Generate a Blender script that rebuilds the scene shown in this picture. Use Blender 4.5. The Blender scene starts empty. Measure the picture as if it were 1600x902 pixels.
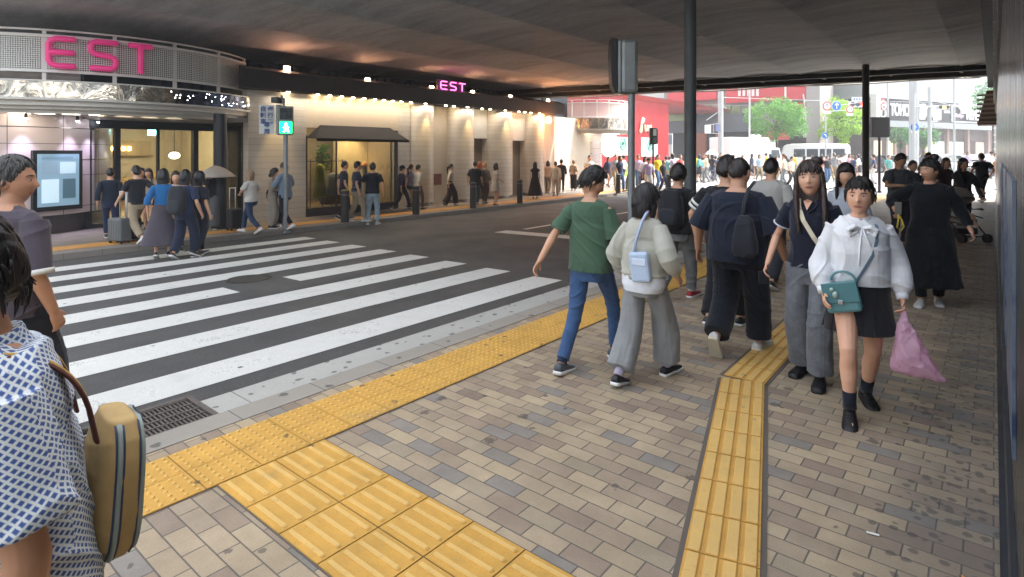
import bpy, bmesh, math, random
import numpy as np
from mathutils import Vector, Matrix
random.seed(4); rng = np.random.default_rng(4)
S = bpy.context.scene; COL = S.collection
R = math.radians
# ------------------------------------------------------------------ camera, sky, sun, exposure
YAW = R(39.48); FPX = 914.; HOR = 238.; EYE = 1.72
cam_d = bpy.data.cameras.new('camera'); cam = bpy.data.objects.new('camera', cam_d); COL.objects.link(cam)
cam.location = (0, 0, EYE); cam.rotation_euler = (R(90), 0, YAW)
cam_d.sensor_width = 36; cam_d.lens = 36*FPX/1600; cam_d.shift_y = -(451-HOR)/1600
cam_d.clip_start = .02; cam_d.clip_end = 900
S.camera = cam
W = bpy.data.worlds.new("World"); S.world = W; W.use_nodes = True
wn = W.node_tree.nodes; sky = wn.new('ShaderNodeTexSky'); sky.sky_type = 'NISHITA'; sky.sun_disc = False
SUN_EL, SUN_AZ = R(57), R(40)      # azimuth clockwise from +Y towards +X
sky.sun_elevation = SUN_EL; sky.sun_rotation = SUN_AZ; sky.air_density = 1.3; sky.dust_density = 3.5; sky.ozone_density = 1.0
hsv = wn.new('ShaderNodeHueSaturation'); hsv.inputs['Saturation'].default_value = .35; W.node_tree.links.new(sky.outputs[0], hsv.inputs['Color'])
bg = wn['Background']; W.node_tree.links.new(hsv.outputs[0], bg.inputs[0]); bg.inputs[1].default_value = .15
sd = bpy.data.lights.new('sun', 'SUN'); sun = bpy.data.objects.new('sun', sd); COL.objects.link(sun)
sd.energy = 2.5; sd.angle = R(.6); sd.color = (1, .95, .88)
dv = Vector((math.sin(SUN_AZ)*math.cos(SUN_EL), math.cos(SUN_AZ)*math.cos(SUN_EL), math.sin(SUN_EL)))
sun.rotation_euler = dv.to_track_quat('Z', 'Y').to_euler()
S.view_settings.view_transform = 'Standard'; S.view_settings.look = 'None'; S.view_settings.gamma = 1
S.view_settings.exposure = 2.3
S.cycles.max_bounces = 8; S.cycles.diffuse_bounces = 5; S.cycles.glossy_bounces = 4; S.cycles.transparent_max_bounces = 8
S.cycles.caustics_reflective = False; S.cycles.caustics_refractive = False; S.cycles.sample_clamp_indirect = 6

# ------------------------------------------------------------------ survey helpers: picture pixels -> points on real surfaces
Fv = np.array([-math.sin(YAW), math.cos(YAW), 0]); Rv = np.array([math.cos(YAW), math.sin(YAW), 0]); Uv = np.array([0, 0, 1.])
Cv = np.array([0, 0, EYE])
def ray(px, py): return Fv+Rv*(px-800)/FPX+Uv*(HOR-py)/FPX
KERB_N, KERB_F = -4.25, -12.95
def zg(x):
    if x > KERB_N: return 0.
    return -.03+.022*(x-KERB_N) if x > KERB_F else -.11
def G(px, py):
    d = ray(px, py); z = 0.
    for i in range(40):
        P = Cv+d*(z-EYE)/d[2]; z = .5*z+.5*zg(P[0])
    return Vector((P[0], P[1], zg(P[0])))
def onY(px, py, y): d = ray(px, py); return Vector(Cv+d*y/d[1])
def onX(px, py, x): d = ray(px, py); return Vector(Cv+d*x/d[0])
def dep(px, py, d): return Vector(Cv+ray(px, py)*d)
def depth_of(p): return float((np.array(p)-Cv)@Fv)
def yx(px, x): d = ray(px, HOR); return d[1]*x/d[0]

# ------------------------------------------------------------------ materials
def lin(c):
    if isinstance(c, str):
        c = c.lstrip('#'); c = [int(c[i:i+2], 16)/255 for i in (0, 2, 4)]
        return tuple(x/12.92 if x <= .04045 else ((x+.055)/1.055)**2.4 for x in c)+(1,)
    return tuple(c)[:3]+(1,)
class NT:
    def __init__(s, name):
        s.m = bpy.data.materials.new(name); s.m.use_nodes = True; s.t = s.m.node_tree; s.n = s.t.nodes
        s.b = s.n['Principled BSDF']; s.out = s.n['Material Output']
        s.co = s.n.new('ShaderNodeTexCoord'); s._g = None
    def new(s, t, **k):
        n = s.n.new(t)
        for a, v in k.items(): setattr(n, a, v)
        return n
    def ln(s, a, b): s.t.links.new(a, b)
    def _in(s, sock, v):
        if isinstance(v, (int, float)): sock.default_value = v
        elif isinstance(v, tuple): sock.default_value = v[:len(sock.default_value)]
        else: s.ln(v, sock)
    def pos(s):
        if s._g is None: s._g = s.new('ShaderNodeNewGeometry')
        return s._g.outputs['Position']
    def obj(s): return s.co.outputs['Object']
    def xyz(s, v):
        n = s.new('ShaderNodeSeparateXYZ'); s.ln(v, n.inputs[0]); return n.outputs
    def comb(s, x, y, z=0.):
        n = s.new('ShaderNodeCombineXYZ'); s._in(n.inputs[0], x); s._in(n.inputs[1], y); s._in(n.inputs[2], z); return n.outputs[0]
    def M(s, op, a, b=0., c=0.):
        n = s.new('ShaderNodeMath', operation=op); s._in(n.inputs[0], a); s._in(n.inputs[1], b); s._in(n.inputs[2], c); return n.outputs[0]
    def vmul(s, v, k):
        n = s.new('ShaderNodeVectorMath', operation='MULTIPLY'); s.ln(v, n.inputs[0]); n.inputs[1].default_value = k; return n.outputs[0]
    def noise(s, v, scale, detail=3, rough=.55, color=False, dist=0.):
        n = s.new('ShaderNodeTexNoise'); s.ln(v, n.inputs['Vector']); n.inputs['Scale'].default_value = scale
        n.inputs['Detail'].default_value = detail; n.inputs['Roughness'].default_value = rough; n.inputs['Distortion'].default_value = dist
        return n.outputs['Color' if color else 'Fac']
    def white(s, v):
        n = s.new('ShaderNodeTexWhiteNoise', noise_dimensions='3D'); s.ln(v, n.inputs['Vector']); return n.outputs['Value']
    def vor(s, v, scale, feature='F1', rand=1.):
        n = s.new('ShaderNodeTexVoronoi', feature=feature); s.ln(v, n.inputs['Vector']); n.inputs['Scale'].default_value = scale
        n.inputs['Randomness'].default_value = rand; return n.outputs
    def ramp(s, v, stops, const=False):
        n = s.new('ShaderNodeValToRGB'); e = n.color_ramp.elements
        if const: n.color_ramp.interpolation = 'CONSTANT'
        while len(e) < len(stops): e.new(.5)
        for k, (p, c) in enumerate(stops): e[k].position = p; e[k].color = lin(c) if not isinstance(c, (int, float)) else (c, c, c, 1)
        s._in(n.inputs[0], v); return n.outputs[0]
    def mix(s, f, a, b, mode='MIX'):
        n = s.new('ShaderNodeMix', data_type='RGBA', blend_type=mode)
        s._in(n.inputs[0], f); s._in(n.inputs[6], lin(a) if isinstance(a, str) else a); s._in(n.inputs[7], lin(b) if isinstance(b, str) else b)
        return n.outputs[2]
    def sm(s, v, a, b):
        n = s.new('ShaderNodeMapRange', interpolation_type='SMOOTHSTEP'); s._in(n.inputs[0], v); n.inputs[1].default_value = a; n.inputs[2].default_value = b; return n.outputs[0]
    def col(s, c): s._in(s.b.inputs['Base Color'], lin(c) if isinstance(c, str) else c); return s
    def rough(s, v): s._in(s.b.inputs['Roughness'], v); return s
    def bump(s, h, st=.3, d=.01):
        n = s.new('ShaderNodeBump'); n.inputs['Strength'].default_value = st; n.inputs['Distance'].default_value = d
        s.ln(h, n.inputs['Height']); s.ln(n.outputs[0], s.b.inputs['Normal']); return s
_mc = {}
def mat(c, rough=.6, metal=0., var=.12, vs=6., bump=0., bs=120., spec=None, name=None, coat=0.):
    """plain painted / plastic / stone surface with a little dirt variation"""
    key = (c, rough, metal, var, vs, bump, bs, spec, name, coat)
    if key in _mc: return _mc[key]
    t = NT(name or 'surface'); n = t.noise(t.obj(), vs, 5, .6)
    f = t.ramp(n, [(.25, 1-var), (.75, 1+0*var)])
    base = t.mix(1., c, f, 'MULTIPLY'); t.col(base)
    t.rough(t.ramp(n, [(.2, min(1, rough+.12)), (.8, max(0, rough-.06))])); t.b.inputs['Metallic'].default_value = metal
    if spec is not None: t.b.inputs['Specular IOR Level'].default_value = spec
    if coat: t.b.inputs['Coat Weight'].default_value = coat
    if bump: t.bump(t.noise(t.obj(), bs, 4), bump, .004)
    _mc[key] = t.m; return t.m
def cloth(c, rough=.85, var=.18, sheen=.15, weave=900., bump=.25):
    key = ('cloth', c, rough, var, weave)
    if key in _mc: return _mc[key]
    t = NT('fabric'); n = t.noise(t.obj(), 7., 6, .65); f = t.ramp(n, [(.3, 1-var), (.7, 1.)])
    t.col(t.mix(1., c, f, 'MULTIPLY')); t.rough(rough); t.b.inputs['Sheen Weight'].default_value = sheen; t.b.inputs['Specular IOR Level'].default_value = .25
    t.bump(t.M('ADD', t.noise(t.obj(), 45., 5, .6), t.M('MULTIPLY', t.noise(t.obj(), 260., 2), .25)), bump, .006)
    _mc[key] = t.m; return t.m
def denim(c):
    key = ('denim', c)
    if key in _mc: return _mc[key]
    t = NT('denim'); x = t.xyz(t.obj()); n = t.noise(t.obj(), 11., 6, .7)
    tw = t.noise(t.vmul(t.obj(), (350., 350., 90.)), 1., 2)
    f = t.ramp(t.M('ADD', t.M('MULTIPLY', n, .75), t.M('MULTIPLY', tw, .25)), [(.28, .55), (.5, .9), (.72, 1.35)])
    t.col(t.mix(1., c, f, 'MULTIPLY')); t.rough(.85); t.b.inputs['Sheen Weight'].default_value = .1
    t.bump(t.noise(t.obj(), 40., 5), .3, .006); _mc[key] = t.m; return t.m
def glow(c, e, name='lamp_and_glow'):
    key = ('glow', c, e)
    if key in _mc: return _mc[key]
    t = NT(name); t.col(c); t.b.inputs['Emission Color'].default_value = lin(c); t.b.inputs['Emission Strength'].default_value = e
    _mc[key] = t.m; return t.m
def glass(tint='#dfe6e4', rough=.03, alpha=.18):
    """window pane: thin glass, mostly see-through with a reflection"""
    key = ('glass', tint, rough, alpha)
    if key in _mc: return _mc[key]
    t = NT('window_glass'); t.n.remove(t.b); tr = t.new('ShaderNodeBsdfTransparent'); tr.inputs[0].default_value = lin(tint)
    gl = t.new('ShaderNodeBsdfGlossy'); gl.inputs['Roughness'].default_value = rough; gl.inputs[0].default_value = (.9, .92, .92, 1)
    fr = t.new('ShaderNodeFresnel'); fr.inputs[0].default_value = 1.5; mx = t.new('ShaderNodeMixShader')
    t.ln(t.M('ADD', fr.outputs[0], alpha*.25), mx.inputs[0]); t.ln(tr.outputs[0], mx.inputs[1]); t.ln(gl.outputs[0], mx.inputs[2]); t.ln(mx.outputs[0], t.out.inputs[0])
    _mc[key] = t.m; return t.m

# ------------------------------------------------------------------ mesh builder
class MB:
    def __init__(s): s.v = []; s.f = []; s.mi = []
    def add(s, vs, fs, m=0):
        o = len(s.v); s.v.extend([tuple(map(float, v)) for v in vs]); s.f.extend([tuple(o+i for i in f) for f in fs]); s.mi.extend([m]*len(fs)); return s
    def box(s, c, d, rz=0., m=0, mtx=None, taper=1.):
        x, y, z = d[0]/2, d[1]/2, d[2]/2
        P = [(-x, -y, -z), (x, -y, -z), (x, y, -z), (-x, y, -z), (-x*taper, -y*taper, z), (x*taper, -y*taper, z), (x*taper, y*taper, z), (-x*taper, y*taper, z)]
        T = mtx if mtx is not None else Matrix.Rotation(rz, 3, 'Z')
        P = [T@Vector(p)+Vector(c) for p in P]
        return s.add(P, [(0, 3, 2, 1), (4, 5, 6, 7), (0, 1, 5, 4), (1, 2, 6, 5), (2, 3, 7, 6), (3, 0, 4, 7)], m)
    def b2(s, a, b, m=0):      # box from two corners
        a, b = Vector(a), Vector(b); return s.box((a+b)/2, (abs(b.x-a.x), abs(b.y-a.y), abs(b.z-a.z)), 0, m)
    def loft(s, rings, m=0, cap=True, closed=True):
        n = len(rings[0]); o = len(s.v); V = []
        for r in rings: V += [tuple(p) for p in r]
        F = []
        k = n if closed else n-1
        for i in range(len(rings)-1):
            for j in range(k):
                j2 = (j+1) % n; F.append((i*n+j, i*n+j2, (i+1)*n+j2, (i+1)*n+j))
        if cap:
            F.append(tuple(range(n-1, -1, -1))); F.append(tuple((len(rings)-1)*n+j for j in range(n)))
        return s.add(V, F, m)
    def tube(s, pts, rad, n=12, m=0, up=None, ell=None, rnd=True):
        """tube through points; rad: scalar or list; ell: (side, other) multipliers; rounded ends"""
        P = [Vector(p) for p in pts]; k = len(P); rd = [rad]*k if isinstance(rad, (int, float)) else list(rad)
        upv = Vector(up) if up is not None else Vector((1, 0, 0)); rings = []; el = ell or (1, 1)
        def ring(p, t, r):
            sd_ = t.cross(upv)
            if sd_.length < 1e-3: sd_ = t.cross(Vector((0, 1, .1)))
            sd_.normalize(); ot = sd_.cross(t).normalized()
            r1, r2 = (r, r) if not isinstance(r, tuple) else r
            return [p+ot*(math.cos(a)*r1*el[0])+sd_*(math.sin(a)*r2*el[1]) for a in (2*math.pi*j/n for j in range(n))]
        for i in range(k):
            t = (P[min(i+1, k-1)]-P[max(i-1, 0)]).normalized()
            if i == 0 and rnd:
                r = rd[0]; rm = min(r) if isinstance(r, tuple) else r
                rr = tuple(x*.6 for x in r) if isinstance(r, tuple) else r*.6
                rings.append(ring(P[0]-t*rm*.55, t, rr))
            rings.append(ring(P[i], t, rd[i]))
            if i == k-1 and rnd:
                r = rd[-1]; rm = min(r) if isinstance(r, tuple) else r
                rr = tuple(x*.6 for x in r) if isinstance(r, tuple) else r*.6
                rings.append(ring(P[-1]+t*rm*.55, t, rr))
        return s.loft(rings, m)
    def cyl(s, c, r, h, n=24, m=0, r2=None):
        c = Vector(c); r2 = r if r2 is None else r2
        return s.loft([[c+Vector((math.cos(a)*q, math.sin(a)*q, z)) for a in (2*math.pi*j/n for j in range(n))] for q, z in ((r, 0), (r2, h))], m)
    def ball(s, c, r, m=0, nu=14, nv=9, f=None):
        rx, ry, rz = (r, r, r) if isinstance(r, (int, float)) else r; rings = []
        for i in range(nv+1):
            th = math.pi*(i+.02)/(nv+.04)
            ring_ = []
            for j in range(nu):
                a = 2*math.pi*j/nu; p = Vector((math.sin(th)*math.cos(a)*rx, math.sin(th)*math.sin(a)*ry, -math.cos(th)*rz))
                ring_.append(Vector(c)+(f(p) if f else p))
            rings.append(ring_)
        return s.loft(rings, m)
    def arc(s, c, r0, r1, z0, z1, a0, a1, n=24, m=0):
        """solid curved band between two radii"""
        rings = []
        for i in range(n+1):
            a = a0+(a1-a0)*i/n; ca, sa = math.cos(a), math.sin(a)
            rings.append([(c[0]+ca*r0, c[1]+sa*r0, z0), (c[0]+ca*r1, c[1]+sa*r1, z0), (c[0]+ca*r1, c[1]+sa*r1, z1), (c[0]+ca*r0, c[1]+sa*r0, z1)])
        return s.loft(rings, m)
def mesh_of(mb, mats, smooth=False, name='m'):
    me = bpy.data.meshes.new(name); me.from_pydata(mb.v, [], mb.f)
    for x in (mats if isinstance(mats, (list, tuple)) else [mats]): me.materials.append(x)
    if any(mb.mi): me.polygons.foreach_set('material_index', mb.mi)
    me.validate(); me.update()
    bm = bmesh.new(); bm.from_mesh(me); bmesh.ops.recalc_face_normals(bm, faces=bm.faces); bm.to_mesh(me); bm.free()
    if smooth: me.polygons.foreach_set('use_smooth', [True]*len(me.polygons))
    return me
def obj(name, mb, mats, parent=None, smooth=False, bevel=0., world=False, loc=None, sharp=None):
    me = mesh_of(mb, mats, smooth or sharp is not None, name) if isinstance(mb, MB) else mb
    if sharp is not None: me.set_sharp_from_angle(angle=R(sharp))
    o = bpy.data.objects.new(name, me); COL.objects.link(o)
    if bevel:
        md = o.modifiers.new('edge', 'BEVEL'); md.width = bevel; md.segments = 2; md.limit_method = 'ANGLE'
    if loc is not None: o.location = loc
    if parent:
        o.parent = parent
        if world: o.matrix_parent_inverse = wm(parent).inverted()
    return o
def wm(o):
    m = Matrix.LocRotScale(o.location, o.rotation_euler, o.scale)
    return wm(o.parent)@o.matrix_parent_inverse@m if o.parent else m
def tag(o, label=None, cat=None, group=None, kind=None):
    if label: o['label'] = label
    if cat: o['category'] = cat
    if group: o['group'] = group
    if kind: o['kind'] = kind
    return o
def thing(name, label, cat, loc=(0, 0, 0), rz=0., group=None):
    o = bpy.data.objects.new(name, None); COL.objects.link(o); o.location = loc; o.rotation_euler = (0, 0, rz); o.empty_display_size = .2
    return tag(o, label, cat, group)
def struct(name, mb, m, label=None, **k):
    o = obj(name, mb, m, **k); return tag(o, label, kind='structure')
def copy_tree(o, parent=None):
    c = o.copy(); COL.objects.link(c); c.parent = parent
    for ch in list(o.children): copy_tree(ch, c)
    return c
def text(name, body, size, M4, m, parent=None, ext=.01, align='CENTER', sx=1., bold=0., label=None):
    cu = bpy.data.curves.new(name, 'FONT'); cu.body = body; cu.size = size; cu.extrude = ext; cu.align_x = align; cu.align_y = 'CENTER'; cu.offset = bold
    o = bpy.data.objects.new('tmp', cu); COL.objects.link(o); dg = bpy.context.evaluated_depsgraph_get(); dg.update()
    me = bpy.data.meshes.new_from_object(o.evaluated_get(dg)); bpy.data.objects.remove(o)
    me.transform(M4@Matrix.Diagonal((sx, 1, 1, 1))); me.materials.clear(); me.materials.append(m)
    o = bpy.data.objects.new(name, me); COL.objects.link(o)
    if parent: o.parent = parent; o.matrix_parent_inverse = wm(parent).inverted()
    return o
def facing(p, nrm, up=(0, 0, 1)):
    """matrix: local x to the reader's right, y up, z out along nrm"""
    z = Vector(nrm).normalized(); y = Vector(up); x = y.cross(z).normalized(); y = z.cross(x)
    M4 = Matrix((x, y, z)).transposed().to_4x4(); M4.translation = Vector(p); return M4
# ------------------------------------------------------------------ ground, road, pavements
def m_asphalt():
    t = NT('asphalt'); p = t.pos(); x = t.xyz(p)
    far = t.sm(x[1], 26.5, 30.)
    n = t.noise(p, 1.1, 6, .65); fine = t.noise(p, 160., 3, .7); pat = t.noise(t.vmul(p, (.5, .12, 1.)), 2., 4)
    base = t.ramp(t.M('ADD', t.M('MULTIPLY', n, .6), t.M('MULTIPLY', pat, .4)), [(.32, (.026, .0255, .025)), (.66, (.062, .060, .057))])
    base = t.mix(t.sm(fine, .48, .70), base, (.12, .117, .11, 1)); base = t.mix(t.sm(fine, .42, .25), base, (.02, .02, .02, 1))
    lt = t.mix(t.sm(fine, .3, .7), (.17, .17, .167, 1), (.27, .267, .26, 1))  # worn asphalt beyond the viaduct, painted paler to stand for strong sun
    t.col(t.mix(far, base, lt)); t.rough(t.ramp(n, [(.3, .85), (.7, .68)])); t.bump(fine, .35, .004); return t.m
def grid_sheet(xs, ys, zf):
    mb = MB(); V = [(x, y, zf(x, y)) for y in ys for x in xs]; n = len(xs)
    return mb.add(V, [(j*n+i, j*n+i+1, (j+1)*n+i+1, (j+1)*n+i) for j in range(len(ys)-1) for i in range(n-1)])
def zroad(x, y):
    if y < 28.6: return -.03 if x >= KERB_N else (-.03+.022*(x-KERB_N) if x > KERB_F else -.2214)
    return -.004 if x >= KERB_N else (-.03+.022*(x-KERB_N) if -7.5 < x else (-.1015 if x > KERB_F else -.1105))
struct('road', grid_sheet([-420, -60, -13.4, KERB_F, -7.6, KERB_N-.01, KERB_N+.05, 20, 420], [-60, -8, 28.5, 29.6, 60, 420], zroad), m_asphalt(), 'dark asphalt road running under the viaduct to the sunlit junction')

def m_brick():
    t = NT('paving_brick'); p = t.pos(); x = t.xyz(p); L, Wd = .205, .1025
    ry = t.M('DIVIDE', x[1], Wd); row = t.M('FLOOR', ry); off = t.M('MULTIPLY', t.M('MODULO', t.M('ABSOLUTE', row), 2.), .5)
    rx = t.M('ADD', t.M('DIVIDE', x[0], L), off); colm = t.M('FLOOR', rx); h = t.white(t.comb(colm, row, 3.))
    c = t.ramp(h, [(0, '#ae9c82'), (.30, '#a3927c'), (.45, '#9a8875'), (.60, '#a4967f'), (.70, '#8d867d'), (.79, '#b2a084'), (.93, '#938272')], True)
    fx = t.M('ABSOLUTE', t.M('SUBTRACT', t.M('FRACT', rx), .5)); fy = t.M('ABSOLUTE', t.M('SUBTRACT', t.M('FRACT', ry), .5))
    wob = t.M('MULTIPLY', t.M('SUBTRACT', t.noise(p, 60., 2), .5), .012)
    mx = t.sm(t.M('ADD', fx, wob), .5-.0045/L, .5-.0022/L); my = t.sm(t.M('ADD', fy, wob), .5-.0042/Wd, .5-.0022/Wd); mort = t.M('MAXIMUM', mx, my)
    n = t.noise(p, 3.2, 6, .65); g = t.noise(p, 140., 3, .7)
    c = t.mix(1., c, t.ramp(n, [(.25, .74), (.7, 1.05)]), 'MULTIPLY'); c = t.mix(1., c, t.ramp(g, [(.3, .82), (.65, 1.06)]), 'MULTIPLY')
    tone = t.white(t.comb(row, colm, 9.)); c = t.mix(1., c, t.ramp(tone, [(0, .93), (1, 1.05)]), 'MULTIPLY')
    c = t.mix(t.M('MULTIPLY', mort, .85), c, (.085, .078, .07, 1))
    # chewing gum spots and the grime by the wall
    def spots(sc, rad, dens, seed):
        q = t.comb(t.M('ADD', x[0], seed), x[1], seed); v = t.vor(q, sc); rnd = t.xyz(v['Color'])
        wz = t.M('MULTIPLY', t.M('SUBTRACT', t.noise(p, 38., 3), .5), .3)
        a = t.sm(t.M('ADD', v['Distance'], wz), rad, rad*.72); return t.M('MULTIPLY', a, t.M('LESS_THAN', rnd[0], dens))
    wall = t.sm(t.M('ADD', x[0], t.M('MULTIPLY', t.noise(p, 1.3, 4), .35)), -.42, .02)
    s1 = spots(3.4, .14, .5, 3.); s2 = spots(9., .2, t.M('ADD', .07, t.M('MULTIPLY', wall, .75)), 11.)
    s3 = spots(16., .36, t.M('MULTIPLY', wall, .85), 5.)
    a = t.M('MAXIMUM', t.M('MAXIMUM', s1, s2), s3); c = t.mix(t.M('MULTIPLY', a, .62), c, (.05, .047, .047, 1))
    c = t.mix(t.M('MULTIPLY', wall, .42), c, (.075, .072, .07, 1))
    t.col(c); t.rough(t.ramp(n, [(.3, .78), (.7, .55)])); t.b.inputs['Specular IOR Level'].default_value = .4
    t.bump(t.M('SUBTRACT', t.M('MULTIPLY', g, .25), t.M('MULTIPLY', mort, 1.2)), .5, .004); return t.m
mb = MB(); mb.b2((-3.72, -12, -.06), (.02, 28.4, 0.)); struct('sidewalk', mb, m_brick(), 'beige and grey brick sidewalk along the road kerb')

def m_conc(name, c1, c2, spot=.0, sc=5., joints=0.):
    t = NT(name); p = t.pos(); n = t.noise(p, 2.5, 6, .6); g = t.noise(p, 220., 3, .7)
    c = t.mix(n, c1, c2); c = t.mix(1., c, t.ramp(g, [(.3, .72), (.7, 1.1)]), 'MULTIPLY')
    if spot:
        v = t.vor(p, sc); wz = t.M('MULTIPLY', t.M('SUBTRACT', t.noise(p, 30., 3), .5), .3)
        a = t.M('MULTIPLY', t.sm(t.M('ADD', v['Distance'], wz), .25, .17), t.M('LESS_THAN', t.xyz(v['Color'])[1], spot))
        c = t.mix(t.M('MULTIPLY', a, .7), c, (.05, .048, .045, 1))
    if joints:
        y = t.xyz(p)[1]; f = t.M('ABSOLUTE', t.M('SUBTRACT', t.M('FRACT', t.M('DIVIDE', y, joints)), .5))
        c = t.mix(t.sm(f, .5-.004/joints, .5-.002/joints), c, (.06, .055, .05, 1))
    t.col(c); t.rough(.8); t.bump(g, .4, .003); return t.m
mb = MB(); mb.b2((-3.93, -12, -.06), (-3.724, 28.4, .004)); struct('kerb', mb, m_conc('kerb_stone', '#a39c90', '#8d877e', .35, 7., .6), 'low pale kerb stone beside the gutter')
mb = MB(); mb.b2((-4.26, 1.98, -.055), (-3.934, 28.4, -.012)); mb.b2((-4.26, 1.76, -.055), (-3.934, 1.972, -.012)); mb.b2((-4.26, -12, -.055), (-3.934, .55, -.012))
struct('gutter', mb, m_conc('gutter_concrete', '#b9b7b0', '#a3a19a', .85, 9.5), 'pale concrete gutter with dark gum spots')
# storm drain grate
t0 = thing('drain_grate', 'dark steel drain grate set in the gutter by the yellow paving', 'drain grate', (-4.1, 1.15, -.02))
mi = mat('#6a625b', .7, .2, .4, 20.)
mb = MB()
for sx in (-.29, .165): mb.b2((sx-.02, -.585, -.03), (sx+.02, .585, .016))
for sy in (-.585, .585): mb.b2((-.31, sy-.018, -.03), (.185, sy+.018, .0155))
obj('frame', mb, mi, t0)
mb = MB()
for i in range(44): mb.b2((-.27, -.555+i*.0255, -.02), (.145, -.555+i*.0255+.011, .008))
for i in range(5): mb.b2((-.27+i*.1, -.56, -.024), (-.255+i*.1, .56, .012))
obj('bars', mb, mi, t0); mb = MB(); mb.b2((-.31, -.6, -.034), (.185, .6, -.031)); obj('pit', mb, mat('#26221f', .9), t0)

# yellow tactile paving
def m_yellow(name, c='#cf9f48', axis=0):
    t = NT(name); p = t.pos(); n = t.noise(p, 5., 6, .6); g = t.noise(p, 120., 3, .7)
    c = t.mix(1., c, t.ramp(n, [(.25, .78), (.7, 1.06)]), 'MULTIPLY'); c = t.mix(1., c, t.ramp(g, [(.25, .86), (.7, 1.05)]), 'MULTIPLY')
    v = t.vor(p, 7.); wz = t.M('MULTIPLY', t.M('SUBTRACT', t.noise(p, 30., 3), .5), .35)
    a = t.M('MULTIPLY', t.sm(t.M('ADD', v['Distance'], wz), .17, .1), t.M('LESS_THAN', t.xyz(v['Color'])[1], .33))
    c = t.mix(t.M('MULTIPLY', a, .75), c, (.09, .06, .03, 1)); c = t.mix(t.sm(t.noise(p, 1.4, 5), .6, .78), c, (.30, .22, .10, 1)); zz_ = t.xyz(p)[2]; c = t.mix(t.M('MULTIPLY', t.sm(zz_, .0125, .0155), .32), c, (.86, .66, .28, 1)); c = t.mix(t.M('MULTIPLY', t.sm(t.noise(p, 26., 4, .7), .58, .7), .35), c, (.33, .21, .07, 1))  # raised tops mixed paler: wear plus a highlight painted into the colour
    t.col(c); t.rough(.6); t.bump(g, .2, .003); return t.m
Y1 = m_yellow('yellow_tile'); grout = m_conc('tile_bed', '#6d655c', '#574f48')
mb = MB(); tiles = MB()
tiles.b2((-3.60, -12, -.002), (-3.085, 28.3, .004))
y = -1.05
while y < 26.9:
    for k in range(2):
        x0 = -3.594+k*.2545
        mb.b2((x0, y, .0), (x0+.2495, y+.289, .010))
        if y < 12:
            for a in range(5):
                for b in range(5): mb.cyl((x0+.0255+a*.05, y+.03+b*.058, .010), .0135, .0070, 7 if y < 5 else 5, 0, .0075)
    y += .295
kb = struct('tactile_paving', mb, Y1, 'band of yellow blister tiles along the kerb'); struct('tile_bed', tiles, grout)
mb = MB(); bed = MB(); bed.b2((-3.08, 1.355, -.002), (.02, 1.99, .0045))
for i in range(10):
    for k in range(2):
        x0 = -3.078+i*.305; y0 = 1.362+k*.312; mb.b2((x0, y0, 0), (x0+.298, y0+.305, .010))
        for b in range(4):
            yy = y0+.038+b*.077; x1 = x0+.012
            mb.loft([[(xx, yy-w, .010), (xx, yy-w*.72, .010+h), (xx, yy+w*.72, .010+h), (xx, yy+w, .010)] for xx, w, h in ((x1, .008, .0005), (x1+.012, .0125, .0085), (x1+.262, .0125, .0085), (x1+.274, .008, .0005))])
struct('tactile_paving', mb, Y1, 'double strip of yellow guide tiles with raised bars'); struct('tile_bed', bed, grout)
# long ribbed guide strip down the middle of the pavement
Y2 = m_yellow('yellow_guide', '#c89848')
def strip(a, b, w, n):
    a, b = Vector(a), Vector(b); d = (b-a); L = d.length/n; d.normalize(); s = Vector((d.y, -d.x, 0)); mb = MB(); bd = MB(); ang = math.atan2(d.y, d.x)
    bd.box((a+b)/2+Vector((0, 0, .002)), ((b-a).length, w+.05, .005), ang)
    for i in range(n):
        c = a+d*(L*(i+.5)); mb.box(c+Vector((0, 0, .005)), (L-.006, w, .010), ang)
        for q in range(4):
            o = (q-1.5)*w/4; wd = w/4
            rings = []
            for tt, k in ((-.485, .35), (-.45, 1), (.45, 1), (.485, .35)):
                cc = c+d*(L*tt)+s*o; rings.append([cc+s*(-wd*.40)+Vector((0, 0, .010)), cc+s*(-wd*.30)+Vector((0, 0, .010+.0055*k)), cc+s*(wd*.30)+Vector((0, 0, .010+.0055*k)), cc+s*(wd*.40)+Vector((0, 0, .010))])
            mb.loft(rings)
    return mb, bd
g0, g1, g2 = Vector((-.56, 1.3, 0)), Vector((-1.455, 4.49, 0)), Vector((-1.545, 8.5, 0))
for (a, b, n, lb) in ((g0, g1, 11, 'ribbed yellow guide strip leading up to the bend'), (g1+Vector((-.0, .02, 0)), g2, 13, 'ribbed yellow guide strip beyond the bend in shade')):
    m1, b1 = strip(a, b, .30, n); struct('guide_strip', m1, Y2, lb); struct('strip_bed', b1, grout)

# road paint
def m_paint():
    t = NT('road_paint'); p = t.pos(); n = t.noise(p, 3., 6, .7); g = t.noise(p, 90., 4, .75)
    c = t.mix(1., '#d6d6d0', t.ramp(n, [(.25, .74), (.7, 1.)]), 'MULTIPLY')
    c = t.mix(t.sm(t.M('ADD', t.M('MULTIPLY', g, .6), t.M('MULTIPLY', n, .4)), .54, .63), c, (.14, .14, .136, 1))
    v = t.vor(p, 4.); a = t.M('MULTIPLY', t.sm(v['Distance'], .12, .08), t.M('LESS_THAN', t.xyz(v['Color'])[1], .3)); c = t.mix(a, c, (.1, .1, .1, 1))
    t.col(c); t.rough(.6); t.bump(g, .15, .002); return t.m
PAINT = m_paint()
def zr(x): return -.03+.022*(x-KERB_N)
def paint(mb, x0, x1, y0, y1, h=.004):
    mb.add([(x0, y0, zr(x0)+h), (x1, y0, zr(x1)+h), (x1, y1, zr(x1)+h), (x0, y1, zr(x0)+h)], [(0, 1, 2, 3)])
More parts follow.
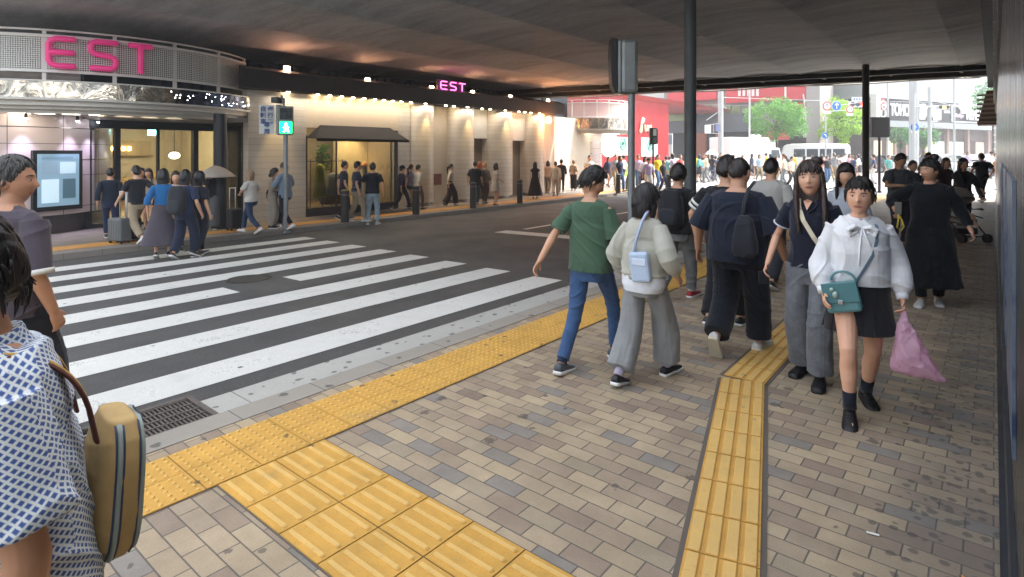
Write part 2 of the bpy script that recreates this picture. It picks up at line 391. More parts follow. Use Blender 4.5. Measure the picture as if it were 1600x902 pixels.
mb = MB()
for k in range(8):
    xa, xb = -4.56-k*1.0, -5.05-k*1.0; ye = 6.62+.1*k-(.03*max(0, k-4)); sk = .03
    if k == 3: paint(mb, xb, xa, -3, 3.62); paint(mb, xb, xa, 4.48, ye)
    else: paint(mb, xb, xa, -3, ye)
struct('crosswalk', mb, PAINT, 'white zebra stripes of the crossing in front of the camera')
mb = MB(); paint(mb, -8.9, -4.7, 10.15, 10.6); struct('stop_line', mb, PAINT, 'white stop line across the near lane')
mb = MB(); paint(mb, -8.75, -8.6, 11, 27.)
for k in range(11): mb.add([(-4.9-k*.82, 30.0, .006-.10*(k > 3)), (-4.45-k*.82, 30.0, .006-.10*(k > 3)), (-4.45-k*.82, 35., .006-.10*(k > 3)), (-4.9-k*.82, 35., .006-.10*(k > 3))], [(0, 1, 2, 3)])
struct('road_marking', mb, PAINT, 'lane line and zebra stripes towards the sunlit junction')
# manhole
th = thing('manhole_cover', 'round dark manhole cover in the asphalt between the zebra stripes', 'manhole cover', (-8.32, 4.12, zr(-8.32)))
t = NT('cast_iron'); x = t.xyz(t.obj()); w1 = t.M('SINE', t.M('MULTIPLY', x[0], 150.)); w2 = t.M('SINE', t.M('MULTIPLY', x[1], 150.)); t.col(t.mix(t.sm(t.M('MULTIPLY', w1, w2), -.2, .4), (.03, .028, .026, 1), (.075, .07, .065, 1))); t.rough(.6); t.b.inputs['Metallic'].default_value = .3; t.bump(t.M('MULTIPLY', w1, w2), .5, .004)
mb = MB(); mb.cyl((0, 0, -.02), .25, .028, 40); obj('cover', mb, t.m, th); mb = MB(); mb.arc((0, 0), .256, .31, -.02, .006, 0, 2*math.pi, 40); obj('rim', mb, mat('#39352f', .7, .2, .3, 25), th)
# litter by the wall
o = obj('cigarette_butt', MB().tube([(-.10, 2.98, .008), (-.035, 2.94, .008)], .004, 8), mat('#c98a4a', .8)); tag(o, 'orange cigarette end lying on grimy bricks near the wall', 'litter')
o = obj('paper_scrap', MB().box((-.42, 3.06, .006), (.05, .012, .003), .2), mat('#e4e4de', .8)); tag(o, 'small white paper scrap lying on the bricks', 'litter')
# far pavement
def m_far():
    t = NT('far_paving'); p = t.pos(); x = t.xyz(p); n = t.noise(p, 2., 5)
    f = t.M('MAXIMUM', t.sm(t.M('ABSOLUTE', t.M('SUBTRACT', t.M('FRACT', t.M('DIVIDE', x[0], .3)), .5)), .485, .497), t.sm(t.M('ABSOLUTE', t.M('SUBTRACT', t.M('FRACT', t.M('DIVIDE', x[1], .3)), .5)), .485, .497))
    h = t.white(t.comb(t.M('FLOOR', t.M('DIVIDE', x[0], .3)), t.M('FLOOR', t.M('DIVIDE', x[1], .3)), 1.))
    c = t.ramp(h, [(0, '#7d746c'), (.5, '#8a8077'), (1, '#746a63')]); c = t.mix(1., c, t.ramp(n, [(.3, .75), (.7, 1.05)]), 'MULTIPLY'); t.col(t.mix(f, c, (.07, .06, .055, 1))); t.rough(.6); return t.m
mb = MB(); mb.b2((-60, -20, -.30), (-13.15, 28.4, -.11)); struct('pavement', mb, m_far(), 'grey tiled pavement in front of the shops')
mb = MB(); mb.b2((-13.146, -20, -.32), (-12.95, 28.4, -.106)); struct('kerb', mb, m_conc('kerb_far', '#8d877e', '#77716a', 0, 1, .6), 'far kerb stone beside the shop pavement')
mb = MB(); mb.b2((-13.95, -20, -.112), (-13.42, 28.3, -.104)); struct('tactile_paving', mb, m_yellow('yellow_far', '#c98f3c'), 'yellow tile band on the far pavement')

# ------------------------------------------------------------------ viaduct overhead
def m_ceiling():
    t = NT('viaduct_soffit'); p = t.pos(); st = t.noise(t.vmul(p, (.35, 1.6, 1.)), 1.2, 6, .7); n = t.noise(p, 14., 4, .6); big = t.noise(p, .35, 3)
    f = t.M('ADD', t.M('MULTIPLY', st, .55), t.M('ADD', t.M('MULTIPLY', n, .2), t.M('MULTIPLY', big, .25)))
    t.col(t.ramp(f, [(.36, (.20, .208, .216)), (.5, (.34, .35, .365)), (.62, (.47, .48, .49))])); t.rough(.85); t.bump(n, .3, .01); return t.m
V0 = thing('viaduct', 'dark concrete railway viaduct spanning the road overhead', 'viaduct', (-8, 15, 0))
def edgeN(x): return 7.0+.36*x       # near edge of the slab as Y
def edgeF(x): return 27.4+.36*x      # far edge
def zc(x): return 4.79+.016*x
CS = m_ceiling(); mb = MB(); xs = []
x = 1.5; k = 0
while x > -30: xs.append(x); x -= 2.42
for x in xs:
    xb = x-2.42
    P = []; N = 8
    bot = [(x-(x-xb)*i/N, zc(x-(x-xb)*i/N)+(.035 if i == 0 else .085*math.sin(math.pi*i/N)**.8 if i < N else .0)) for i in range(N+1)]
    for y in (0, 1):
        e = edgeN if y == 0 else edgeF
        P.append([(a, e(a), z) for a, z in bot]+[(xb, e(xb), 6.1), (x, e(x), 6.1)])
    mb.loft(P)
obj('deck', mb, CS, V0, world=True, sharp=35)
DK = mat('#2c2f33', .8, .1, .3, 3.); beam = mat('#34302d', .75, .2, .3, 2.)
for dy, h, w, m_, nm in ((.15, .30, .35, beam, 'edge_beam'), (.9, .24, .3, beam, 'edge_beam'), (-.75, .18, .25, DK, 'cross_beam')):
    mb = MB(); x0, x1 = -24., .4; P = []
    for x in (x1, x0):
        y = edgeF(x)+dy; z1 = zc(x)+.02; P.append([(x, y-w/2, z1-h), (x, y+w/2, z1-h), (x, y+w/2, z1+(.0 if dy < 0 else .6)), (x, y-w/2, z1+(.0 if dy < 0 else .6))])
    mb.loft(P); obj(nm, mb, m_, V0, world=True)
pipe = mat('#a8a59c', .45, .5, .2, 8.)
for dy, dz, r in ((-.35, -.10, .022), (.42, -.31, .028), (1.1, -.24, .03), (-.05, -.32, .02)):
    pts = [(x, edgeF(x)+dy+.05*math.sin(x*2.), zc(x)+dz+.03*math.sin(x*1.3+dy*9)) for x in np.arange(-22, .3, .8)]
    obj('pipe', MB().tube(pts, r, 6), pipe, V0, world=True, smooth=True)
for i, x in enumerate(np.arange(-20, 0, 2.1)):
    a = (x, edgeF(x)-.8, zc(x)-.05); b = (x+.5, edgeF(x+.5)+1.1, zc(x)-.24); obj('pipe_bracket', MB().tube([a, b], .03, 6), pipe, V0, world=True)
mb = MB(); pts = [(-3.5+.25*math.cos(a), edgeF(-3.5)-.5+.1*math.sin(a), zc(-3.5)-.12-.10*math.sin(a)) for a in np.linspace(math.pi, 2*math.pi, 9)][::-1]
obj('cable_loop', MB().tube([(-5, edgeF(-5)-.4, zc(-5)-.02)]+[(-3.9, edgeF(-4)-.5, 4.66), (-3.6, edgeF(-3.6)-.5, 4.58), (-3.3, edgeF(-3.4)-.5, 4.62), (-2, edgeF(-2)-.5, 4.72)], .02, 6), mat('#e3e4e0', .5), V0, world=True)
# track bed above: parapets along both edges of the deck
mb = MB()
for e, o_ in ((edgeN, .12), (edgeF, -.12)):
    mb.loft([[(x, e(x)+o_-.12, 6.1), (x, e(x)+o_+.12, 6.1), (x, e(x)+o_+.12, 7.2), (x, e(x)+o_-.12, 7.2)] for x in (1.5, -30)])
obj('parapet', mb, mat('#8c8a84', .85), V0, world=True)

# louvre wall above the shops (part of the viaduct side)
mb = MB(); mb.b2((-17.9, 4.5, 3.2), (-17.6, 26, 5.2)); obj('side_wall', mb, mat('#1d2a35', .8, 0, .3, 2.), V0, world=True)
mb = MB()
for i in range(54): mb.b2((-17.6, 6.0+i*.34, 3.5), (-17.47, 6.0+i*.34+.2, 4.45))
obj('louvre', mb, mat('#2b3b47', .7, .1, .2, 3.), V0, world=True)
# columns carrying the viaduct
def pole(name, label, x, y, r, z1, m_, base=.0, cat='pole'):
    t = thing(name, label, cat, (x, y, zg(x) if x > KERB_N else zg(x)))
    obj('shaft', MB().cyl((0, 0, 0), r, z1-t.location.z, 24), m_, t, smooth=False, sharp=40)
    obj('base_plate', MB().cyl((0, 0, 0), r*1.7, .05, 24), m_, t, sharp=40)
    return t
GP = mat('#5f6568', .5, .3, .25, 3.)
pole('column', 'thick grey steel column rising to the ceiling behind the backpack walker', -4.15, 10.0, .105, 4.78, GP, cat='column')
pole('column', 'slim black column under the viaduct edge near the blue road signs', -3.42, 23.4, .11, 4.75, mat('#1c1e21', .5, .3), cat='column')

# ------------------------------------------------------------------ wall on the right and station block over it
WL = thing('passage_wall', 'dark glossy panelled wall running along the brick sidewalk', 'wall', (.1, 12, 0))
def m_panel():
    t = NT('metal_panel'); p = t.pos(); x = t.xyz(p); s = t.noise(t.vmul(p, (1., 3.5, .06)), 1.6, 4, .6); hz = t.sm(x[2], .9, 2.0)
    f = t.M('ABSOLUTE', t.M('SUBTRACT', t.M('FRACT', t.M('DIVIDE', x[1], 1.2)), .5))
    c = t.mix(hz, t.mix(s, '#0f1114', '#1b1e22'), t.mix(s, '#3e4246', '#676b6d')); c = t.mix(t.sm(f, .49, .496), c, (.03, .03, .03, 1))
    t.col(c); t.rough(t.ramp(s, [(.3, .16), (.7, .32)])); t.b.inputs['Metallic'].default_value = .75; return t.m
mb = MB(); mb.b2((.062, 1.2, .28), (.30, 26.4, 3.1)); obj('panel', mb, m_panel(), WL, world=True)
mb = MB(); mb.b2((.022, .2, -.02), (.31, 26.5, .012)); mb.b2((.045, 1.2, .0), (.30, 26.45, .28)); obj('skirting', mb, mat('#33363b', .45, 0, .35, 5.), WL, world=True)
mb = MB(); mb.b2((.03, 1.2, 3.1), (.30, 26.4, 3.4)); obj('capping', mb, mat('#77797a', .5, 0, .2), WL, world=True)
mb = MB()
for i in range(34): mb.b2((-.012, 2.0+i*.72, 3.42), (.3, 2.0+i*.72+.66, 4.1))
obj('tile_row', mb, mat('#b9bab4', .5, 0, .25), WL, world=True)
mb = MB(); mb.b2((-.16, 5, 4.0), (.3, 26.6, 4.78)); obj('duct', mb, mat('#1d2329', .6, .2), WL, world=True)
t = NT('poster_print'); x = t.xyz(t.pos()); v = t.vor(t.comb(x[1], x[2], 0.), 9.); t.col(t.mix(t.sm(v['Distance'], .45, .2), '#5a6576', '#2c3a5c')); t.rough(.3)
P_ = [(2.75, 3.9), (4.3, 5.4), (6.2, 7.3)]
for i, (a, b) in enumerate(P_):
    mb = MB(); mb.b2((.050, a, .62), (.061, b, 1.62)); o = obj('poster', mb, t.m); tag(o, ['blue patterned poster nearest the camera on the panelled wall', 'blue patterned poster second along the panelled wall', 'blue patterned poster third along the panelled wall'][i], 'poster', 'posters on the passage wall')
ST = thing('station_building', 'unseen station block over the panelled wall, made tall to shade the crossing', 'building', (6, 12, 0))
mb = MB(); mb.b2((.31, -2, 0.), (14, 26.6, 4.75)); mb.b2((.0, 5, 6.3), (14, 26.6, 36)); obj('wall', mb, mat('#8f8d88', .8, 0, .2), ST, world=True)  # out of view; upper height set so its shadow covers the near crossing
ab = thing('awning', 'small brown striped awning at the far end of the wall', 'awning', (-.1, 27.2, 3.2))
mb = MB(); mb.loft([[(-.35, -.5, -.5), (.2, -.5, -.5), (.2, -.5, .7), (-.1, -.5, .7)], [(-.35, .8, -.5), (.2, .8, -.5), (.2, .8, .7), (-.1, .8, .7)]]); obj('cover', mb, mat('#6e5348', .8), ab)
mb = MB()
for i in range(7): mb.b2((-.37, -.52, -.45+i*.16), (.2, -.5, -.38+i*.16))
obj('slats', mb, mat('#a39a90', .7), ab)
# ------------------------------------------------------------------ shopping building on the far side
ZF = -.11
EB = thing('shopping_building', 'long shopping building with pale piers, show windows and curved canopies across the road', 'building', (-15, 14, ZF))
def eo(name, mb, m_, **k): return obj(name, mb, m_, k.pop('parent', EB), world=True, **k)
def m_tile(c1='#d3cabd', c2='#c2b8ab', h=.16):
    t = NT('facade_tile'); p = t.pos(); x = t.xyz(p); n = t.noise(p, 1.5, 5)
    f = t.M('ABSOLUTE', t.M('SUBTRACT', t.M('FRACT', t.M('DIVIDE', x[2], h)), .5)); jz = t.sm(f, .46, .49)
    row = t.white(t.comb(t.M('FLOOR', t.M('DIVIDE', x[2], h)), t.M('FLOOR', t.M('DIVIDE', x[1], .6)), 2.))
    c = t.mix(n, c1, c2); c = t.mix(1., c, t.ramp(row, [(0, .9), (1, 1.)]), 'MULTIPLY'); c = t.mix(t.M('MULTIPLY', jz, .55), c, (.12, .11, .10, 1)); t.col(c); t.rough(.42); t.bump(jz, .3, .004); return t.m
TILE = m_tile(); CREAM = mat('#d2c6b4', .6, 0, .12, 2.); WHT = mat('#d9d6d0', .5, 0, .08, 2.); DARK = mat('#2a2624', .5, .2, .2, 3.); PINK = mat('#b5a29c', .38, .15, .12, 1.2)
BR = mat('#2f2c2b', .6, .2, .2, 2.)
FX = -15.0
def wallseg(y0, y1, z0=ZF, z1=3.36, x=FX, t=.3, m_=TILE, nm='wall'): mb = MB(); mb.b2((x-t, y0, z0), (x, y1, z1)); return eo(nm, mb, m_)
wallseg(7.40, 9.05); wallseg(12.36, 12.9, x=FX-.05)
def pier(y0, y1, dpt=.42):
    mb = MB(); yc = (y0+y1)/2; hw = (y1-y0)/2; ring = []
    for z in (ZF+.12, 3.35):
        ring.append([(FX-.25+dpt*math.cos(a)+.0, yc+hw*math.sin(a), z) for a in np.linspace(-math.pi/2, math.pi/2, 17)]+[(FX-.6, y1, z), (FX-.6, y0, z)])
    mb.loft(ring); eo('pier', mb, TILE, sharp=40)
    mb = MB(); ring = [[(FX-.27+dpt*.96*math.cos(a), yc+hw*.97*math.sin(a), z) for a in np.linspace(-math.pi/2, math.pi/2, 17)]+[(FX-.6, y1-.02, z), (FX-.6, y0+.02, z)] for z in (ZF, ZF+.12)]
    mb.loft(ring); eo('pier_foot', mb, mat('#8c8985', .25, .9, .1))
for a, b in ((12.92, 14.05), (14.9, 16.1), (16.98, 18.38), (19.37, 20.5)): pier(a, b)
wallseg(14.05, 14.9, x=FX-.35, m_=CREAM); wallseg(16.1, 16.98, z0=2.25, x=FX-.25, m_=WHT); wallseg(18.38, 19.37, z0=2.2, x=FX-.25, m_=WHT)
for a, b in ((16.1, 16.98), (18.38, 19.37)):
    mb = MB(); mb.b2((FX-.62, a, ZF), (FX-.55, a+.38, 2.24)); eo('door', mb, DARK)
    mb = MB(); mb.b2((FX-.62, a+.39, ZF), (FX-.52, b, 2.24)); eo('wall', mb, mat('#8f8377', .5, 0, .15))
mb = MB(); mb.b2((FX-.345, 14.2, .55), (FX-.30, 14.6, .95)); eo('notice_board', mb, mat('#7a4136', .6))
# fascia and back block
mb = MB(); mb.loft([[(FX-.1, y, 3.37), (FX+.28, y, 3.37), (FX+.28, y, 3.86), (FX-.1, y, 3.98)] for y in (7.2, 21.6)]); mb.b2((FX-2.6, 7.4, 3.40), (FX-.1, 21.6, 3.8)); eo('fascia', mb, BR)
mb = MB(); mb.b2((FX-8, 20.6, ZF), (FX-2.0, 28.5, 3.5)); mb.b2((FX-.6, 20.5, ZF), (FX-.3, 21.6, 3.36)); eo('wall', mb, CREAM)
# downlights under the fascia
LAMP = glow('#ffe2b0', 14., 'lamp_and_glow'); FL = glow('#ffb890', 38., 'flood_glass')
dl = [8.45, 9.35, 9.75, 10.15, 10.55, 10.95, 11.35, 11.7, 12.05, 12.4, 12.8, 13.45, 14.4, 14.8, 15.5, 16.3, 16.75, 17.65, 18.5, 18.9, 19.3, 19.9]
for y in dl:
    o = eo('downlight', MB().cyl((FX+.12, y, 3.345), .045, .03, 12), LAMP)
def lamp(kind, p, e, c, size=.1, aim=None, ang=60, blend=.6, parent=None):
    d = bpy.data.lights.new('lamp', kind); d.energy = e; d.color = lin(c)[:3]
    if kind == 'SPOT': d.spot_size = R(ang); d.spot_blend = blend; d.shadow_soft_size = size
    elif kind == 'AREA': d.size = size
    else: d.shadow_soft_size = size
    o = bpy.data.objects.new('lamp', d); COL.objects.link(o); o.location = p
    if aim is not None: o.rotation_euler = (Vector(aim)-Vector(p)).to_track_quat('-Z', 'Y').to_euler()
    if parent: o.parent = parent; o.matrix_parent_inverse = wm(parent).inverted()
    return o
for y in (8.2, 13.45, 15.5, 17.65, 19.9): lamp('SPOT', (FX+.36, y, 3.33), 34, '#ffdf9e', .03, (FX+.05, y, 0), 46, .8, EB)
d_ = bpy.data.lights.new('lamp', 'AREA'); d_.shape = 'RECTANGLE'; d_.size = .12; d_.size_y = 12.5; d_.energy = 36; d_.color = lin('#fff0dc')[:3]; o_ = bpy.data.objects.new('lamp', d_); COL.objects.link(o_); o_.location = (FX+.25, 14.2, 3.33); o_.rotation_euler = (0, R(-18), 0); o_.parent = EB; o_.matrix_parent_inverse = wm(EB).inverted()
# cornice floodlights and their warm wash on the soffit
for (px, py) in ((447, 108), (573, 126), (673, 138), (737, 145), (796, 152), (855, 158)):
    y = yx(px, FX-.1); z = onX(px, py, FX-.1).z
    t = thing('floodlight', 'lit floodlight on the cornice, %s from the round canopy' % ('first second third fourth fifth sixth'.split()[(447, 573, 673, 737, 796, 855).index(px)]), 'floodlight', (FX-.1, y, z-.05), 0, 'floodlights along the cornice')
    obj('lens', MB().box((.05, 0, .05), (.03, .16, .13)), FL, t); obj('housing', MB().box((-.02, 0, .05), (.10, .20, .17)), DARK, t, bevel=.01)
    obj('stem', MB().tube([(0, 0, 3.84-z), (0, 0, -.02)], .015, 8), DARK, t)
    lamp('SPOT', (FX-.1, y, z+.14), 1.6, '#ffb27a', .04, (FX+.5, y, 6), 110, .9)
# pink EST neon
NE = glow('#e0489c', 3., 'neon_tube')
def est(o_name, mtx, s, m_, parent, r, ell=None, gap=1.45, fl=(1, 1)):
    C_ = [(1, 1), (.3, 1), (.1, .94), (0, .8), (0, .2), (.1, .06), (.3, 0), (1, 0)]
    Sx = [(1, 1), (.25, 1), (.07, .92), (.02, .76), (.07, .6), (.25, .52), (.75, .48), (.93, .40), (.98, .24), (.93, .08), (.75, 0), (.05, 0)]
    for k, (L, strokes) in enumerate((('E', [C_, [(0, .5), (.95, .5)]]), ('S', [Sx]), ('T', [[(0, 1), (1, 1)], [(.5, 1), (.5, 0)]]))):
        mb = MB()
        for st in strokes: mb.tube([mtx(k*gap+px*fl[0], py*fl[1]) for px, py in st], r, 12, up=mtx.up(k*gap) if hasattr(mtx, 'up') else (1, 0, 0), ell=ell)
        o = obj(o_name, mb, m_, parent, world=True, smooth=True)
N1 = thing('neon_sign', 'small pink neon sign glowing above the pale piers', 'sign', (FX+.1, 14.9, 3.9))
mb = MB(); ya, yb = yx(684, FX+.05), yx(728, FX+.05); mb.b2((FX-.02, ya, 3.87), (FX+.04, yb, 4.28)); obj('panel', mb, mat('#241a1c', .5), N1, world=True)
za = 3.94; sc_ = (yb-ya)/4.6
est('letter', lambda u, v: (FX+.075, ya+.12+u*sc_, za+v*.27), 1, NE, N1, .014, gap=1.5)
# corner canopy: round deck, ribbed lip, mirror band, mesh drum
def canopy(cx, cy, r, a0, a1, zs, name_lab, letters=None, n=48):
    K = thing('round_canopy', name_lab, 'canopy', (cx, cy, zs[0])); c = (cx, cy); A0, A1 = R(a0), R(a1)
    def part(nm, m_, *arcs, sharp=None):
        mb = MB()
        for (r0, r1, z0, z1) in arcs: mb.arc(c, r0, r1, z0, z1, A0, A1, n)
        return obj(nm, mb, m_, K, world=True, sharp=sharp)
    lip, b0, b1, m0, m1, rail = zs
    part('soffit', mat('#9c978f', .5, 0, .15, 1.), (.05, r-.42, lip+.03, lip+.1))
    part('lip', mat('#c3c0b8', .4, .1, .1, 2.), (r-.6, r-.34, lip, lip+.09), (r-.44, r-.2, lip+.07, lip+.16), (r-.28, r-.08, lip+.14, b0), (r-.14, r+.03, b0-.05, b0-.003), sharp=40)
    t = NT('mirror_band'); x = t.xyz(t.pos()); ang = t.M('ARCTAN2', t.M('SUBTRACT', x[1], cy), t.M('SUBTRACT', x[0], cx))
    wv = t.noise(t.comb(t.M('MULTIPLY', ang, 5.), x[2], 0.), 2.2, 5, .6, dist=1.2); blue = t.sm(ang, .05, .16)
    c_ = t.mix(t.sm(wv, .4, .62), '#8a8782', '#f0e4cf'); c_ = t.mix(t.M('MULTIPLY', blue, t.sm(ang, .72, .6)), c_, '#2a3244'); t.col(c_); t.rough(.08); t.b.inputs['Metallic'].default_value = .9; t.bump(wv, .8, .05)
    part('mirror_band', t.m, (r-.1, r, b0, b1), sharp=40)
    part('coping', mat('#cfcdc6', .4), (r-.3, r+.02, b1+.002, b1+.03), sharp=40)
    rr = r-.28
    part('deck', mat('#5a554f', .7), (.2, r-.32, b1-.1, b1))
    t = NT('perforated_sheet'); x = t.xyz(t.pos()); an = t.M('MULTIPLY', t.M('ARCTAN2', t.M('SUBTRACT', x[1], cy), t.M('SUBTRACT', x[0], cx)), rr)
    v = t.vor(t.comb(an, x[2], 0.), 24., rand=.0); tr = t.new('ShaderNodeBsdfTransparent'); mx = t.new('ShaderNodeMixShader')
    t.ln(t.M('LESS_THAN', v['Distance'], .36), mx.inputs[0]); t.ln(t.b.outputs[0], mx.inputs[1]); t.ln(tr.outputs[0], mx.inputs[2]); t.ln(mx.outputs[0], t.out.inputs[0]); t.col('#c9c9c3'); t.rough(.45)
    part('mesh_screen', t.m, (rr-.012, rr, m0, m1), sharp=40)
    part('frame_ring', WHT, (rr-.03, rr+.03, m1-.03, m1+.03), (rr-.03, rr+.03, m0-.03, m0+.02), (rr-.02, rr+.015, rail-.018, rail+.018), sharp=40)
    na = max(3, int((a1-a0)/17))
    for i in range(na+1): a = A0+(A1-A0)*i/na; obj('frame_post', MB().box((cx+math.cos(a)*(rr-.03), cy+math.sin(a)*(rr-.03), (b1+rail)/2), (.05, .07, rail-b1), a), WHT, K, world=True)
    # twinkling lamps in the band
    mb = MB(); mb2 = MB()
    for i in range(int(34*r/3.9)):
        a = R(rng.uniform(3, a1-2)); z = rng.uniform(b0+.04, b1-.04); q = mb2 if rng.random() < .22 else mb
        q.ball((cx+math.cos(a)*(r+.004), cy+math.sin(a)*(r+.004), z), .008, 0, 6, 4)
    obj('star_lights', mb, glow('#ffffff', 9.), K, world=True); obj('star_lights', mb2, glow('#4f77ff', 12.), K, world=True)
    mb = MB()
    for i in range(int((a1-a0)/9)):
        a = A0+(A1-A0)*(i+.5)/int((a1-a0)/9); mb.arc(c, r-1.25, r-.75, lip+.022, lip+.028, a-.05, a+.05, 3)
    obj('soffit_light', mb, glow('#fff1d8', 1.6), K, world=True)
    return K, rr
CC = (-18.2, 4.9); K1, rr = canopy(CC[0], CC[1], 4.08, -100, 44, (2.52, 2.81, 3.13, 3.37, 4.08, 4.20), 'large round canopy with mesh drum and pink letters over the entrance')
def ring_a(px, r, c):
    d = ray(px, HOR); dx, dy = d[0], d[1]; A = dx*dx+dy*dy; B = -2*(dx*c[0]+dy*c[1]); Q = c[0]**2+c[1]**2-r*r; s = (-B-math.sqrt(max(0, B*B-4*A*Q)))/(2*A); return math.atan2(dy*s-c[1], dx*s-c[0])
PK = NT('sign_paint'); PK.col('#d8347c'); PK.rough(.35); PK.b.inputs['Emission Color'].default_value = lin('#d8347c'); PK.b.inputs['Emission Strength'].default_value = .06
for k, (pa, pb, L) in enumerate(((76, 116, 'E'), (140, 182, 'S'), (203, 236, 'T'))):
    a0, a1 = ring_a(pa, rr+.12, CC), ring_a(pb, rr+.12, CC); amid = (a0+a1)/2; z0, z1 = 3.47, 4.02
    def mp(u, v): a = a0+(a1-a0)*u; return (CC[0]+math.cos(a)*(rr+.12), CC[1]+math.sin(a)*(rr+.12), z0+(z1-z0)*v)
    C_ = [(1, 1), (.3, 1), (.1, .94), (0, .8), (0, .2), (.1, .06), (.3, 0), (1, 0)]
    Sx = [(1, 1), (.25, 1), (.07, .92), (.02, .76), (.07, .6), (.25, .52), (.75, .48), (.93, .40), (.98, .24), (.93, .08), (.75, 0), (.05, 0)]
    st = {'E': [C_, [(0, .5), (.95, .5)]], 'S': [Sx], 'T': [[(0, 1), (1, 1)], [(.5, 1), (.5, -.05)]]}[L]
    mb = MB()
    for s_ in st: mb.tube([mp(*q) for q in s_], .058, 12, up=(math.cos(amid), math.sin(amid), 0), ell=(1.1, 1))
    # thin back spacers hold the letter off the mesh
    for q in ((.5, 1), (.5, 0) if L != 'T' else (.5, .1)):
        p = Vector(mp(*q)); mb.tube([p, p-Vector((math.cos(amid), math.sin(amid), 0))*.11], .012, 6)
    obj('sign_letter', mb, PK.m, K1, world=True, smooth=True)
# clad drum under the canopy
def m_clad(cx, cy, r):
    t = NT('drum_panel'); p = t.pos(); x = t.xyz(p); an = t.M('MULTIPLY', t.M('ARCTAN2', t.M('SUBTRACT', x[1], cy), t.M('SUBTRACT', x[0], cx)), r); n = t.noise(p, 1.2, 4)
    f = t.sm(t.M('ABSOLUTE', t.M('SUBTRACT', t.M('FRACT', t.M('DIVIDE', an, 1.05)), .5)), .488, .496); g = t.sm(t.M('ABSOLUTE', t.M('SUBTRACT', t.M('FRACT', t.M('ADD', t.M('DIVIDE', x[2], .72), .35)), .5)), .485, .494)
    c = t.mix(n, '#d2c4c1', '#c4b4b0'); c = t.mix(t.M('MAXIMUM', f, g), c, (.13, .11, .11, 1)); t.col(c); t.rough(.32); t.b.inputs['Metallic'].default_value = .05; return t.m
DC = (-18.55, 2.75); D1 = thing('clad_drum', 'round pinkish metal clad column block beneath the large canopy', 'column', (DC[0], DC[1], ZF))
mb = MB(); mb.cyl((0, 0, .42), 2.5, 2.3, 64); obj('cladding', mb, m_clad(DC[0], DC[1], 2.5), D1, sharp=30)
mb = MB(); mb.cyl((0, 0, 0), 2.42, .42, 64); obj('plinth', mb, mat('#4a4646', .35, .3), D1, sharp=30)
mb = MB()
for z in (2.38, 1.66): mb.arc((0, 0), 2.49, 2.506, z-.009, z+.009, 0, 2*math.pi, 64)
obj('seam_trim', mb, mat('#e8e0da', .12, .9, .6, 3.), D1)
a = ring_a(88, 2.5, DC); pc = Vector((DC[0]+math.cos(a)*2.53, DC[1]+math.sin(a)*2.53, 1.10)); nv = (math.cos(a), math.sin(a), 0)
BD = thing('display_board', 'dark framed lit information screen on the pinkish drum', 'screen', pc)
def pl(nm, M4, x0, x1, y0, y1, z0, z1, m_, parent, **k):
    mb = MB(); c = M4@Vector(((x0+x1)/2, (y0+y1)/2, (z0+z1)/2)); mb.box(c, (x1-x0, y1-y0, z1-z0), mtx=M4.to_3x3()); return obj(nm, mb, m_, parent, world=True, **k)
M4 = facing(pc, nv)
pl('frame', M4, -.52, .52, -.68, .66, -.03, .05, mat('#1f2226', .35, .2), BD); pl('screen', M4, -.44, .44, -.58, .58, .05, .056, glow('#7f9fb2', .11), BD)
for (x0, x1, y0, y1, c, e) in ((-.36, -.04, .14, .40, '#7d96a8', .13), (.02, .36, .14, .40, '#a8c0cc', .18), (-.36, .0, -.5, .02, '#b4ccd8', .17), (.08, .36, -.42, .02, '#4c6a78', .08), (-.36, .3, .46, .52, '#6f8ea6', .1)):
    pl('screen_tile', M4, x0, x1, y0, y1, .056, .059, glow(c, e), BD)
for px in (40, 120, 152, 175):    # little spots under the canopy
    a = ring_a(px, 2.72, DC); p = Vector((DC[0]+math.cos(a)*2.74, DC[1]+math.sin(a)*2.74, 2.44))
    obj('spot_head', MB().tube([p, p+Vector((0, 0, .09))], .03, 8), DARK, K1, world=True); obj('spot_glass', MB().ball(p, .028, 0, 8, 5), glow('#eef0ff', 30.), K1, world=True)
    lamp('SPOT', p-Vector((0, 0, .03)), 22, '#dfd6ff', .03, (p.x-.12, p.y, 0), 70, .8)
# entrance glazing
EX = -16.75; GL = glass(); FRM = mat('#24262a', .4, .4, .15)
mb = MB(); mb.b2((EX-.1, 4.2, 2.3), (EX+.12, 7.6, 2.56)); 
for y in (4.35, 4.95, 6.78, 7.5): mb.b2((EX-.08, y-.06, ZF), (EX+.1, y+.06, 2.3))
mb.b2((EX-.06, 5.85, ZF), (EX+.06, 5.9, 2.3)); mb.b2((EX-.06, 4.2, ZF), (EX+.07, 7.5, ZF+.06)); eo('entrance_frame', mb, FRM)
mb = MB(); mb.b2((EX-.01, 4.3, ZF), (EX, 7.45, 2.3)); eo('entrance_glass', mb, GL)
mb = MB(); mb.b2((EX+.1, 7.42, ZF), (FX-.3, 7.47, 2.5)); eo('side_window', mb, GL)
mb = MB(); mb.b2((FX-.34, 7.38, ZF), (FX-.28, 7.5, 2.5)); mb.b2((EX+.1, 7.38, 2.45), (FX-.28, 7.5, 2.56)); eo('window_frame', mb, FRM)
mb = MB(); mb.b2((EX-.1, 3.9, 2.56), (FX-.28, 7.5, 3.1)); mb.b2((EX-.06, 4.2, 2.5), (FX-.02, 7.4, 2.62)); eo('lintel', mb, mat('#8b857c', .6))
IN = thing('shop_interior', 'warm lit shop interior seen through the entrance glass', 'shop interior', (-19.5, 6.5, ZF))
def io(nm, mb, m_, **k): return obj(nm, mb, m_, IN, world=True, **k)
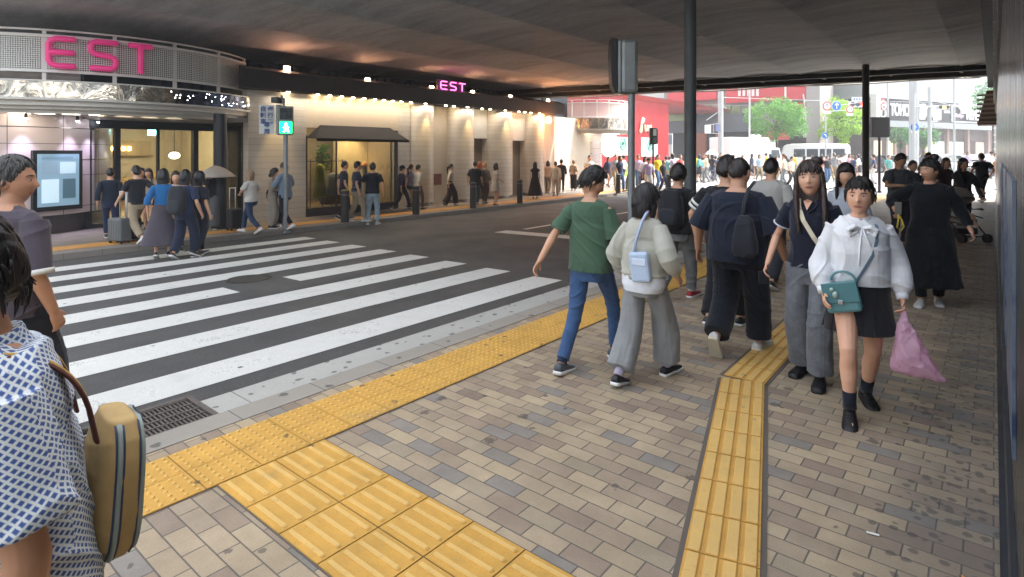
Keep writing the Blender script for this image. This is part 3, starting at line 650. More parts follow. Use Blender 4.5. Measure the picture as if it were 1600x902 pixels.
mb = MB(); mb.b2((-24, 4.9, ZF-.02), (EX-.12, 12.6, ZF+.01)); io('floor', mb, mat('#a89880', .3))
mb = MB(); mb.b2((-24, 2.9, 2.95), (EX-.12, 12.6, 3.05)); io('ceiling', mb, mat('#d8cfc0', .6))
mb = MB(); mb.b2((-22.6, 2.9, ZF), (-22.4, 8.6, 3.0)); mb.b2((-22.4, 8.6, ZF), (EX-.3, 8.75, 3.0)); io('back_wall', mb, mat('#c9b694', .6, 0, .15))
mb = MB(); mb.b2((-22.3, 5.2, 1.6), (-22.25, 7.6, 2.1)); io('sign_board', mb, mat('#b59a70', .5))
mb = MB()
for i in range(9): mb.b2((-22.24, 5.6+i*.16, 1.78), (-22.22, 5.6+i*.16+.1, 1.9))
io('sign_glow', mb, glow('#ffd56a', 8.))
mb = MB(); mb.b2((-20.5, 6.9, 2.25), (-20.46, 7.12, 2.42)); io('exit_light', mb, glow('#7fe6ee', 5.))
mb = MB()
for (x, y) in ((-18.2, 5.4), (-18.8, 6.2), (-19.6, 5.6), (-20.4, 6.6), (-18.4, 7.0), (-21, 7.4)): mb.cyl((x, y, 2.92), .09, .03, 12)
io('downlight', mb, glow('#fff0c8', 18.))
io('pendant', MB().ball((-19.1, 7.15, 1.62), (.15, .15, .1), 0, 14, 8), glow('#fff2d8', 6.)); io('pendant_cord', MB().tube([(-19.1, 7.15, 1.7), (-19.1, 7.15, 2.94)], .01, 6), DARK)
mb = MB()
for i in range(5): mb.b2((-21.8, 5.0+i*.7, ZF), (-21.3, 5.45+i*.7, .9+.2*(i % 2)))
io('shelf', mb, mat('#c79f5c', .6, 0, .5, 6.))
lamp('AREA', (-19.4, 6.4, 2.88), 50, '#ffe9cb', 2.4, (-19.4, 6.4, 0), parent=IN)
# mannequins
def mannequin(x, y, c, hat=None, z=ZF, label=''):
    t = thing('mannequin', label, 'mannequin', (x, y, z)); w = mat(c, .8, 0, .15)
    rings = [[(math.cos(a)*rx, math.sin(a)*rx*.7, zz) for a in np.linspace(0, 2*math.pi, 17)[:-1]] for zz, rx in ((.62, .25), (.9, .2), (1.08, .15), (1.25, .18), (1.38, .17), (1.44, .07))]
    obj('dress', MB().loft(rings), w, t, smooth=True)
    mb = MB().tube([(0, 0, 0), (0, 0, .7)], .02, 8).cyl((0, 0, 0), .16, .02, 20); obj('stand', mb, DARK, t)
    obj('head', MB().tube([(0, 0, 1.4), (0, 0, 1.5)], .045, 10).ball((0, 0, 1.6), (.075, .09, .11)), mat('#d8cdbb', .5), t, smooth=True)
    if hat: obj('hat', MB().cyl((0, 0, 1.65), .2, .02, 24).ball((0, 0, 1.68), (.1, .1, .09)), mat(hat, .8), t, smooth=False, sharp=40)
    return t
mannequin(-15.9, 8.2, '#e8e2d2', label='mannequin in a cream dress behind the corner window glass')
# big show window
mb = MB(); mb.b2((FX-.3, 9.05, 2.42), (FX, 12.36, 3.36)); eo('sign_panel', mb, mat('#d2c2ac', .55, 0, .08))
mb = MB(); mb.b2((FX-.1, 9.05, ZF), (FX+.02, 12.36, ZF+.22)); mb.b2((FX-.08, 9.05, ZF+.2), (FX, 9.10, 2.2)); mb.b2((FX-.08, 12.26, ZF+.2), (FX, 12.36, 2.42)); mb.b2((FX-.06, 10.05, ZF+.2), (FX-.01, 10.08, 2.2)); eo('window_frame', mb, mat('#2a211e', .5))
mb = MB(); mb.b2((FX-.04, 9.1, ZF+.22), (FX-.03, 12.26, 2.42)); eo('show_window_glass', mb, GL)
AW = thing('awning', 'black sloped awning above the lit show window', 'awning', (FX, 10.7, 2.1))
mb = MB(); mb.loft([[(FX+.002, 9.5, 2.5), (FX+.002, 12.0, 2.5), (FX+.04, 12.0, 2.5), (FX+.04, 9.5, 2.5)], [(FX+.002, 9.06, 2.12), (FX+.002, 12.36, 2.12), (FX+.55, 12.36, 2.1), (FX+.55, 9.06, 2.1)]]); mb.b2((FX+.53, 9.06, 2.03), (FX+.555, 12.36, 2.11)); obj('cover', mb, mat('#0f0e0e', .9), AW, world=True)
WI = thing('window_display', 'cream and wood window display room behind the show window', 'window display', (FX-1.5, 10.7, ZF))
def wo(nm, mb, m_, **k): return obj(nm, mb, m_, WI, world=True, **k)
mb = MB(); mb.b2((-18.0, 8.78, ZF), (-17.9, 12.5, 2.95)); mb.b2((-17.9, 12.3, ZF), (FX-.32, 12.4, 2.95)); mb.b2((-17.9, 8.8, ZF), (FX-.32, 8.88, 2.95)); wo('back_wall', mb, mat('#bfa988', .6))
mb = MB(); mb.b2((-16.6, 11.0, ZF), (-16.5, 12.28, 2.9)); wo('screen_panel', mb, mat('#d6c3a0', .5))
mb = MB(); mb.b2((-17.9, 8.9, ZF), (FX-.1, 12.3, ZF+.2)); wo('platform', mb, mat('#8d7350', .4))
mb = MB(); mb.b2((-17.9, 8.8, 2.93), (FX-.12, 12.4, 2.99)); wo('ceiling', mb, WHT)
mb = MB(); mb.b2((-16.3, 10.3, .1), (-15.9, 11.0, .62)); wo('table', mb, mat('#5d3a28', .5))
mb = MB(); mb.b2((-17.85, 9.5, .1), (-17.8, 9.95, 1.7)); wo('door', mb, mat('#8f8166', .6))
hb = wo('hanging_plant', MB(), mat('#51702c', .8)); pm = MB()
for i in range(160):
    a = rng.uniform(0, 6.28); r_ = rng.uniform(0, .2); z = rng.uniform(1.15, 1.95); pm.box((-16.8+math.cos(a)*r_, 10.75+math.sin(a)*r_, z), (.09, .03, .05), a)
hb.data = mesh_of(pm, mat('#51702c', .8))
lamp('AREA', (-16.0, 10.6, 2.88), 28, '#ffe6c0', 1.8, (-16.2, 10.6, 0), parent=WI); lamp('SPOT', (-15.5, 11.5, 2.85), 60, '#ffcf8a', .05, (-16.5, 11.6, 1.2), 60, parent=WI)
def hanger(y, x, c, w, h, label, z=1.25):
    t = thing('garment', label, 'garment', (x, y, z))
    rings = [[(math.cos(a)*d*.12, math.sin(a)*ww, zz) for a in np.linspace(0, 2*math.pi, 17)[:-1]] for zz, ww, d in ((-h, w*.62, .9), (-h*.5, w*.5, .8), (-.12, w*.45, .8), (0, w*.42, .6), (.05, w*.12, .4))]
    obj('cloth', MB().loft(rings), cloth(c), t, smooth=True); obj('hook', MB().tube([(0, 0, .04), (0, 0, .14), (.03, 0, .17)], .006, 6), DARK, t); return t
hanger(9.78, -15.45, '#d6d23e', .36, .95, 'bright yellow dress hanging in the show window', 1.32); hanger(10.3, -15.5, '#c9c9bd', .5, .62, 'pale grey blouse hanging beside the yellow dress', 1.05)
mb = MB()
for y in (9.5, 9.9, 10.2, 10.6): mb.tube([(-15.5, y, ZF+.2), (-15.5, y, 1.5)], .012, 6)
mb.tube([(-15.5, 9.4, 1.45), (-15.5, 10.7, 1.45)], .012, 6); wo('clothes_rail', mb, DARK)
def hat(y, x, z, lab):
    t = thing('straw_hat', lab, 'hat', (x, y, z)); mh = mat('#d9a05c', .7); obj('brim', MB().cyl((0, 0, 0), .2, .015, 24), mh, t); obj('crown', MB().ball((0, 0, .03), (.1, .1, .1)), mh, t, smooth=True)
hat(11.55, -15.7, 1.28, 'straw hat on a tall stand in the show window'); hat(10.55, -16.1, .63, 'straw hat lying on the low table in the show window')
obj('display_stand', MB().tube([(-15.7, 11.55, ZF+.2), (-15.7, 11.55, 1.28)], .1, 12), mat('#d9d8c4', .5), WI, world=True)
# far canopy and drum
FC = dep(918, HOR, 33.2); K2, r2 = canopy(FC.x, FC.y, 2.55, -150, 60, (2.72, 2.95, 3.5, 3.6, 4.35, 4.5), 'smaller round canopy with mesh drum at the far corner', n=32)
DF = dep(909, HOR, 33.0); D2 = thing('clad_drum', 'small round metal clad column block beneath the far canopy', 'column', (DF.x, DF.y, ZF))
mb = MB(); mb.cyl((0, 0, 0), 1.13, 2.85, 40); obj('cladding', mb, m_clad(DF.x, DF.y, 1.13), D2, sharp=30)
mb = MB()
for z in (2.35, 1.75): mb.arc((0, 0), 1.12, 1.14, z-.015, z+.015, 0, 2*math.pi, 40)
obj('seam_trim', mb, mat('#e8e0da', .12, .9, .6, 3.), D2)
# bright shop front by the far corner
BS = thing('lit_shopfront', 'bright white and purple lit shop front between piers and far drum', 'shop', (-17.0, 24, ZF))
for (pa, pb, ya, yb, c, e, nm) in ((850, 880, 216, 300, '#f4eef6', 2.6, 'light_wall'), (852, 862, 222, 250, '#8a55d8', 2.5, 'purple_screen'), (866, 870, 220, 280, '#7f9cb4', .8, 'door_frame'), (873, 879, 222, 240, '#b8d8da', 1.4, 'poster')):
    o_ = .0 if nm == 'light_wall' else .03
    p0, p1 = onX(pa, ya, -17.2+o_), onX(pb, yb, -17.2+o_); mb = MB(); mb.b2((-17.3+o_, p0.y, max(ZF, p1.z)), (-17.2+o_, p1.y, p0.z)); obj(nm, mb, glow(c, e), BS, world=True)  # every panel emits, even door frame and poster, standing in for shop light
# globe lamp at the corner
gb = thing('globe_lamp', 'glowing orange globe lamp at the far corner of the piers', 'lamp', onX(857, 188, FX+.3))
obj('globe', MB().ball((0, 0, 0), .13, 0, 16, 10), glow('#ffb070', 22.), gb, smooth=True); obj('bracket', MB().tube([(0, 0, .1), (-.1, 0, .5), (-.3, 0, .6)], .02, 8), DARK, gb)
lamp('POINT', gb.location+Vector((.2, 0, 0)), 25, '#ff9a50', .12)
# ------------------------------------------------------------------ beyond the viaduct: buildings
def block(A, B, z0, z1, th, inset=0.):
    """solid wall/slab from A to B (plan), z0..z1, thickness th away from the viewer"""
    A, B = Vector((A[0], A[1], 0)), Vector((B[0], B[1], 0)); u = (B-A).normalized(); n = Vector((-u.y, u.x, 0))
    if n.dot(Vector(Fv)) < 0: n = -n
    mb = MB(); P = [A+n*inset, B+n*inset, B+n*(inset+th), A+n*(inset+th)]
    mb.loft([[(p.x, p.y, z0) for p in P], [(p.x, p.y, z1) for p in P]]); return mb
def wmat(A, B, px): # point on plan line A-B seen at picture column px
    d = ray(px, HOR)[:2]; A, B = np.array(A[:2]), np.array(B[:2]); u = B-A; M_ = np.array([d, -u]).T; s = np.linalg.solve(M_, A); return Vector((d[0]*s[0], d[1]*s[0], 0))
def zat(p, py): return EYE+(HOR-py)*depth_of((p[0], p[1], EYE))/FPX
# --- red shop
RX = -22.; RA, RB = (RX, yx(935, RX)), (RX, yx(1044.5, RX))
RS = thing('red_building', 'bright red corner shop with pale script letters and lit posters', 'building', (RX, RB[1], ZF))
def part(parent, nm, mb, m_, **k): return obj(nm, mb, m_, parent, world=True, **k)
RED = mat('#ad1c24', .45, 0, .1, 1.)
part(RS, 'wall', block(RA, RB, ZF, 5.9, 6), RED)
mb = MB(); mb.loft([[(RX+.02, RA[1], 5.9), (RX+.6, RA[1], 6.2), (RX-6, RA[1], 6.3), (RX-6, RA[1], 5.95)], [(RX+.02, RB[1]+14, 5.9), (RX+.6, RB[1]+14, 6.2), (RX-6, RB[1]+14, 6.3), (RX-6, RB[1]+14, 5.95)]]); part(RS, 'roof_edge', mb, mat('#c24a45', .5))
TEAL = glow('#9fd0c8', .15)
for (pa, pb, y0, y1) in ((962, 980, 214, 243), (1001, 1026, 215, 245)):
    a, b = wmat(RA, RB, pa), wmat(RA, RB, pb); z1_, z0_ = zat(a, y0), zat(a, y1); mb = MB(); mb.b2((RX, a.y, z0_), (RX+.08, b.y, z1_)); pf = part(RS, 'poster_frame', mb, WHT)
    mb = MB(); mb.b2((RX+.08, a.y+.2, z0_+.12), (RX+.1, b.y-.2, z1_-.12)); part(RS, 'poster', mb, TEAL)
    # green round emblem: ring and a crowned figure outline
    cy_, cz = (a.y+b.y)/2, (z0_+z1_)/2+.15; g = mat('#24614f', .5); mb = MB(); r_ = .42
    mb.tube([(RX+.12, cy_+r_*math.cos(t_), cz+r_*math.sin(t_)) for t_ in np.linspace(0, 2*math.pi, 25)], .035, 6)
    mb.ball((RX+.12, cy_, cz+.05), (.02, .1, .14), 0, 10, 6)
    for s_ in (-1, 1): mb.tube([(RX+.12, cy_+s_*.10, cz-.28), (RX+.12, cy_+s_*.2, cz), (RX+.12, cy_+s_*.14, cz+.2)], .03, 6)
    part(RS, 'emblem', mb, g)
a = wmat(RA, RB, 950); part(RS, 'round_sign', MB().loft([[(RX+q, a.y+1.15*math.cos(t_), 2.35+1.0*math.sin(t_)) for t_ in np.linspace(0, 2*math.pi, 33)[:-1]] for q in (.02, .15)]), glow('#fff6ee', .8))
part(RS, 'planter', block((RX+.3, RA[1]+2), (RX+.3, RB[1]-3), ZF, .75, .4), mat('#9fb33f', .8, 0, .4, 8.))
# script letters: looped first letter then u, r
cream = mat('#efe2c4', .5); a = wmat(RA, RB, 986); sc = .55
LOOP = [(0, -.9), (.25, -.3), (.45, .5), (.85, 1.15), (1.15, 1.0), (.95, .6), (.5, .35), (.4, -.1), (.45, -.75), (.2, -1.0)]
U_ = [(1.35, .1), (1.35, -.45), (1.6, -.75), (1.95, -.6), (2.1, .1)]; R_ = [(2.5, -.75), (2.55, .05), (2.95, .08), (3.05, -.2), (2.6, -.35), (3.3, -.8)]
for st in (LOOP, U_, R_):
    part(RS, 'letter', MB().tube([(RX+.12, a.y+1.25+u*.95*sc*1.25, 3.85+v*sc) for u, v in st], .085, 8, up=(1, 0, 0)), cream, smooth=True)
# --- grey block with red billboard behind the junction
GY = 62.; GA, GB = onY(1035, HOR, GY), onY(1292, HOR, GY)
GB_ = thing('office_block', 'pale grey block with green windows, red billboards and dark arcade', 'building', (GA.x, GY, 0))
def span(nm, pa, pb, ya, yb, m_, inset=0., th=.3, parent=GB_, A=GA, B=GB):
    p, q = wmat(A, B, pa), wmat(A, B, pb); return part(parent, nm, block(p, q, max(ZF, zat(p, yb)), zat(p, ya), th, inset), m_)
PALE = mat('#8d8b84', .7, 0, .15, .5); GREY = mat('#5f6369', .6, 0, .15, .4); GWIN = mat('#7f8a5c', .15, .2, .25, .6)
span('wall', 1036, 1263, 60, 208, PALE, .3, 12); span('wall_band', 1040, 1168, 182, 208, GREY, .0, .28); span('arcade', 1046, 1168, 208, 256, mat('#1b1415', .7, 0, .3, .5), .9, .2)
for k in range(4): span('window', 1100+k*14.5, 1112.5+k*14.5, 165, 180, GWIN, .1, .18)
for pa, pb in ((1085, 1102), (1118, 1124)): span('pillar', pa, pb, 208, 256, mat('#a85f40', .6, 0, .2), .0, .6)
span('billboard', 1046, 1122, 100, 160, mat('#bd2229', .5), -.5, .4); span('billboard', 1137, 1262, 100, 162, mat('#bd2229', .5), -.5, .4); span('billboard', 1231, 1262, 162, 171, mat('#bd2229', .5), -.5, .4)
for k in range(5): span('billboard_letter', 1156+k*7, 1160+k*7, 128, 151, WHT, -.56, .05)
span('billboard_letter', 1228, 1231, 128, 157, WHT, -.56, .05)
span('round_window', 1047, 1082, 160, 190, mat('#8a9a5e', .2, .1, .2), -.25, .2)
span('tower', 1263, 1284, 20, 250, mat('#938c88', .7, 0, .1, .5), -.8, 6); span('tower_edge', 1256, 1263, 20, 215, WHT, -.3, .5)
span('shop_sign', 1195, 1235, 206, 219, mat('#c9554a', .6), -.6, .3)
# glass office behind the second tree
HA, HB = dep(1284, HOR, 84), dep(1352, HOR, 80); HO = thing('glass_office', 'dark glass office with white mullions behind the yellow-green tree', 'building', (HA.x, HA.y, 0))
part(HO, 'wall', block(HA, HB, 0, 16, 8), mat('#5b6873', .2, .3, .3, .4))
for k in range(12): p = wmat(HA, HB, 1285+k*6); part(HO, 'mullion', MB().b2((p.x-.06, p.y-.35, 0), (p.x+.06, p.y-.1, 16)), WHT)
for z in np.arange(2.6, 15, 1.9): part(HO, 'floor_band', block(HA, HB, z, z+.22, .1, -.25), WHT)
# --- cinema and department store
TA, TB = dep(1354, HOR, 59), dep(1604, HOR, 74.5); TC = thing('cinema_building', 'long pale building with a dark cinema sign band and brown ground floor', 'building', (TA.x, TA.y, 0))
def ts(nm, pa, pb, za, zb, m_, inset=0., th=.3): p, q = wmat(TA, TB, pa), wmat(TA, TB, pb); return part(TC, nm, block(p, q, za, zb, th, inset), m_)
WP = mat('#979c9e', .6, 0, .12, .3); ts('wall', 1355, 1600, 7.3, 13, WP, .0, 14); ts('sign_band', 1364, 1562, 5.0, 7.3, mat('#24272c', .8, 0, .1, .5), .15, 12); ts('ledge', 1364, 1562, 4.35, 5.0, mat('#82898b', .5, 0, .1), -.25, 10)
ts('ground_floor', 1356, 1575, 0, 4.35, mat('#4d3d38', .7, 0, .25, .6), .5, 10); ts('blade_sign', 1357, 1363, 3.6, 7.6, WHT, -.8, .6)
for (pa, pb, c, e) in ((1372, 1382, '#d8c79c', .35), (1392, 1400, '#cdbb8c', .3), (1452, 1462, '#e9c979', .5), (1464, 1480, '#b8c8c8', .3), (1484, 1492, '#e0d39c', .4), (1494, 1510, '#9fb0b0', .3), (1530, 1542, '#a58e7c', .15)):
    ts('shop_window', pa, pb, .4, 2.9, glow(c, e), .3, .15)
for pa in (1400, 1417, 1446, 1482, 1514, 1546): ts('pillar', pa, pa+3, 0, 4.35, mat('#8c7468', .6), .1, .4)
tu = (TB-TA); tu.z = 0; tu.normalize(); tn = Vector((tu.y, -tu.x, 0)); tn = tn if tn.dot(Vector(Fv)) < 0 else -tn
def tsign(body, px, pz, size, m_, sx=1., nm='sign_letters', off=.12, bold=0.):
    p = wmat(TA, TB, px); p = p+tn*off; p.z = pz; return text(nm, body, size, facing(p, tn), m_, TC, .04, 'CENTER', sx, bold)
WL_ = glow('#ffffff', .6, 'sign_white'); WL_ = mat('#f4f4f2', .4, 0, .02)
o = tsign('TOHO CINEMAS', 1426, 6.1, 1.75, WL_, .66, bold=.03)
p = wmat(TA, TB, 1377)+tn*.1; mb = MB()
for (r_, h, s0) in ((.62, .55, 0),):
    F4 = facing(p, tn)
    rr_ = [[F4@Vector((math.cos(q)*.62, .5+math.sin(q)*.62, zz)) for q in np.linspace(0, 2*math.pi, 25)[:-1]] for zz in (0, .08)]
    mb.loft([[Vector((v.x, v.y, v.z+6.1)) for v in ring_] for ring_ in rr_])
obj('emblem', mb, mat('#d0262c', .4), TC, world=True)
mb = MB(); F4 = facing(p+Vector((0, 0, 6.1))+tn*.1, tn)
mb.tube([F4@Vector((math.cos(q)*(.08+q*.05), .35+math.sin(q)*(.08+q*.05)-.0, .03)) for q in np.linspace(0, 9, 30)], .06, 6); mb.tube([F4@Vector(v) for v in ((-.35, -.1, .03), (-.45, -.6, .03), (-.1, -.85, .03), (.35, -.6, .03), (.3, -.1, .03))], .07, 6)
obj('emblem_swirl', mb, WL_, TC, world=True)
o = tsign('MENS', 1518, 6.02, 1.75, WL_, .62, off=.1, bold=.02); tsign('Hankyu', 1497, 5.9, .6, mat('#d8b7d8', .4), .95, off=.1, bold=.01)
for (pa, pb, za, zb) in ((1488, 1533, 6.95, 7.05), (1488, 1533, 5.15, 5.25), (1488, 1489, 5.15, 7.05), (1532, 1533, 5.15, 7.05)): ts('sign_border', pa, pb, za, zb, WL_, .02, .1)
tsign('HANKYU', 1462, 4.68, .42, mat('#e9f1f1', .4), 1.2, off=.4)
# tall pale mass far behind so the horizon is closed
for i, (pa, pb, d, h, c, lb) in enumerate(((930, 1050, 95, 26, '#a9a49c', 'far beige tower beyond the red shop'), (1590, 1640, 88, 22, '#b4b8ba', 'far grey block beyond the cinema at its far end'), (1330, 1370, 120, 30, '#9aa2a8', 'far blue grey tower between office and cinema'))):
    A_, B_ = dep(pa, HOR, d), dep(pb, HOR, d); t_ = thing('far_building', lb, 'building', (A_.x, A_.y, 0)); part(t_, 'wall', block(A_, B_, -.1, h, 10), mat(c, .7, 0, .1, .2))
    for z in range(3, h-2, 3): part(t_, 'window_band', block(A_, B_, z, z+1.5, .1, -.12), mat('#5f6b74', .2, .2))

# ------------------------------------------------------------------ trees
def m_leaf(c1, c2, c3):
    t = NT('foliage'); p = t.pos(); n = t.noise(p, 1.3, 4, .6); w = t.white(t.vmul(p, (9., 9., 9.))); f = t.M('ADD', t.M('MULTIPLY', n, .65), t.M('MULTIPLY', t.noise(p, 9., 2), .35))
    t.col(t.ramp(f, [(.35, c1), (.5, c2), (.65, c3)])); t.rough(.6); tl = t.new('ShaderNodeBsdfTranslucent'); t.ln(t.ramp(f, [(.35, c2), (.65, c3)]), tl.inputs[0]); mx = t.new('ShaderNodeMixShader'); mx.inputs[0].default_value = .4
    t.ln(t.b.outputs[0], mx.inputs[1]); t.ln(tl.outputs[0], mx.inputs[2]); t.ln(mx.outputs[0], t.out.inputs[0]); return t.m
LF1 = m_leaf('#2f5a26', '#4f8434', '#76a94a'); LF2 = m_leaf('#4c7a1e', '#86b52a', '#b6d748'); LF3 = m_leaf('#2b5230', '#3f7440', '#5f9658'); BARK = mat('#5a4a3c', .9, 0, .4, 8., .5, 30.)
def tree(name, label, base, h, cz, rx, rz, m_, n=2600, ls=.17, trunk=.13, seed=1):
    g = np.random.default_rng(seed); t = thing(name, label, 'tree', base)
    mb = MB(); mb.tube([(0, 0, 0), (.04, .02, cz*.4), (-.03, .05, cz*.8), (0, 0, cz*1.05)], [trunk, trunk*.8, trunk*.62, trunk*.3], 10)
    cl = []
    for k in range(26):
        a = g.uniform(0, 6.28); u = g.uniform(-1, 1); q = g.uniform(.45, 1)**.6; s_ = math.sqrt(1-u*u); cl.append((math.cos(a)*s_*rx*q*.86, math.sin(a)*s_*rx*q*.86, cz+u*rz*q*.86, g.uniform(.25, .5)*rx))
    for c in cl[:9]: mb.tube([(0, 0, cz*.75+g.uniform(-.3, .2)), (c[0]*.5, c[1]*.5, (cz*.85+c[2])/2), c[:3]], [trunk*.45, trunk*.28, trunk*.1], 6)
    obj('trunk', mb, BARK, t, smooth=True)
    V = []; F = []
    for i in range(n):
        c = cl[g.integers(len(cl))]; d = g.normal(size=3); d /= np.linalg.norm(d); q = g.uniform(.3, 1)**.5*c[3]; p = np.array(c[:3])+d*q*np.array([1, 1, .8]); a = g.normal(size=3); a /= np.linalg.norm(a); b = np.cross(a, g.normal(size=3)); b /= np.linalg.norm(b); s_ = ls*g.uniform(.6, 1.2); o_ = len(V)
        V += [tuple(p-a*s_*.6), tuple(p+b*s_*.3), tuple(p+a*s_*.6), tuple(p-b*s_*.3)]; F.append((o_, o_+1, o_+2, o_+3))
    me = bpy.data.meshes.new('crown'); me.from_pydata(V, [], F); me.materials.append(m_); obj('crown', me, None, t); return t
def base(px, d, z=0.): p = dep(px, HOR, d); return Vector((p.x, p.y, z))
tree('street_tree', 'round dark green street tree above the white truck', base(1213, 50), 6, 4.6, 2.5, 2.1, LF1, 5200, .2, seed=3)
tree('street_tree', 'yellow-green street tree behind the blue arrow sign', base(1314, 54), 7, 4.4, 1.95, 2.3, LF2, 4200, .2, seed=5)
tree('street_tree', 'second yellow-green tree crown above the road signs', base(1302, 60), 8, 6.2, 1.5, 1.2, LF2, 1500, .2, seed=15)
tree('street_tree', 'small dark tree before the cinema sign, left of the thick white pole', base(1408, 54), 5, 3.1, 1.1, 1.05, LF3, 1500, .17, seed=7)
tree('street_tree', 'small dark tree touching the thick white pole in front of the cinema', base(1443, 56), 5, 3.0, 1.35, 1.05, LF3, 1900, .17, seed=9)
tree('street_tree', 'pale tall tree above the department store sign near the wall', base(1552, 50), 8, 6.3, 1.9, 1.8, LF3, 2400, .2, seed=11)

# ------------------------------------------------------------------ poles, signals and road signs
PW = mat('#b2b6b7', .45, .2, .15, 3.); PG = mat('#8f9496', .45, .4, .2, 6.); BK = mat('#17181a', .5, .1, .1)
def post(name, label, px, d, r, ztop, m_, cat='pole', z0=0., extra=None):
    b = base(px, d, z0); t = thing(name, label, cat, b); obj('shaft', MB().cyl((0, 0, 0), r, ztop-z0, 14), m_, t, sharp=40)
    obj('base_plate', MB().cyl((0, 0, 0), r*1.6, .06, 14), m_, t, sharp=40); return t, b
nC = Vector((Fv[0], Fv[1], 0))*-1   # towards the viewer
Rw = Vector((Rv[0], Rv[1], 0))
def disc(parent, p, r, mats, rings, nm='sign_face'):
    M4 = facing(p, nC)
    for k, (rr_, m_, z) in enumerate(rings):
        mb = MB(); mb.loft([[M4@Vector((math.cos(a)*rr_, math.sin(a)*rr_, zz)) for a in np.linspace(0, 2*math.pi, 33)[:-1]] for zz in (z-.02, z)]); obj(nm if k == 0 else 'sign_rim' if k == 1 else 'sign_field', mb, m_, parent, world=True)
    return M4
SR, SB, SW = mat('#c8262c', .4, 0, .02), mat('#1f6fc4', .4, 0, .02), mat('#eceeee', .4, 0, .02)
def picto(parent, M4, lines, r, m_, nm='pictogram'):
    mb = MB()
    for L in lines: mb.tube([M4@Vector((a, b, .035)) for a, b in L], r, 6)
    obj(nm, mb, m_, parent, world=True)
def plate(parent, p, w, h, m_, nm='sign_plate', th=.03): M4 = facing(p, nC); return pl(nm, M4, -w/2, w/2, -h/2, h/2, -th, 0, m_, parent), M4
def at(b, d, px, py): return dep(px, py, d)
# road sign group on the junction (arrow, no bicycles, no turning)
t, b = post('road_sign_post', 'white post carrying a red-ringed sign and the round blue arrow sign', 1290, 44, .055, zat(base(1290, 44), 176), PW, 'road sign')
p = dep(1292, 166, 43.8); M4 = disc(t, p, .3, None, ((.34, SW, 0), (.33, SR, .022), (.25, SW, .044))); picto(t, facing(p+nC*.02, nC), (((-.12, -.06), (-.02, .1), (.1, -.06)), ((-.12, .12), (.12, .12))), .02, mat('#2a3f8a', .5))
p = dep(1307, 166, 43.8); disc(t, p, .33, None, ((.35, SW, 0), (.33, SB, .022))); picto(t, facing(p, nC), (((0, -.2), (0, .2)), ((-.13, .08), (0, .22), (.13, .08))), .035, SW, 'arrow')
plate(t, dep(1293, 176, 43.8), .5, .2, SW); p = dep(1289, 212, 43.8); disc(t, p, .22, None, ((.24, SW, 0), (.23, SB, .022))); picto(t, facing(p, nC), (((-.08, .06), (.02, .08), (.08, -.08)),), .03, SW)
obj('sign_arm', MB().tube([dep(1290, 175, 44), dep(1330, 172, 44)], .03, 8), PW, t, world=True)
p = dep(1328, 171, 43.8); disc(t, p, .3, None, ((.3, SW, 0), (.29, SR, .022), (.22, SW, .044))); plate(t, dep(1328, 179, 43.8), .5, .18, SW); picto(t, facing(p+nC*.02, nC), (((-.08, -.06), (-.08, .08)), ((.0, .08), (.08, .08), (.08, -.06))), .02, mat('#2a3f8a', .5))
# horizontal vehicle signal on an arm
def vsignal(name, label, px, py, d, lit, wpx, post_px, arm_to=None):
    b = base(post_px, d); t = thing(name, label, 'traffic signal', b); pc_ = dep(px, py, d); w = wpx*d/FPX; obj('shaft', MB().cyl((0, 0, 0), .09, pc_.z+.9, 12), PW, t, sharp=40)
    obj('arm', MB().tube([Vector((b.x, b.y, pc_.z+.05)), pc_+Vector((0, 0, .05))+nC*-.1], .035, 8), PW, t, world=True); M4 = facing(pc_, nC)
    pl('housing', M4, -w/2, w/2, -w*.17, w*.17, -.12, .02, mat('#d9dcdd', .4), t); cols = ['#0f3f3a', '#4a3a12', '#4a1516']; em = ['#38e0b0', '#ffb030', '#ff3a28']
    for k in range(3):
        q = M4@Vector((-w*.31+k*w*.31, 0, .03)); mb = MB(); mb.loft([[facing(q, nC)@Vector((math.cos(a)*w*.125, math.sin(a)*w*.125, zz)) for a in np.linspace(0, 2*math.pi, 17)[:-1]] for zz in (-.02, .015)])
        obj('lens', mb, glow(em[k], 6.) if k == lit else mat('#3a4450', .3), t, world=True)
        mb = MB(); ring = [facing(q, nC)@Vector((math.cos(a)*w*.145, math.sin(a)*w*.145, 0)) for a in np.linspace(-.2, math.pi+.2, 12)]; mb.tube(ring, .012, 5); mb.tube([v+nC*.12 for v in ring], .012, 5); obj('visor', mb, BK, t, world=True)
    return t, pc_
t, pc_ = vsignal('traffic_signal', 'traffic signal lit red above the blue arrow sign', 1340, 163.5, 46, 2, 26, 1356)
plate(t, dep(1341, 155, 46), 1.0, .3, SW, 'name_plate'); 
for k in range(4): plate(t, dep(1335+k*4.2, 155, 45.97), .12, .13, SB, 'name_mark')
t, pc_ = vsignal('traffic_signal', 'amber and red lit signal hanging in front of the cinema sign', 1475, 168, 40, 1, 18, 1428)
plate(t, dep(1480, 175, 40), .4, .18, SW)
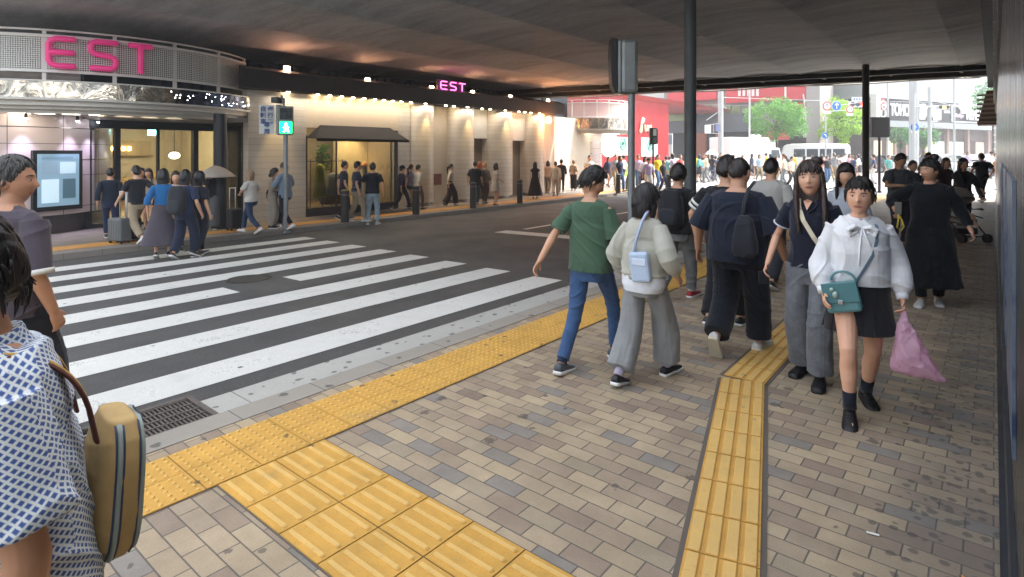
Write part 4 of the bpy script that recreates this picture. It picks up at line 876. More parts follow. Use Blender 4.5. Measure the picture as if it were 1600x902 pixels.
# thick white utility pole with sign backs
t, b = post('utility_pole', 'thick white utility pole with wires in front of the cinema', 1428, 40.5, .30, 6.6, PW); obj('shaft', MB().cyl((.85, .55, 0), .12, 6.2, 12), PW, t, sharp=40)
p = dep(1429, 199, 40.1); disc(t, p, .28, None, ((.3, SW, 0), (.29, SB, .022))); plate(t, dep(1429, 206, 40.1), .45, .18, SW); picto(t, facing(p, nC), (((-.1, -.1), (-.02, .1), (.1, .0)),), .03, SW)
for (x0, x1, y0, y1) in ((1437, 1446, 163, 187), (1459, 1471, 170, 188)): q = dep((x0+x1)/2, (y0+y1)/2, 40.2); plate(t, q, (x1-x0)*40/FPX, (y1-y0)*40/FPX, SW, 'sign_board', .06)
for L in (((1430, 167), (1447, 160), (1472, 170)), ((1434, 190), (1465, 190), (1465, 195)), ((1430, 153), (1460, 172)), ((1449, 170), (1449, 190)), ((1447, 166), (1556, 162))): obj('bracket', MB().tube([dep(x, y, 40.4) for x, y in L], .025, 6), PW, t, world=True)
t, b = post('utility_pole', 'white utility pole with clamps at the end of the panelled wall', 1558, 42, .16, 6.9, PW)
obj('arm', MB().tube([dep(1558, 165, 42), dep(1555, 163.5, 42), dep(1500, 167, 42)], .05, 8), PW, t, world=True)
q = dep(1508, 166, 41.8); M4 = facing(q, nC); mb = MB(); mb.ball((0, 0, 0), (.38, .1, .38)); o = obj('sign_back', mb, SW, t, smooth=True, world=True); o.matrix_parent_inverse = wm(t).inverted(); o.data.transform(Matrix.Translation(q)); plate(t, dep(1508, 175, 41.9), .6, .25, SW)
for k in range(10): obj('clamp', MB().cyl((0, 0, 1.4+k*.5), .19, .09, 12), WHT, t, sharp=40)
for px, d, y0, lb in ((1171, 47, 140, 'slim white lamp pole between the truck box and its cab'), (1387, 46, 135, 'slim white pole beside the red cinema emblem'), (1491, 44, 135, 'slim white pole in front of the department store sign border')):
    t, b = post('lamp_pole', lb, px, d, .07, 8., PW); obj('lamp_head', MB().box((.5, 0, 7.9), (1.1, .2, .12)), PW, t); obj('collar', MB().cyl((0, 0, 1.2), .1, .3, 12), PW, t, sharp=40)
t, b = post('utility_pole', 'white utility pole with framed signs beside the dark arcade', 1126, 43, .19, 6.9, PW)
for L in (((1124, 193), (1104, 196), (1104, 208), (1124, 209)), ((1104, 188), (1124, 174)), ((1115, 194), (1115, 209)), ((1124, 162), (1135, 170))): obj('bracket', MB().tube([dep(x, y, 42.9) for x, y in L], .03, 6), PW, t, world=True)
plate(t, dep(1106, 202, 42.8), .45, .62, SW, 'sign_board'); plate(t, dep(1122, 200, 42.8), .3, .5, mat('#7b86b0', .5), 'sign_board')
# overhead wires
for i, L in enumerate((((1120, 152, 50), (1290, 158, 55), (1428, 160, 41), (1558, 168, 42)), ((1290, 168, 44), (1345, 160, 46), (1428, 158, 41)), ((1100, 164, 60), (1252, 166, 60), (1340, 158, 60)), ((1428, 150, 41), (1500, 168, 60), (1556, 172, 60)), ((1255, 148, 50), (1258, 172, 50)))):
    o = obj('overhead_wire', MB().tube([dep(*q) for q in L], .022 if i < 4 else .06, 6), PW); tag(o, ['overhead wire crossing above both road sign groups to the far pole', 'overhead wire joining arrow sign, red signal and thick pole', 'overhead wire crossing in front of the red billboard', 'overhead wire slanting down past the department store sign', 'white hanging fitting in front of the red billboard'][i], 'wire', 'overhead wires')
# pedestrian signals
def ped_signal(name, label, b, zc_, rot, lit, shaft_m=PG, hood=True, s=1., rpole=.055):
    t = thing(name, label, 'pedestrian signal', b); T4 = facing(Vector(b)+Vector((0, 0, zc_-b[2])), rot); x, z = T4.to_3x3().col[0], T4.to_3x3().col[2]
    obj('shaft', MB().cyl((0, 0, 0), rpole, zc_-b[2]-.3*s, 16), shaft_m, t, sharp=40); obj('base_plate', MB().cyl((0, 0, 0), rpole*1.8, .05, 16), shaft_m, t, sharp=40)
    pl('housing', T4, -.17*s, .17*s, -.34*s, .34*s, -.1, .1, mat('#7f8582', .4, .2), t, bevel=.015)
    for k, (yy, c, on) in enumerate(((.16, '#5a2422', lit == 'red'), (-.16, '#06cf70', lit == 'green'))):
        pl('lens', T4, -.135*s, .135*s, (yy-.135)*s, (yy+.135)*s, .1, .112, (glow('#04b862', 2.2) if k else glow('#ff2a20', 5.)) if on else mat('#25302e', .25), t)
        if on:
            lines = (((0, .04), (0, -.02)), ((-.05, -.01), (0, .035), (.05, -.01)), ((-.05, -.1), (0, -.02), (.055, -.1))); mb = MB()
            for L in lines: mb.tube([T4@Vector((a*s, (yy+v)*s, .118)) for a, v in L], .014*s, 6)
            mb.ball(T4@Vector((0, (yy+.08)*s, .118)), .022*s, 0, 8, 5); obj('walking_figure', mb, glow('#ffffff', 7.), t, world=True)
        if hood:
            mb = MB(); mb.add([T4@Vector(v) for v in ((-.15*s, (yy+.15)*s, .1), (.15*s, (yy+.15)*s, .1), (.15*s, (yy+.14)*s, .26), (-.15*s, (yy+.14)*s, .26), (-.15*s, (yy-.02)*s, .1), (.15*s, (yy-.02)*s, .1))], [(0, 1, 2, 3), (0, 3, 4), (1, 5, 2)]); obj('visor', mb, mat('#3c4240', .5), t, world=True)
    return t, T4
b = Vector(G(447, 363)); b.z = ZF if b.x < KERB_F else b.z; b = dep(446.5, 360, depth_of(b)); b.z = -.2
zc_ = zat(b, 189); nrm = (Vector((0, 0, 0))-Vector((b.x, b.y, 0))).normalized(); nrm = (nrm+Vector((.1, 0, 0))).normalized()
t, T4 = ped_signal('pedestrian_signal', 'pedestrian signal showing a green walking figure on a slim grey post', (b.x, b.y, b.z), zc_, nrm, 'green', PG, False, 1.0, .055)
# white sign with four blue characters columns beside the lamp
q = Vector((b.x, b.y, zat(b, 187)))+Vector(Rv)*-.45; M4 = facing(q, nrm); pl('sign_panel', M4, -.17, .17, -.34, .34, -.04, .02, mat('#dfe4e0', .4, 0, .05), t); pl('sign_side', M4, .2, .34, -.36, .36, -.14, .0, mat('#b9beb9', .5), t)
for k, ch in enumerate('歩行者'): text('sign_character', ch, .135, facing(q+M4.to_3x3()@Vector((.08, .24-k*.15, .03)), nrm), mat('#2b4a93', .5), t, .004, bold=.003)
for k, ch in enumerate('自転車'): text('sign_character', ch, .135, facing(q+M4.to_3x3()@Vector((-.08, .24-k*.15, .03)), nrm), mat('#2b4a93', .5), t, .004, bold=.003)
for k, ch in enumerate('専用'): text('sign_character', ch, .135, facing(q+M4.to_3x3()@Vector((0, -.25+(.0 if k else .16)-.04*1, .03)), nrm), mat('#2b4a93', .5), t, .004, bold=.003)
obj('speaker', MB().box((0, 0, 0), (.16, .3, .13), .4).add([], []), mat('#4b4d4e', .6), t, world=True, loc=Vector((b.x, b.y, zat(b, 157)))+Vector(Rv)*-.18)
obj('bracket', MB().tube([Vector((b.x, b.y, zat(b, 178))), Vector((b.x, b.y, zat(b, 150)))+Vector(Rv)*-.1], .025, 8), PG, t, world=True)
# near signal seen from the side, beside the girl
b = base(986.5, 9.6); t = thing('pedestrian_signal', 'grey signal post near the kerb with its lamp box seen side-on', 'pedestrian signal', b)
obj('shaft', MB().cyl((0, 0, 0), .058, 2.75, 20), PG, t, sharp=40); obj('shaft_top', MB().cyl((0, 0, 2.36), .046, .5, 20), PG, t, sharp=40); obj('base_plate', MB().cyl((0, 0, 0), .1, .05, 16), PG, t, sharp=40); obj('hand_hole_cover', MB().box((0, -.058, .9), (.06, .01, .2)), PG, t)
M4 = facing(dep(979, 105, 9.6), nC); pl('housing', M4, -.115, .165, -.44, .44, -.16, .14, mat('#8a8e8d', .4, .3, .2), t, bevel=.06); pl('door', M4, -.16, -.112, -.42, .42, -.13, .12, mat('#a2a5a3', .4, .2, .2), t, bevel=.01)
mb = MB(); 
for yy in (.2, -.22): mb.box(M4@Vector((-.165, yy, .0)), (.02, .05, .1), mtx=M4.to_3x3())
obj('latch', mb, mat('#55585a', .4, .5), t, world=True)
mb = MB(); mb.loft([[M4@Vector(v) for v in ((-.17, .44, z), (-.26, .46, z), (-.285, .2, z), (-.26, -.3, z), (-.2, -.44, z), (-.17, -.42, z))] for z in (-.15, .13)]); obj('visor', mb, BK, t, world=True)
# dark pedestrian signals across the junction
for (px, d, zt, zb, lb, w) in ((1020.5, 28, 200, 226, 'slim purple-black post with a dark pedestrian lamp before the red shop', .045), (1374, 25, 183, 215, 'black pedestrian lamp box on a dark post beside the slim black column', .055)):
    b = base(px, d); b.z = 0 if px > 1200 else -.1; zc_ = (zat(b, zt)+zat(b, zb))/2; t = thing('pedestrian_signal', lb, 'pedestrian signal', b); obj('shaft', MB().cyl((0, 0, 0), w, zc_-.2, 12), mat('#2a1f2c', .5), t, sharp=40); obj('base_plate', MB().cyl((0, 0, 0), w*1.7, .05, 12), BK, t)
    hh = (zat(b, zt)-zat(b, zb))/2; M4 = facing(Vector((b.x, b.y, zc_)), nC); ww = .16 if px < 1200 else .36
    pl('housing', M4, -ww, ww, -hh, hh, -.12, .1, BK, t, bevel=.02); pl('door', M4, ww, ww+.05, -hh*.9, hh*.9, -.1, .08, mat('#55595c', .5), t)
    if px < 1200: pl('lens', M4, -.02, .13, .02, hh*.85, .1, .11, mat('#b9cfc8', .3), t); pl('lens', M4, -.02, .13, -hh*.8, -.05, .1, .11, mat('#4f6a66', .3), t)
# bollards
BO = None
for i, (px, py) in enumerate(((541, 353), (650, 340), (738, 330), (811, 322), (966, 303), (1045, 305))):
    p = G(px, py); d = depth_of(p); x_, y_ = (-13.1, 9.03+2.44*i) if i < 4 else (p.x, p.y); z_ = ZF if i < 4 else -.1
    lb = ['dark bollard with a yellow cap behind the window shoppers', 'plain dark bollard beside the purple-shirted walker', 'plain dark bollard beneath the man in black shirt', 'plain dark bollard near the woman in a long black dress', 'short dark bollard at the shaded road corner beyond the boy', 'short dark bollard before the zebra stripes near the thick column'][i]
    t = thing('bollard', lb, 'bollard', (x_, y_, z_), 0, 'bollards along the kerbs')
    obj('post', MB().cyl((0, 0, 0), .105, .82, 20), mat('#3a3836', .5, .3, .2), t, sharp=40); obj('cap', MB().ball((0, 0, .82), (.105, .105, .035), 0, 20, 6), mat('#8a7d30', .6) if i == 0 else mat('#4a4845', .5), t, smooth=True); obj('band', MB().cyl((0, 0, .70), .109, .035, 20), mat('#6f6b62', .4), t, sharp=40)
# dark round post in front of the entrance
p = G(344, 364); t = thing('column', 'dark round column standing before the shop entrance', 'column', (-14.35, yx(344, -14.35), ZF)); obj('shaft', MB().cyl((0, 0, 0), .15, 2.75, 24), mat('#23272c', .4, .3), t, sharp=40); obj('base_plate', MB().cyl((0, 0, 0), .2, .06, 24), mat('#23272c', .4, .3), t, sharp=40)
# ------------------------------------------------------------------ people
def v3(*a): return np.array(a, float)
SKIN = {}
def skin(c='#c99a7c'):
    if c in SKIN: return SKIN[c]
    t = NT('skin'); n = t.noise(t.obj(), 18., 4); t.col(t.mix(1., c, t.ramp(n, [(.3, .93), (.7, 1.03)]), 'MULTIPLY')); t.rough(.52); t.b.inputs['Subsurface Weight'].default_value = .08; t.b.inputs['Subsurface Radius'].default_value = (.02, .008, .005); SKIN[c] = t.m; return t.m
HAIRM = {}
def hairm(c='#17120f'):
    if c in HAIRM: return HAIRM[c]
    t = NT('hair'); st = t.noise(t.vmul(t.obj(), (260., 260., 22.)), 1., 4, .7); t.col(t.mix(1., c, t.ramp(st, [(.3, .55), (.7, 1.5)]), 'MULTIPLY')); t.rough(.42); t.b.inputs['Specular IOR Level'].default_value = .45; t.bump(st, .5, .004); HAIRM[c] = t.m; return t.m
def remesh(mb, vox, sm=2, wr=None, post=None):
    me = mesh_of(mb, []); o = bpy.data.objects.new('tmp', me); COL.objects.link(o)
    md = o.modifiers.new('r', 'REMESH'); md.mode = 'VOXEL'; md.voxel_size = vox; md.use_smooth_shade = True
    if sm: ms = o.modifiers.new('s', 'SMOOTH'); ms.factor = .5; ms.iterations = sm
    dg = bpy.context.evaluated_depsgraph_get(); dg.update(); m2 = bpy.data.meshes.new_from_object(o.evaluated_get(dg)); bpy.data.objects.remove(o); bpy.data.meshes.remove(me); m2.materials.clear()
    if wr:
        n = len(m2.vertices); co = np.empty(n*3, np.float32); no = np.empty(n*3, np.float32); m2.vertices.foreach_get('co', co); m2.vertices.foreach_get('normal', no); co = co.reshape(-1, 3); no = no.reshape(-1, 3)
        co = co+no*wr(co)[:, None]; m2.vertices.foreach_set('co', co.ravel()); m2.update()
    return m2
def folds(amp, s=1., seed=0., vert=0.):
    """cloth folds: ridged, slanting waves with a soft mask; vert > 0 gives hanging vertical folds"""
    def f(p):
        x, y, z = p[:, 0]*s, p[:, 1]*s, p[:, 2]*s
        w = 2.2*np.sin(5.1*x+3.*z+seed)+1.8*np.sin(4.*y-6.*z+seed*2)
        a = 1-np.abs(np.sin(9*z+7*x+3*y+w)); b = 1-np.abs(np.sin(-7*z+9*x-5*y+1.6*w+1.+seed)); m = .5+.5*np.sin(4*x+5*z+6*y+seed*3)
        r = (a**2*m+b**2*(1-m))-.4
        if vert: r = r*(1-vert)+vert*(np.sin(34*x+19*y+2*np.sin(5*z+seed))*.6+np.sin(21*y-13*x+3*np.sin(3*z))*.5)
        return (amp*np.maximum(r, -.22)).astype(np.float32)
    return f
BODY_M = [(-.105, .09, .07, 0), (-.05, .163, .115, -.01), (.03, .166, .115, -.01), (.12, .152, .105, 0), (.22, .15, .10, 0), (.33, .168, .11, 0), (.42, .18, .11, -.005), (.475, .155, .085, -.012), (.512, .09, .066, -.012), (.545, .058, .058, -.002), (.62, .054, .056, .01)]
BODY_F = [(-.105, .09, .07, 0), (-.05, .166, .118, -.01), (.03, .16, .112, -.012), (.12, .135, .098, 0), (.2, .125, .09, 0), (.32, .14, .108, .008), (.39, .148, .108, .004), (.465, .135, .078, -.01), (.508, .075, .058, -.01), (.54, .048, .05, -.002), (.62, .045, .048, .01)]
def interp(tb, z):
    zs = [r[0] for r in tb]; return [float(np.interp(z, zs, [r[k] for r in tb])) for k in (1, 2, 3)]
def ik(A, T, l1, l2, hint):
    d = T-A; L = min(np.linalg.norm(d), (l1+l2)*.998); dn = d/np.linalg.norm(d); T = A+dn*L; a = (l1*l1-l2*l2+L*L)/(2*L); h = math.sqrt(max(0, l1*l1-a*a)); hn = hint-dn*(hint@dn); hn /= np.linalg.norm(hn)+1e-9; return A+dn*a+hn*h, T
def headsurf(x, z):
    """front surface depth (y) of the face"""
    q = max(0, 1-(x/.077)**2-(z/.114)**2); y = .093*.97*math.sqrt(q); return y+facebump(x, z)
def facebump(x, z):
    e = math.exp; ax = abs(x)
    return (.020*e(-(x/.0115)**2)*e(-((z+.024)/.013)**2)+.010*e(-(x/.009)**2)*e(-((z+.004)/.02)**2)-.007*e(-((ax-.031)/.017)**2)*e(-((z-.012)/.012)**2)+.003*e(-((z-.036)/.012)**2)*e(-(x/.045)**2)
            + .006*e(-(x/.023)**2)*e(-((z+.058)/.010)**2)-.002*e(-(x/.02)**2)*e(-((z+.058)/.0025)**2)+.006*e(-(x/.022)**2)*e(-((z+.097)/.014)**2)+.004*e(-((ax-.042)/.02)**2)*e(-((z+.025)/.022)**2))
class P: pass
def build_person(label, loc, rz, h=1.65, sex='m', fat=1., legs=((.09, .0, 0, 0), (-.09, 0, 0, 0)), arms=(None, None), head=(0, 0, 0), lean=.03, det=2, hair='short', hairc='#17120f', skinc='#c99a7c',
                 top=None, bottom=None, shoe='#222222', sole='#d8d8d4', sock=None, bangs=0, group=None, name='person', curl=.5, cat='person', twist=0., extra_hips=0., hips_down=0., brow=True):
    k = h/1.7; pp = P(); HS = 1.1; slv = (top or {}).get('sleeve', .62); cov = .76 if (bottom or {}).get('type', 'trousers') == 'trousers' else 1.; hipm = .9 if (top or {}).get('type') != 'x' else 1.; root = thing(name, label, cat, loc, rz, group); pp.root = root; pp.k = k
    vox = {3: .0046, 2: .008, 1: .014, 0: .026}[det]*(1 if det > 2 else k)
    TB = BODY_M if sex == 'm' else BODY_F; hw = .088; sw = (.174 if sex == 'm' else .143)*(.5+.5*fat); am = (1. if sex == 'm' else .84)*(.6+.4*fat); lm = (1. if sex == 'm' else .95)*(.55+.45*fat)
    # feet and pelvis
    yp = (legs[0][1]+legs[1][1])/2+.02; hz = 9.
    for (fx, fy, lift, pit) in legs:
        az = .078+lift; dy = fy-yp; dx = fx*.0; hz = min(hz, az+math.sqrt(max(.2, (.822*.998)**2-dy*dy)))
    hz -= hips_down; Pv = v3(0, yp, hz); sl, cl = math.sin(lean), math.cos(lean); ct, st_ = math.cos(twist), math.sin(twist)
    def T(x, y, z):
        w = np.clip(z/.4, 0, 1)*twist; x, y = x*math.cos(w)-y*math.sin(w), x*math.sin(w)+y*math.cos(w); return Pv+v3(x, y*cl+z*sl, z*cl-y*sl)
    J = {}
    for s_, (fx, fy, lift, pit) in zip((1, -1), legs):
        A = Pv+v3(s_*hw, 0, -.01); Tg = v3(fx, fy, .078+lift); kn, an = ik(A, Tg, .425, .405, v3(s_*.08, 1., .0)); J['hip', s_], J['knee', s_], J['ankle', s_] = A, kn, an
    for s_, a in zip((1, -1), arms):
        A = T(s_*sw, -.01, .455); Tg = A+(v3(*a[:3])*v3(1, 1, 1) if a is not None else v3(s_*.07, .02, -.515)); hint = v3(*a[3:6]) if a is not None and len(a) > 3 else v3(s_*.5, -1, -.2); el, wr_ = ik(A, Tg, .285, .25, hint); J['sh', s_], J['el', s_], J['wr', s_] = A, el, wr_
    Hc = T(0, .018, .665); yaw, pit_h, rol = head; HR = np.array(Matrix.Rotation(-yaw, 3, 'Z')@Matrix.Rotation(-pit_h, 3, 'X')@Matrix.Rotation(rol, 3, 'Y'))
    def H(p): return Hc+HR@(np.array(p)*HS)
    pp.J, pp.T, pp.H = J, T, H
    pp.world = lambda q: root_m@Vector(np.array(q)*k); root_m = Matrix.Translation(Vector(loc))@Matrix.Rotation(rz, 4, 'Z')
    def emit(nm, mb, m_, v=None, sm=2, wr=None, smooth=True, parent=root):
        for i in range(len(mb.v)): a = mb.v[i]; mb.v[i] = (a[0]*k, a[1]*k, a[2]*k)
        if v:
            me = remesh(mb, v, sm, wr)
            for x in (m_ if isinstance(m_, (list, tuple)) else [m_]): me.materials.append(x)
            o = obj(nm, me, None, parent)
        else: o = obj(nm, mb, m_, parent, smooth=smooth)
        return o
    pp.emit = emit
    def rings(tb, ease=0., ez=None, n=28, zs=None, mul=1., loose=0., belly=0.):
        tb = [(-.14, .125, .10, 0)]+list(tb[1:]) if ease else tb; out = []; cr, cry, _ = interp(TB, .33)
        for z in zs:
            rx, ry, yo = interp(tb, z); b_ = math.exp(-((z-.15)/.14)**2)*(fat-1)*.35; rx = (rx*(.45+.55*fat)*mul+ease)*(.94 if z > .05 and z < .5 else 1); ry = (ry*(.3+.7*fat)*mul+ease*.9+b_*.12)*(.95 if z > .05 and z < .5 else 1)
            if z < .33: rx = max(rx, loose*(cr*(.45+.55*fat)+ease)); ry = max(ry, loose*(cry*(.3+.7*fat)+ease))
            out.append([T(rx*math.copysign(abs(math.cos(a))**.85, math.cos(a)), yo+b_*.05+ry*math.copysign(abs(math.sin(a))**.9, math.sin(a)), z) for a in (2*math.pi*j/n for j in range(n))])
        return out
    pp.rings = rings
    # ---- body, one surface
    mb = MB(); mb.loft(rings([(z, a*(.84 if z < .2 else .88), b*(.80 if z < .2 else .86), y) if z < .44 else (z, a*.86, b*.86, y) if z < .48 else (z, a, b, y) for z, a, b, y in TB], zs=[r[0] for r in TB]))
    for s_ in (1, -1):
        A, K_, N_ = J['hip', s_], J['knee', s_], J['ankle', s_]; L1 = [A+(K_-A)*t_ for t_ in (0, .3, .6)]; L2 = [K_+(N_-K_)*t_ for t_ in (.0, .12, .3, .5, .75, 1)]
        L2[2] = L2[2]+v3(0, -.012, 0); mb.tube(L1+L2, [q*lm*(cov if i_ < 8 else 1) for i_, q in enumerate((.084, .080, .068, .054, .052, .056, .05, .038, .033))], 14)
        ft = J['ankle', s_]; fy = legs[0 if s_ > 0 else 1]; mb.tube([ft+v3(0, -.02, -.03), ft+v3(0, .06, -.045-math.sin(fy[3])*.05), ft+v3(0, .13, -.055-math.sin(fy[3])*.1)], [.026, .020, .014], 10)
        S_, E_, W_ = J['sh', s_], J['el', s_], J['wr', s_]; mb.ball(S_+v3(-s_*.025, 0, -.02), (.038*am, .038*am, .034*am), 0, 14, 9); mb.tube([T(s_*.035, -.008, .495), T(s_*.085, -.01, .475), S_+v3(-s_*.02, 0, -.012)], [.03*am, .028*am, .03*am], 12)
        mb.tube([S_, S_+(E_-S_)*.4, S_+(E_-S_)*.8, E_, E_+(W_-E_)*.25, E_+(W_-E_)*.6, W_], [.030*am, (.041 if slv < .5 else .033)*am, (.038 if slv < .5 else .033)*am, .036*am, .039*am, .032*am, .025*am], 14)
        # hand
        d = W_-E_; d /= np.linalg.norm(d); w = v3(0, 1, 0)-d*d[1]; 
        if np.linalg.norm(w) < .3: w = v3(0, 0, 1)-d*d[2]
        w /= np.linalg.norm(w); n_ = np.cross(d, w); n_ = n_ if n_@v3(-s_, 0, 0) > 0 or abs(d[1]) > .8 else -n_
        hs = .95 if sex == 'm' else .86
        if det >= 1:
            mb.tube([W_, W_+d*.03*hs, W_+d*.085*hs], [(.026*hs, .02*hs), (.036*hs, .016*hs), (.039*hs, .014*hs)], 14, up=w)
            if det >= 2:
                cu_ = curl if not isinstance(curl, (tuple, list)) else curl[0 if s_ > 0 else 1]
                for q, (o_, ln) in enumerate(((.031, .068), (.0105, .076), (-.0105, .071), (-.031, .055))):
                    b0 = W_+d*.08*hs+w*o_*hs; pts = [b0]; dd = d.copy(); ang = cu_*.7
                    for sg in (.42, .32, .26): dd = dd*math.cos(ang)+n_*math.sin(ang); dd /= np.linalg.norm(dd); pts.append(pts[-1]+dd*ln*sg*hs); ang = cu_*.9
                    mb.tube(pts, [.0085*hs, .008*hs, .0075*hs, .0062*hs], 8, up=w)
                b0 = W_+d*.02*hs+w*.026*hs; dd = d*.72+w*.62+n_*.25; dd /= np.linalg.norm(dd); e2 = dd*.8+d*.3+n_*.25*cu_; e2 /= np.linalg.norm(e2); mb.tube([b0, b0+dd*.035*hs, b0+dd*.035*hs+e2*.03*hs], [.012*hs, .0095*hs, .0075*hs], 8, up=n_)
            else: mb.tube([W_+d*.08*hs, W_+d*.12*hs, W_+d*.15*hs+n_*.02], [(.036*hs, .013*hs), (.033*hs, .011*hs), (.02*hs, .009*hs)], 10, up=w)
        else: mb.tube([W_, W_+d*.13], [.025, .03], 8)
        J['hand', s_] = W_+d*.09*hs; J['hd', s_] = d
    nu, nv = (44, 38) if det > 2 else (22, 16) if det > 0 else (12, 8); rr = []
    for i in range(nv+1):
        th = math.pi*(i+.03)/(nv+.06); row = []
        for j in range(nu):
            a = 2*math.pi*j/nu; dx, dy, dz = math.sin(th)*math.cos(a), math.sin(th)*math.sin(a), -math.cos(th); x, y, z = .077*dx, .093*dy, .114*dz
            if dz < 0: x *= 1-.24*(-dz)**1.6; y *= (1-.06*(-dz)) if dy > 0 else (1-.5*min(1, max(0, -dz-.1)))
            if dy > 0: y *= .97; y += facebump(x, z)*min(1, dy*2.5)
            row.append(H((x, y, z)))
        rr.append(row)
    mb.loft(rr)
    for s_ in (1, -1): mb.ball((0, 0, 0), (.011, .019, .030), 0, 10, 8, f=lambda p, s_=s_: Vector(H((s_*.076+p.x, -.008+p.y, -.006+p.z)))) if det > 0 else None
    mb.tube([T(0, -.0, .50), T(0, .004, .56), Hc+HR@v3(0, -.018, -.05)], [.056*am, .052*am, .052*am], 12)
    SK = skin(skinc); LP = skin('#ad6a5f'); o = emit('body', mb, [SK, LP] if det > 2 else SK, vox, 2)
    if det > 2:
        me = o.data; n = len(me.polygons); c = np.empty(n*3, np.float32); me.polygons.foreach_get('center', c); c = c.reshape(-1, 3)/k; q = (c-Hc)@HR/HS; mi_ = ((np.abs(q[:, 2]+.058) < .0085*np.clip(1.15-(q[:, 0]/.026)**2, 0, 1)) & (q[:, 1] > .06)).astype(np.int32); me.polygons.foreach_set('material_index', mi_)
    pp.body = o
    if det > 2 and brow:
        for s_ in (1, -1):
            ye = headsurf(s_*.031, .010); mb = MB(); mb.ball((0, 0, 0), (.0125, .005, .0042), 0, 12, 8, f=lambda p: Vector(H((s_*.031+p.x, ye+.0015+p.y, .009+p.z+abs(p.x)*-.05)))); e_ = emit('eye', mb, mat('#d8d2cc', .3, 0, .02))
            mb = MB(); mb.ball((0, 0, 0), (.0052, .0035, .0045), 0, 10, 6, f=lambda p: Vector(H((s_*.031+p.x, ye+.0042+p.y, .009+p.z)))); emit('iris', mb, mat('#1c120d', .2), parent=e_)
            mb = MB(); mb.tube([H((s_*(.031+q*.013), ye+.0045-abs(q)*.003, .0135-q*q*.003)) for q in (-1, -.4, .2, .7, 1.)], .0016, 6); emit('eyelash', mb, mat('#120d0b', .6), parent=e_)
            mb = MB(); mb.tube([H((s_*x_, headsurf(s_*x_, z_)+.001, z_)) for x_, z_ in ((.016, .029), (.028, .0325), (.040, .031), (.050, .026))], [.0022, .003, .0026, .0015], 6); emit('eyebrow', mb, hairm('#2a201b'))
    # ---- hair
    if hair:
        mb = MB(); nu, nv = (40, 30) if det > 1 else (18, 14); rr = []; ph = rng.uniform(0, 6)
        vol = {'short': .0, 'buzz': -.012, 'curly': .012, 'bob': .012, 'long': .008, 'pony': -.004, 'bun': .0, 'cap': .0}.get(hair, 0)
        for i in range(nv+1):
            th = math.pi*(i+.03)/(nv+.06); row = []
            for j in range(nu):
                a = 2*math.pi*j/nu; dx, dy, dz = math.sin(th)*math.cos(a), math.sin(th)*math.sin(a), -math.cos(th); az = abs(math.degrees(math.atan2(dx, dy)))
                zt = np.interp(az, [0, 30, 52, 66, 80, 96, 115, 180], [.36 if bangs else .60, .36 if bangs else .58, .30 if bangs else .42, .05, -.05 if hair in ('short', 'buzz', 'cap') else -.25, -.0 if hair in ('short', 'buzz', 'pony', 'bun', 'cap') else -.4, -.35, -.62 if hair in ('short', 'curly', 'pony', 'bun', 'cap') else -.45 if hair == 'buzz' else -.8])
                if bangs == 2 and az < 60: zt += .12*math.sin(az*.35+1)
                q = 1/(1+math.exp(-(dz-zt)/.035)); wav = .006*math.sin(a*7+ph+dz*5)+(.008*math.sin(a*13+dz*17+ph) if hair == 'curly' else 0)
                s_ = .86+q*((.165 if hair in ('short', 'curly', 'buzz', 'pony', 'bun') and az > 60 else .25)+.095*min(1, max(0, (dz-zt)/.5))*(1 if hair in ('short', 'curly', 'buzz', 'pony', 'bun') and az > 60 else 0)+wav*6+vol*8); topv = max(0, dz)*.012*q
                x, y, z = .080*dx*s_, (.093*dy-.006*q)*s_, .113*dz*s_+topv
                if dz < 0: x *= 1-.10*(-dz); y *= 1 if dy > 0 else (1-.32*min(1, max(0, -dz-.2)))
                row.append(H((x, y, z)))
            rr.append(row)
        mb.loft(rr)
        if hair in ('bob', 'long'):
            L = -.135 if hair == 'bob' else -.36
            zz = np.linspace(.02, L, 9); R2 = []
            for z in zz:
                f = (z-.02)/(L-.02); rx = .088+.012*math.sin(f*3)-(.02*f if hair == 'long' else .008*f); ry = .062-.022*f; yc = -.038-.012*f
                R2.append([H((rx*math.cos(b_)*(1+.03*math.sin(b_*9+ph)), yc+ry*math.sin(b_), z)) for b_ in np.linspace(0, 2*math.pi, 25)[:-1]])
            mb.loft(R2)
            if hair == 'long' and bangs:
                for s_ in (1, -1): mb.tube([H((s_*.074, .03, .03)), H((s_*.086, .034, -.05)), H((s_*.088, .04, -.14)), H((s_*.086, .045, -.25)), H((s_*.078, .05, -.37))], [(.014, .024), (.02, .028), (.022, .03), (.02, .028), (.012, .018)], 12, up=HR@v3(1, 0, 0))
            elif hair == 'bob':
                for s_ in (1, -1): mb.tube([H((s_*.074, .02, .03)), H((s_*.084, .022, -.04)), H((s_*.084, .02, -.115))], [(.012, .022), (.016, .03), (.012, .024)], 12, up=HR@v3(1, 0, 0))
        if hair == 'pony': mb.tube([H((0, -.1, .03)), H((0, -.135, .0)), H((0, -.145, -.08)), H((0, -.13, -.2)), H((0, -.115, -.27))], [.024, .032, .035, .028, .012], 12); 
        if bangs and hair == 'pony':
            for s_ in (1, -1): mb.tube([H((s_*.070, .045, .05)), H((s_*.078, .04, .0)), H((s_*.074, .042, -.04))], [.008, .009, .004], 8)
        if hair == 'bun': mb.ball((0, 0, 0), (.042, .038, .038), 0, 14, 10, f=lambda p: Vector(H((-.02+p.x, -.05+p.y, .135+p.z))))
        hm = hairm(hairc); strands = lambda p: (.0018*np.sin(p[:, 0]*330+p[:, 1]*290+3*np.sin(p[:, 2]*20))).astype(np.float32)
        pp.hair = emit('hair', mb, hm, max(vox, .006), 2, strands if det > 2 else None)
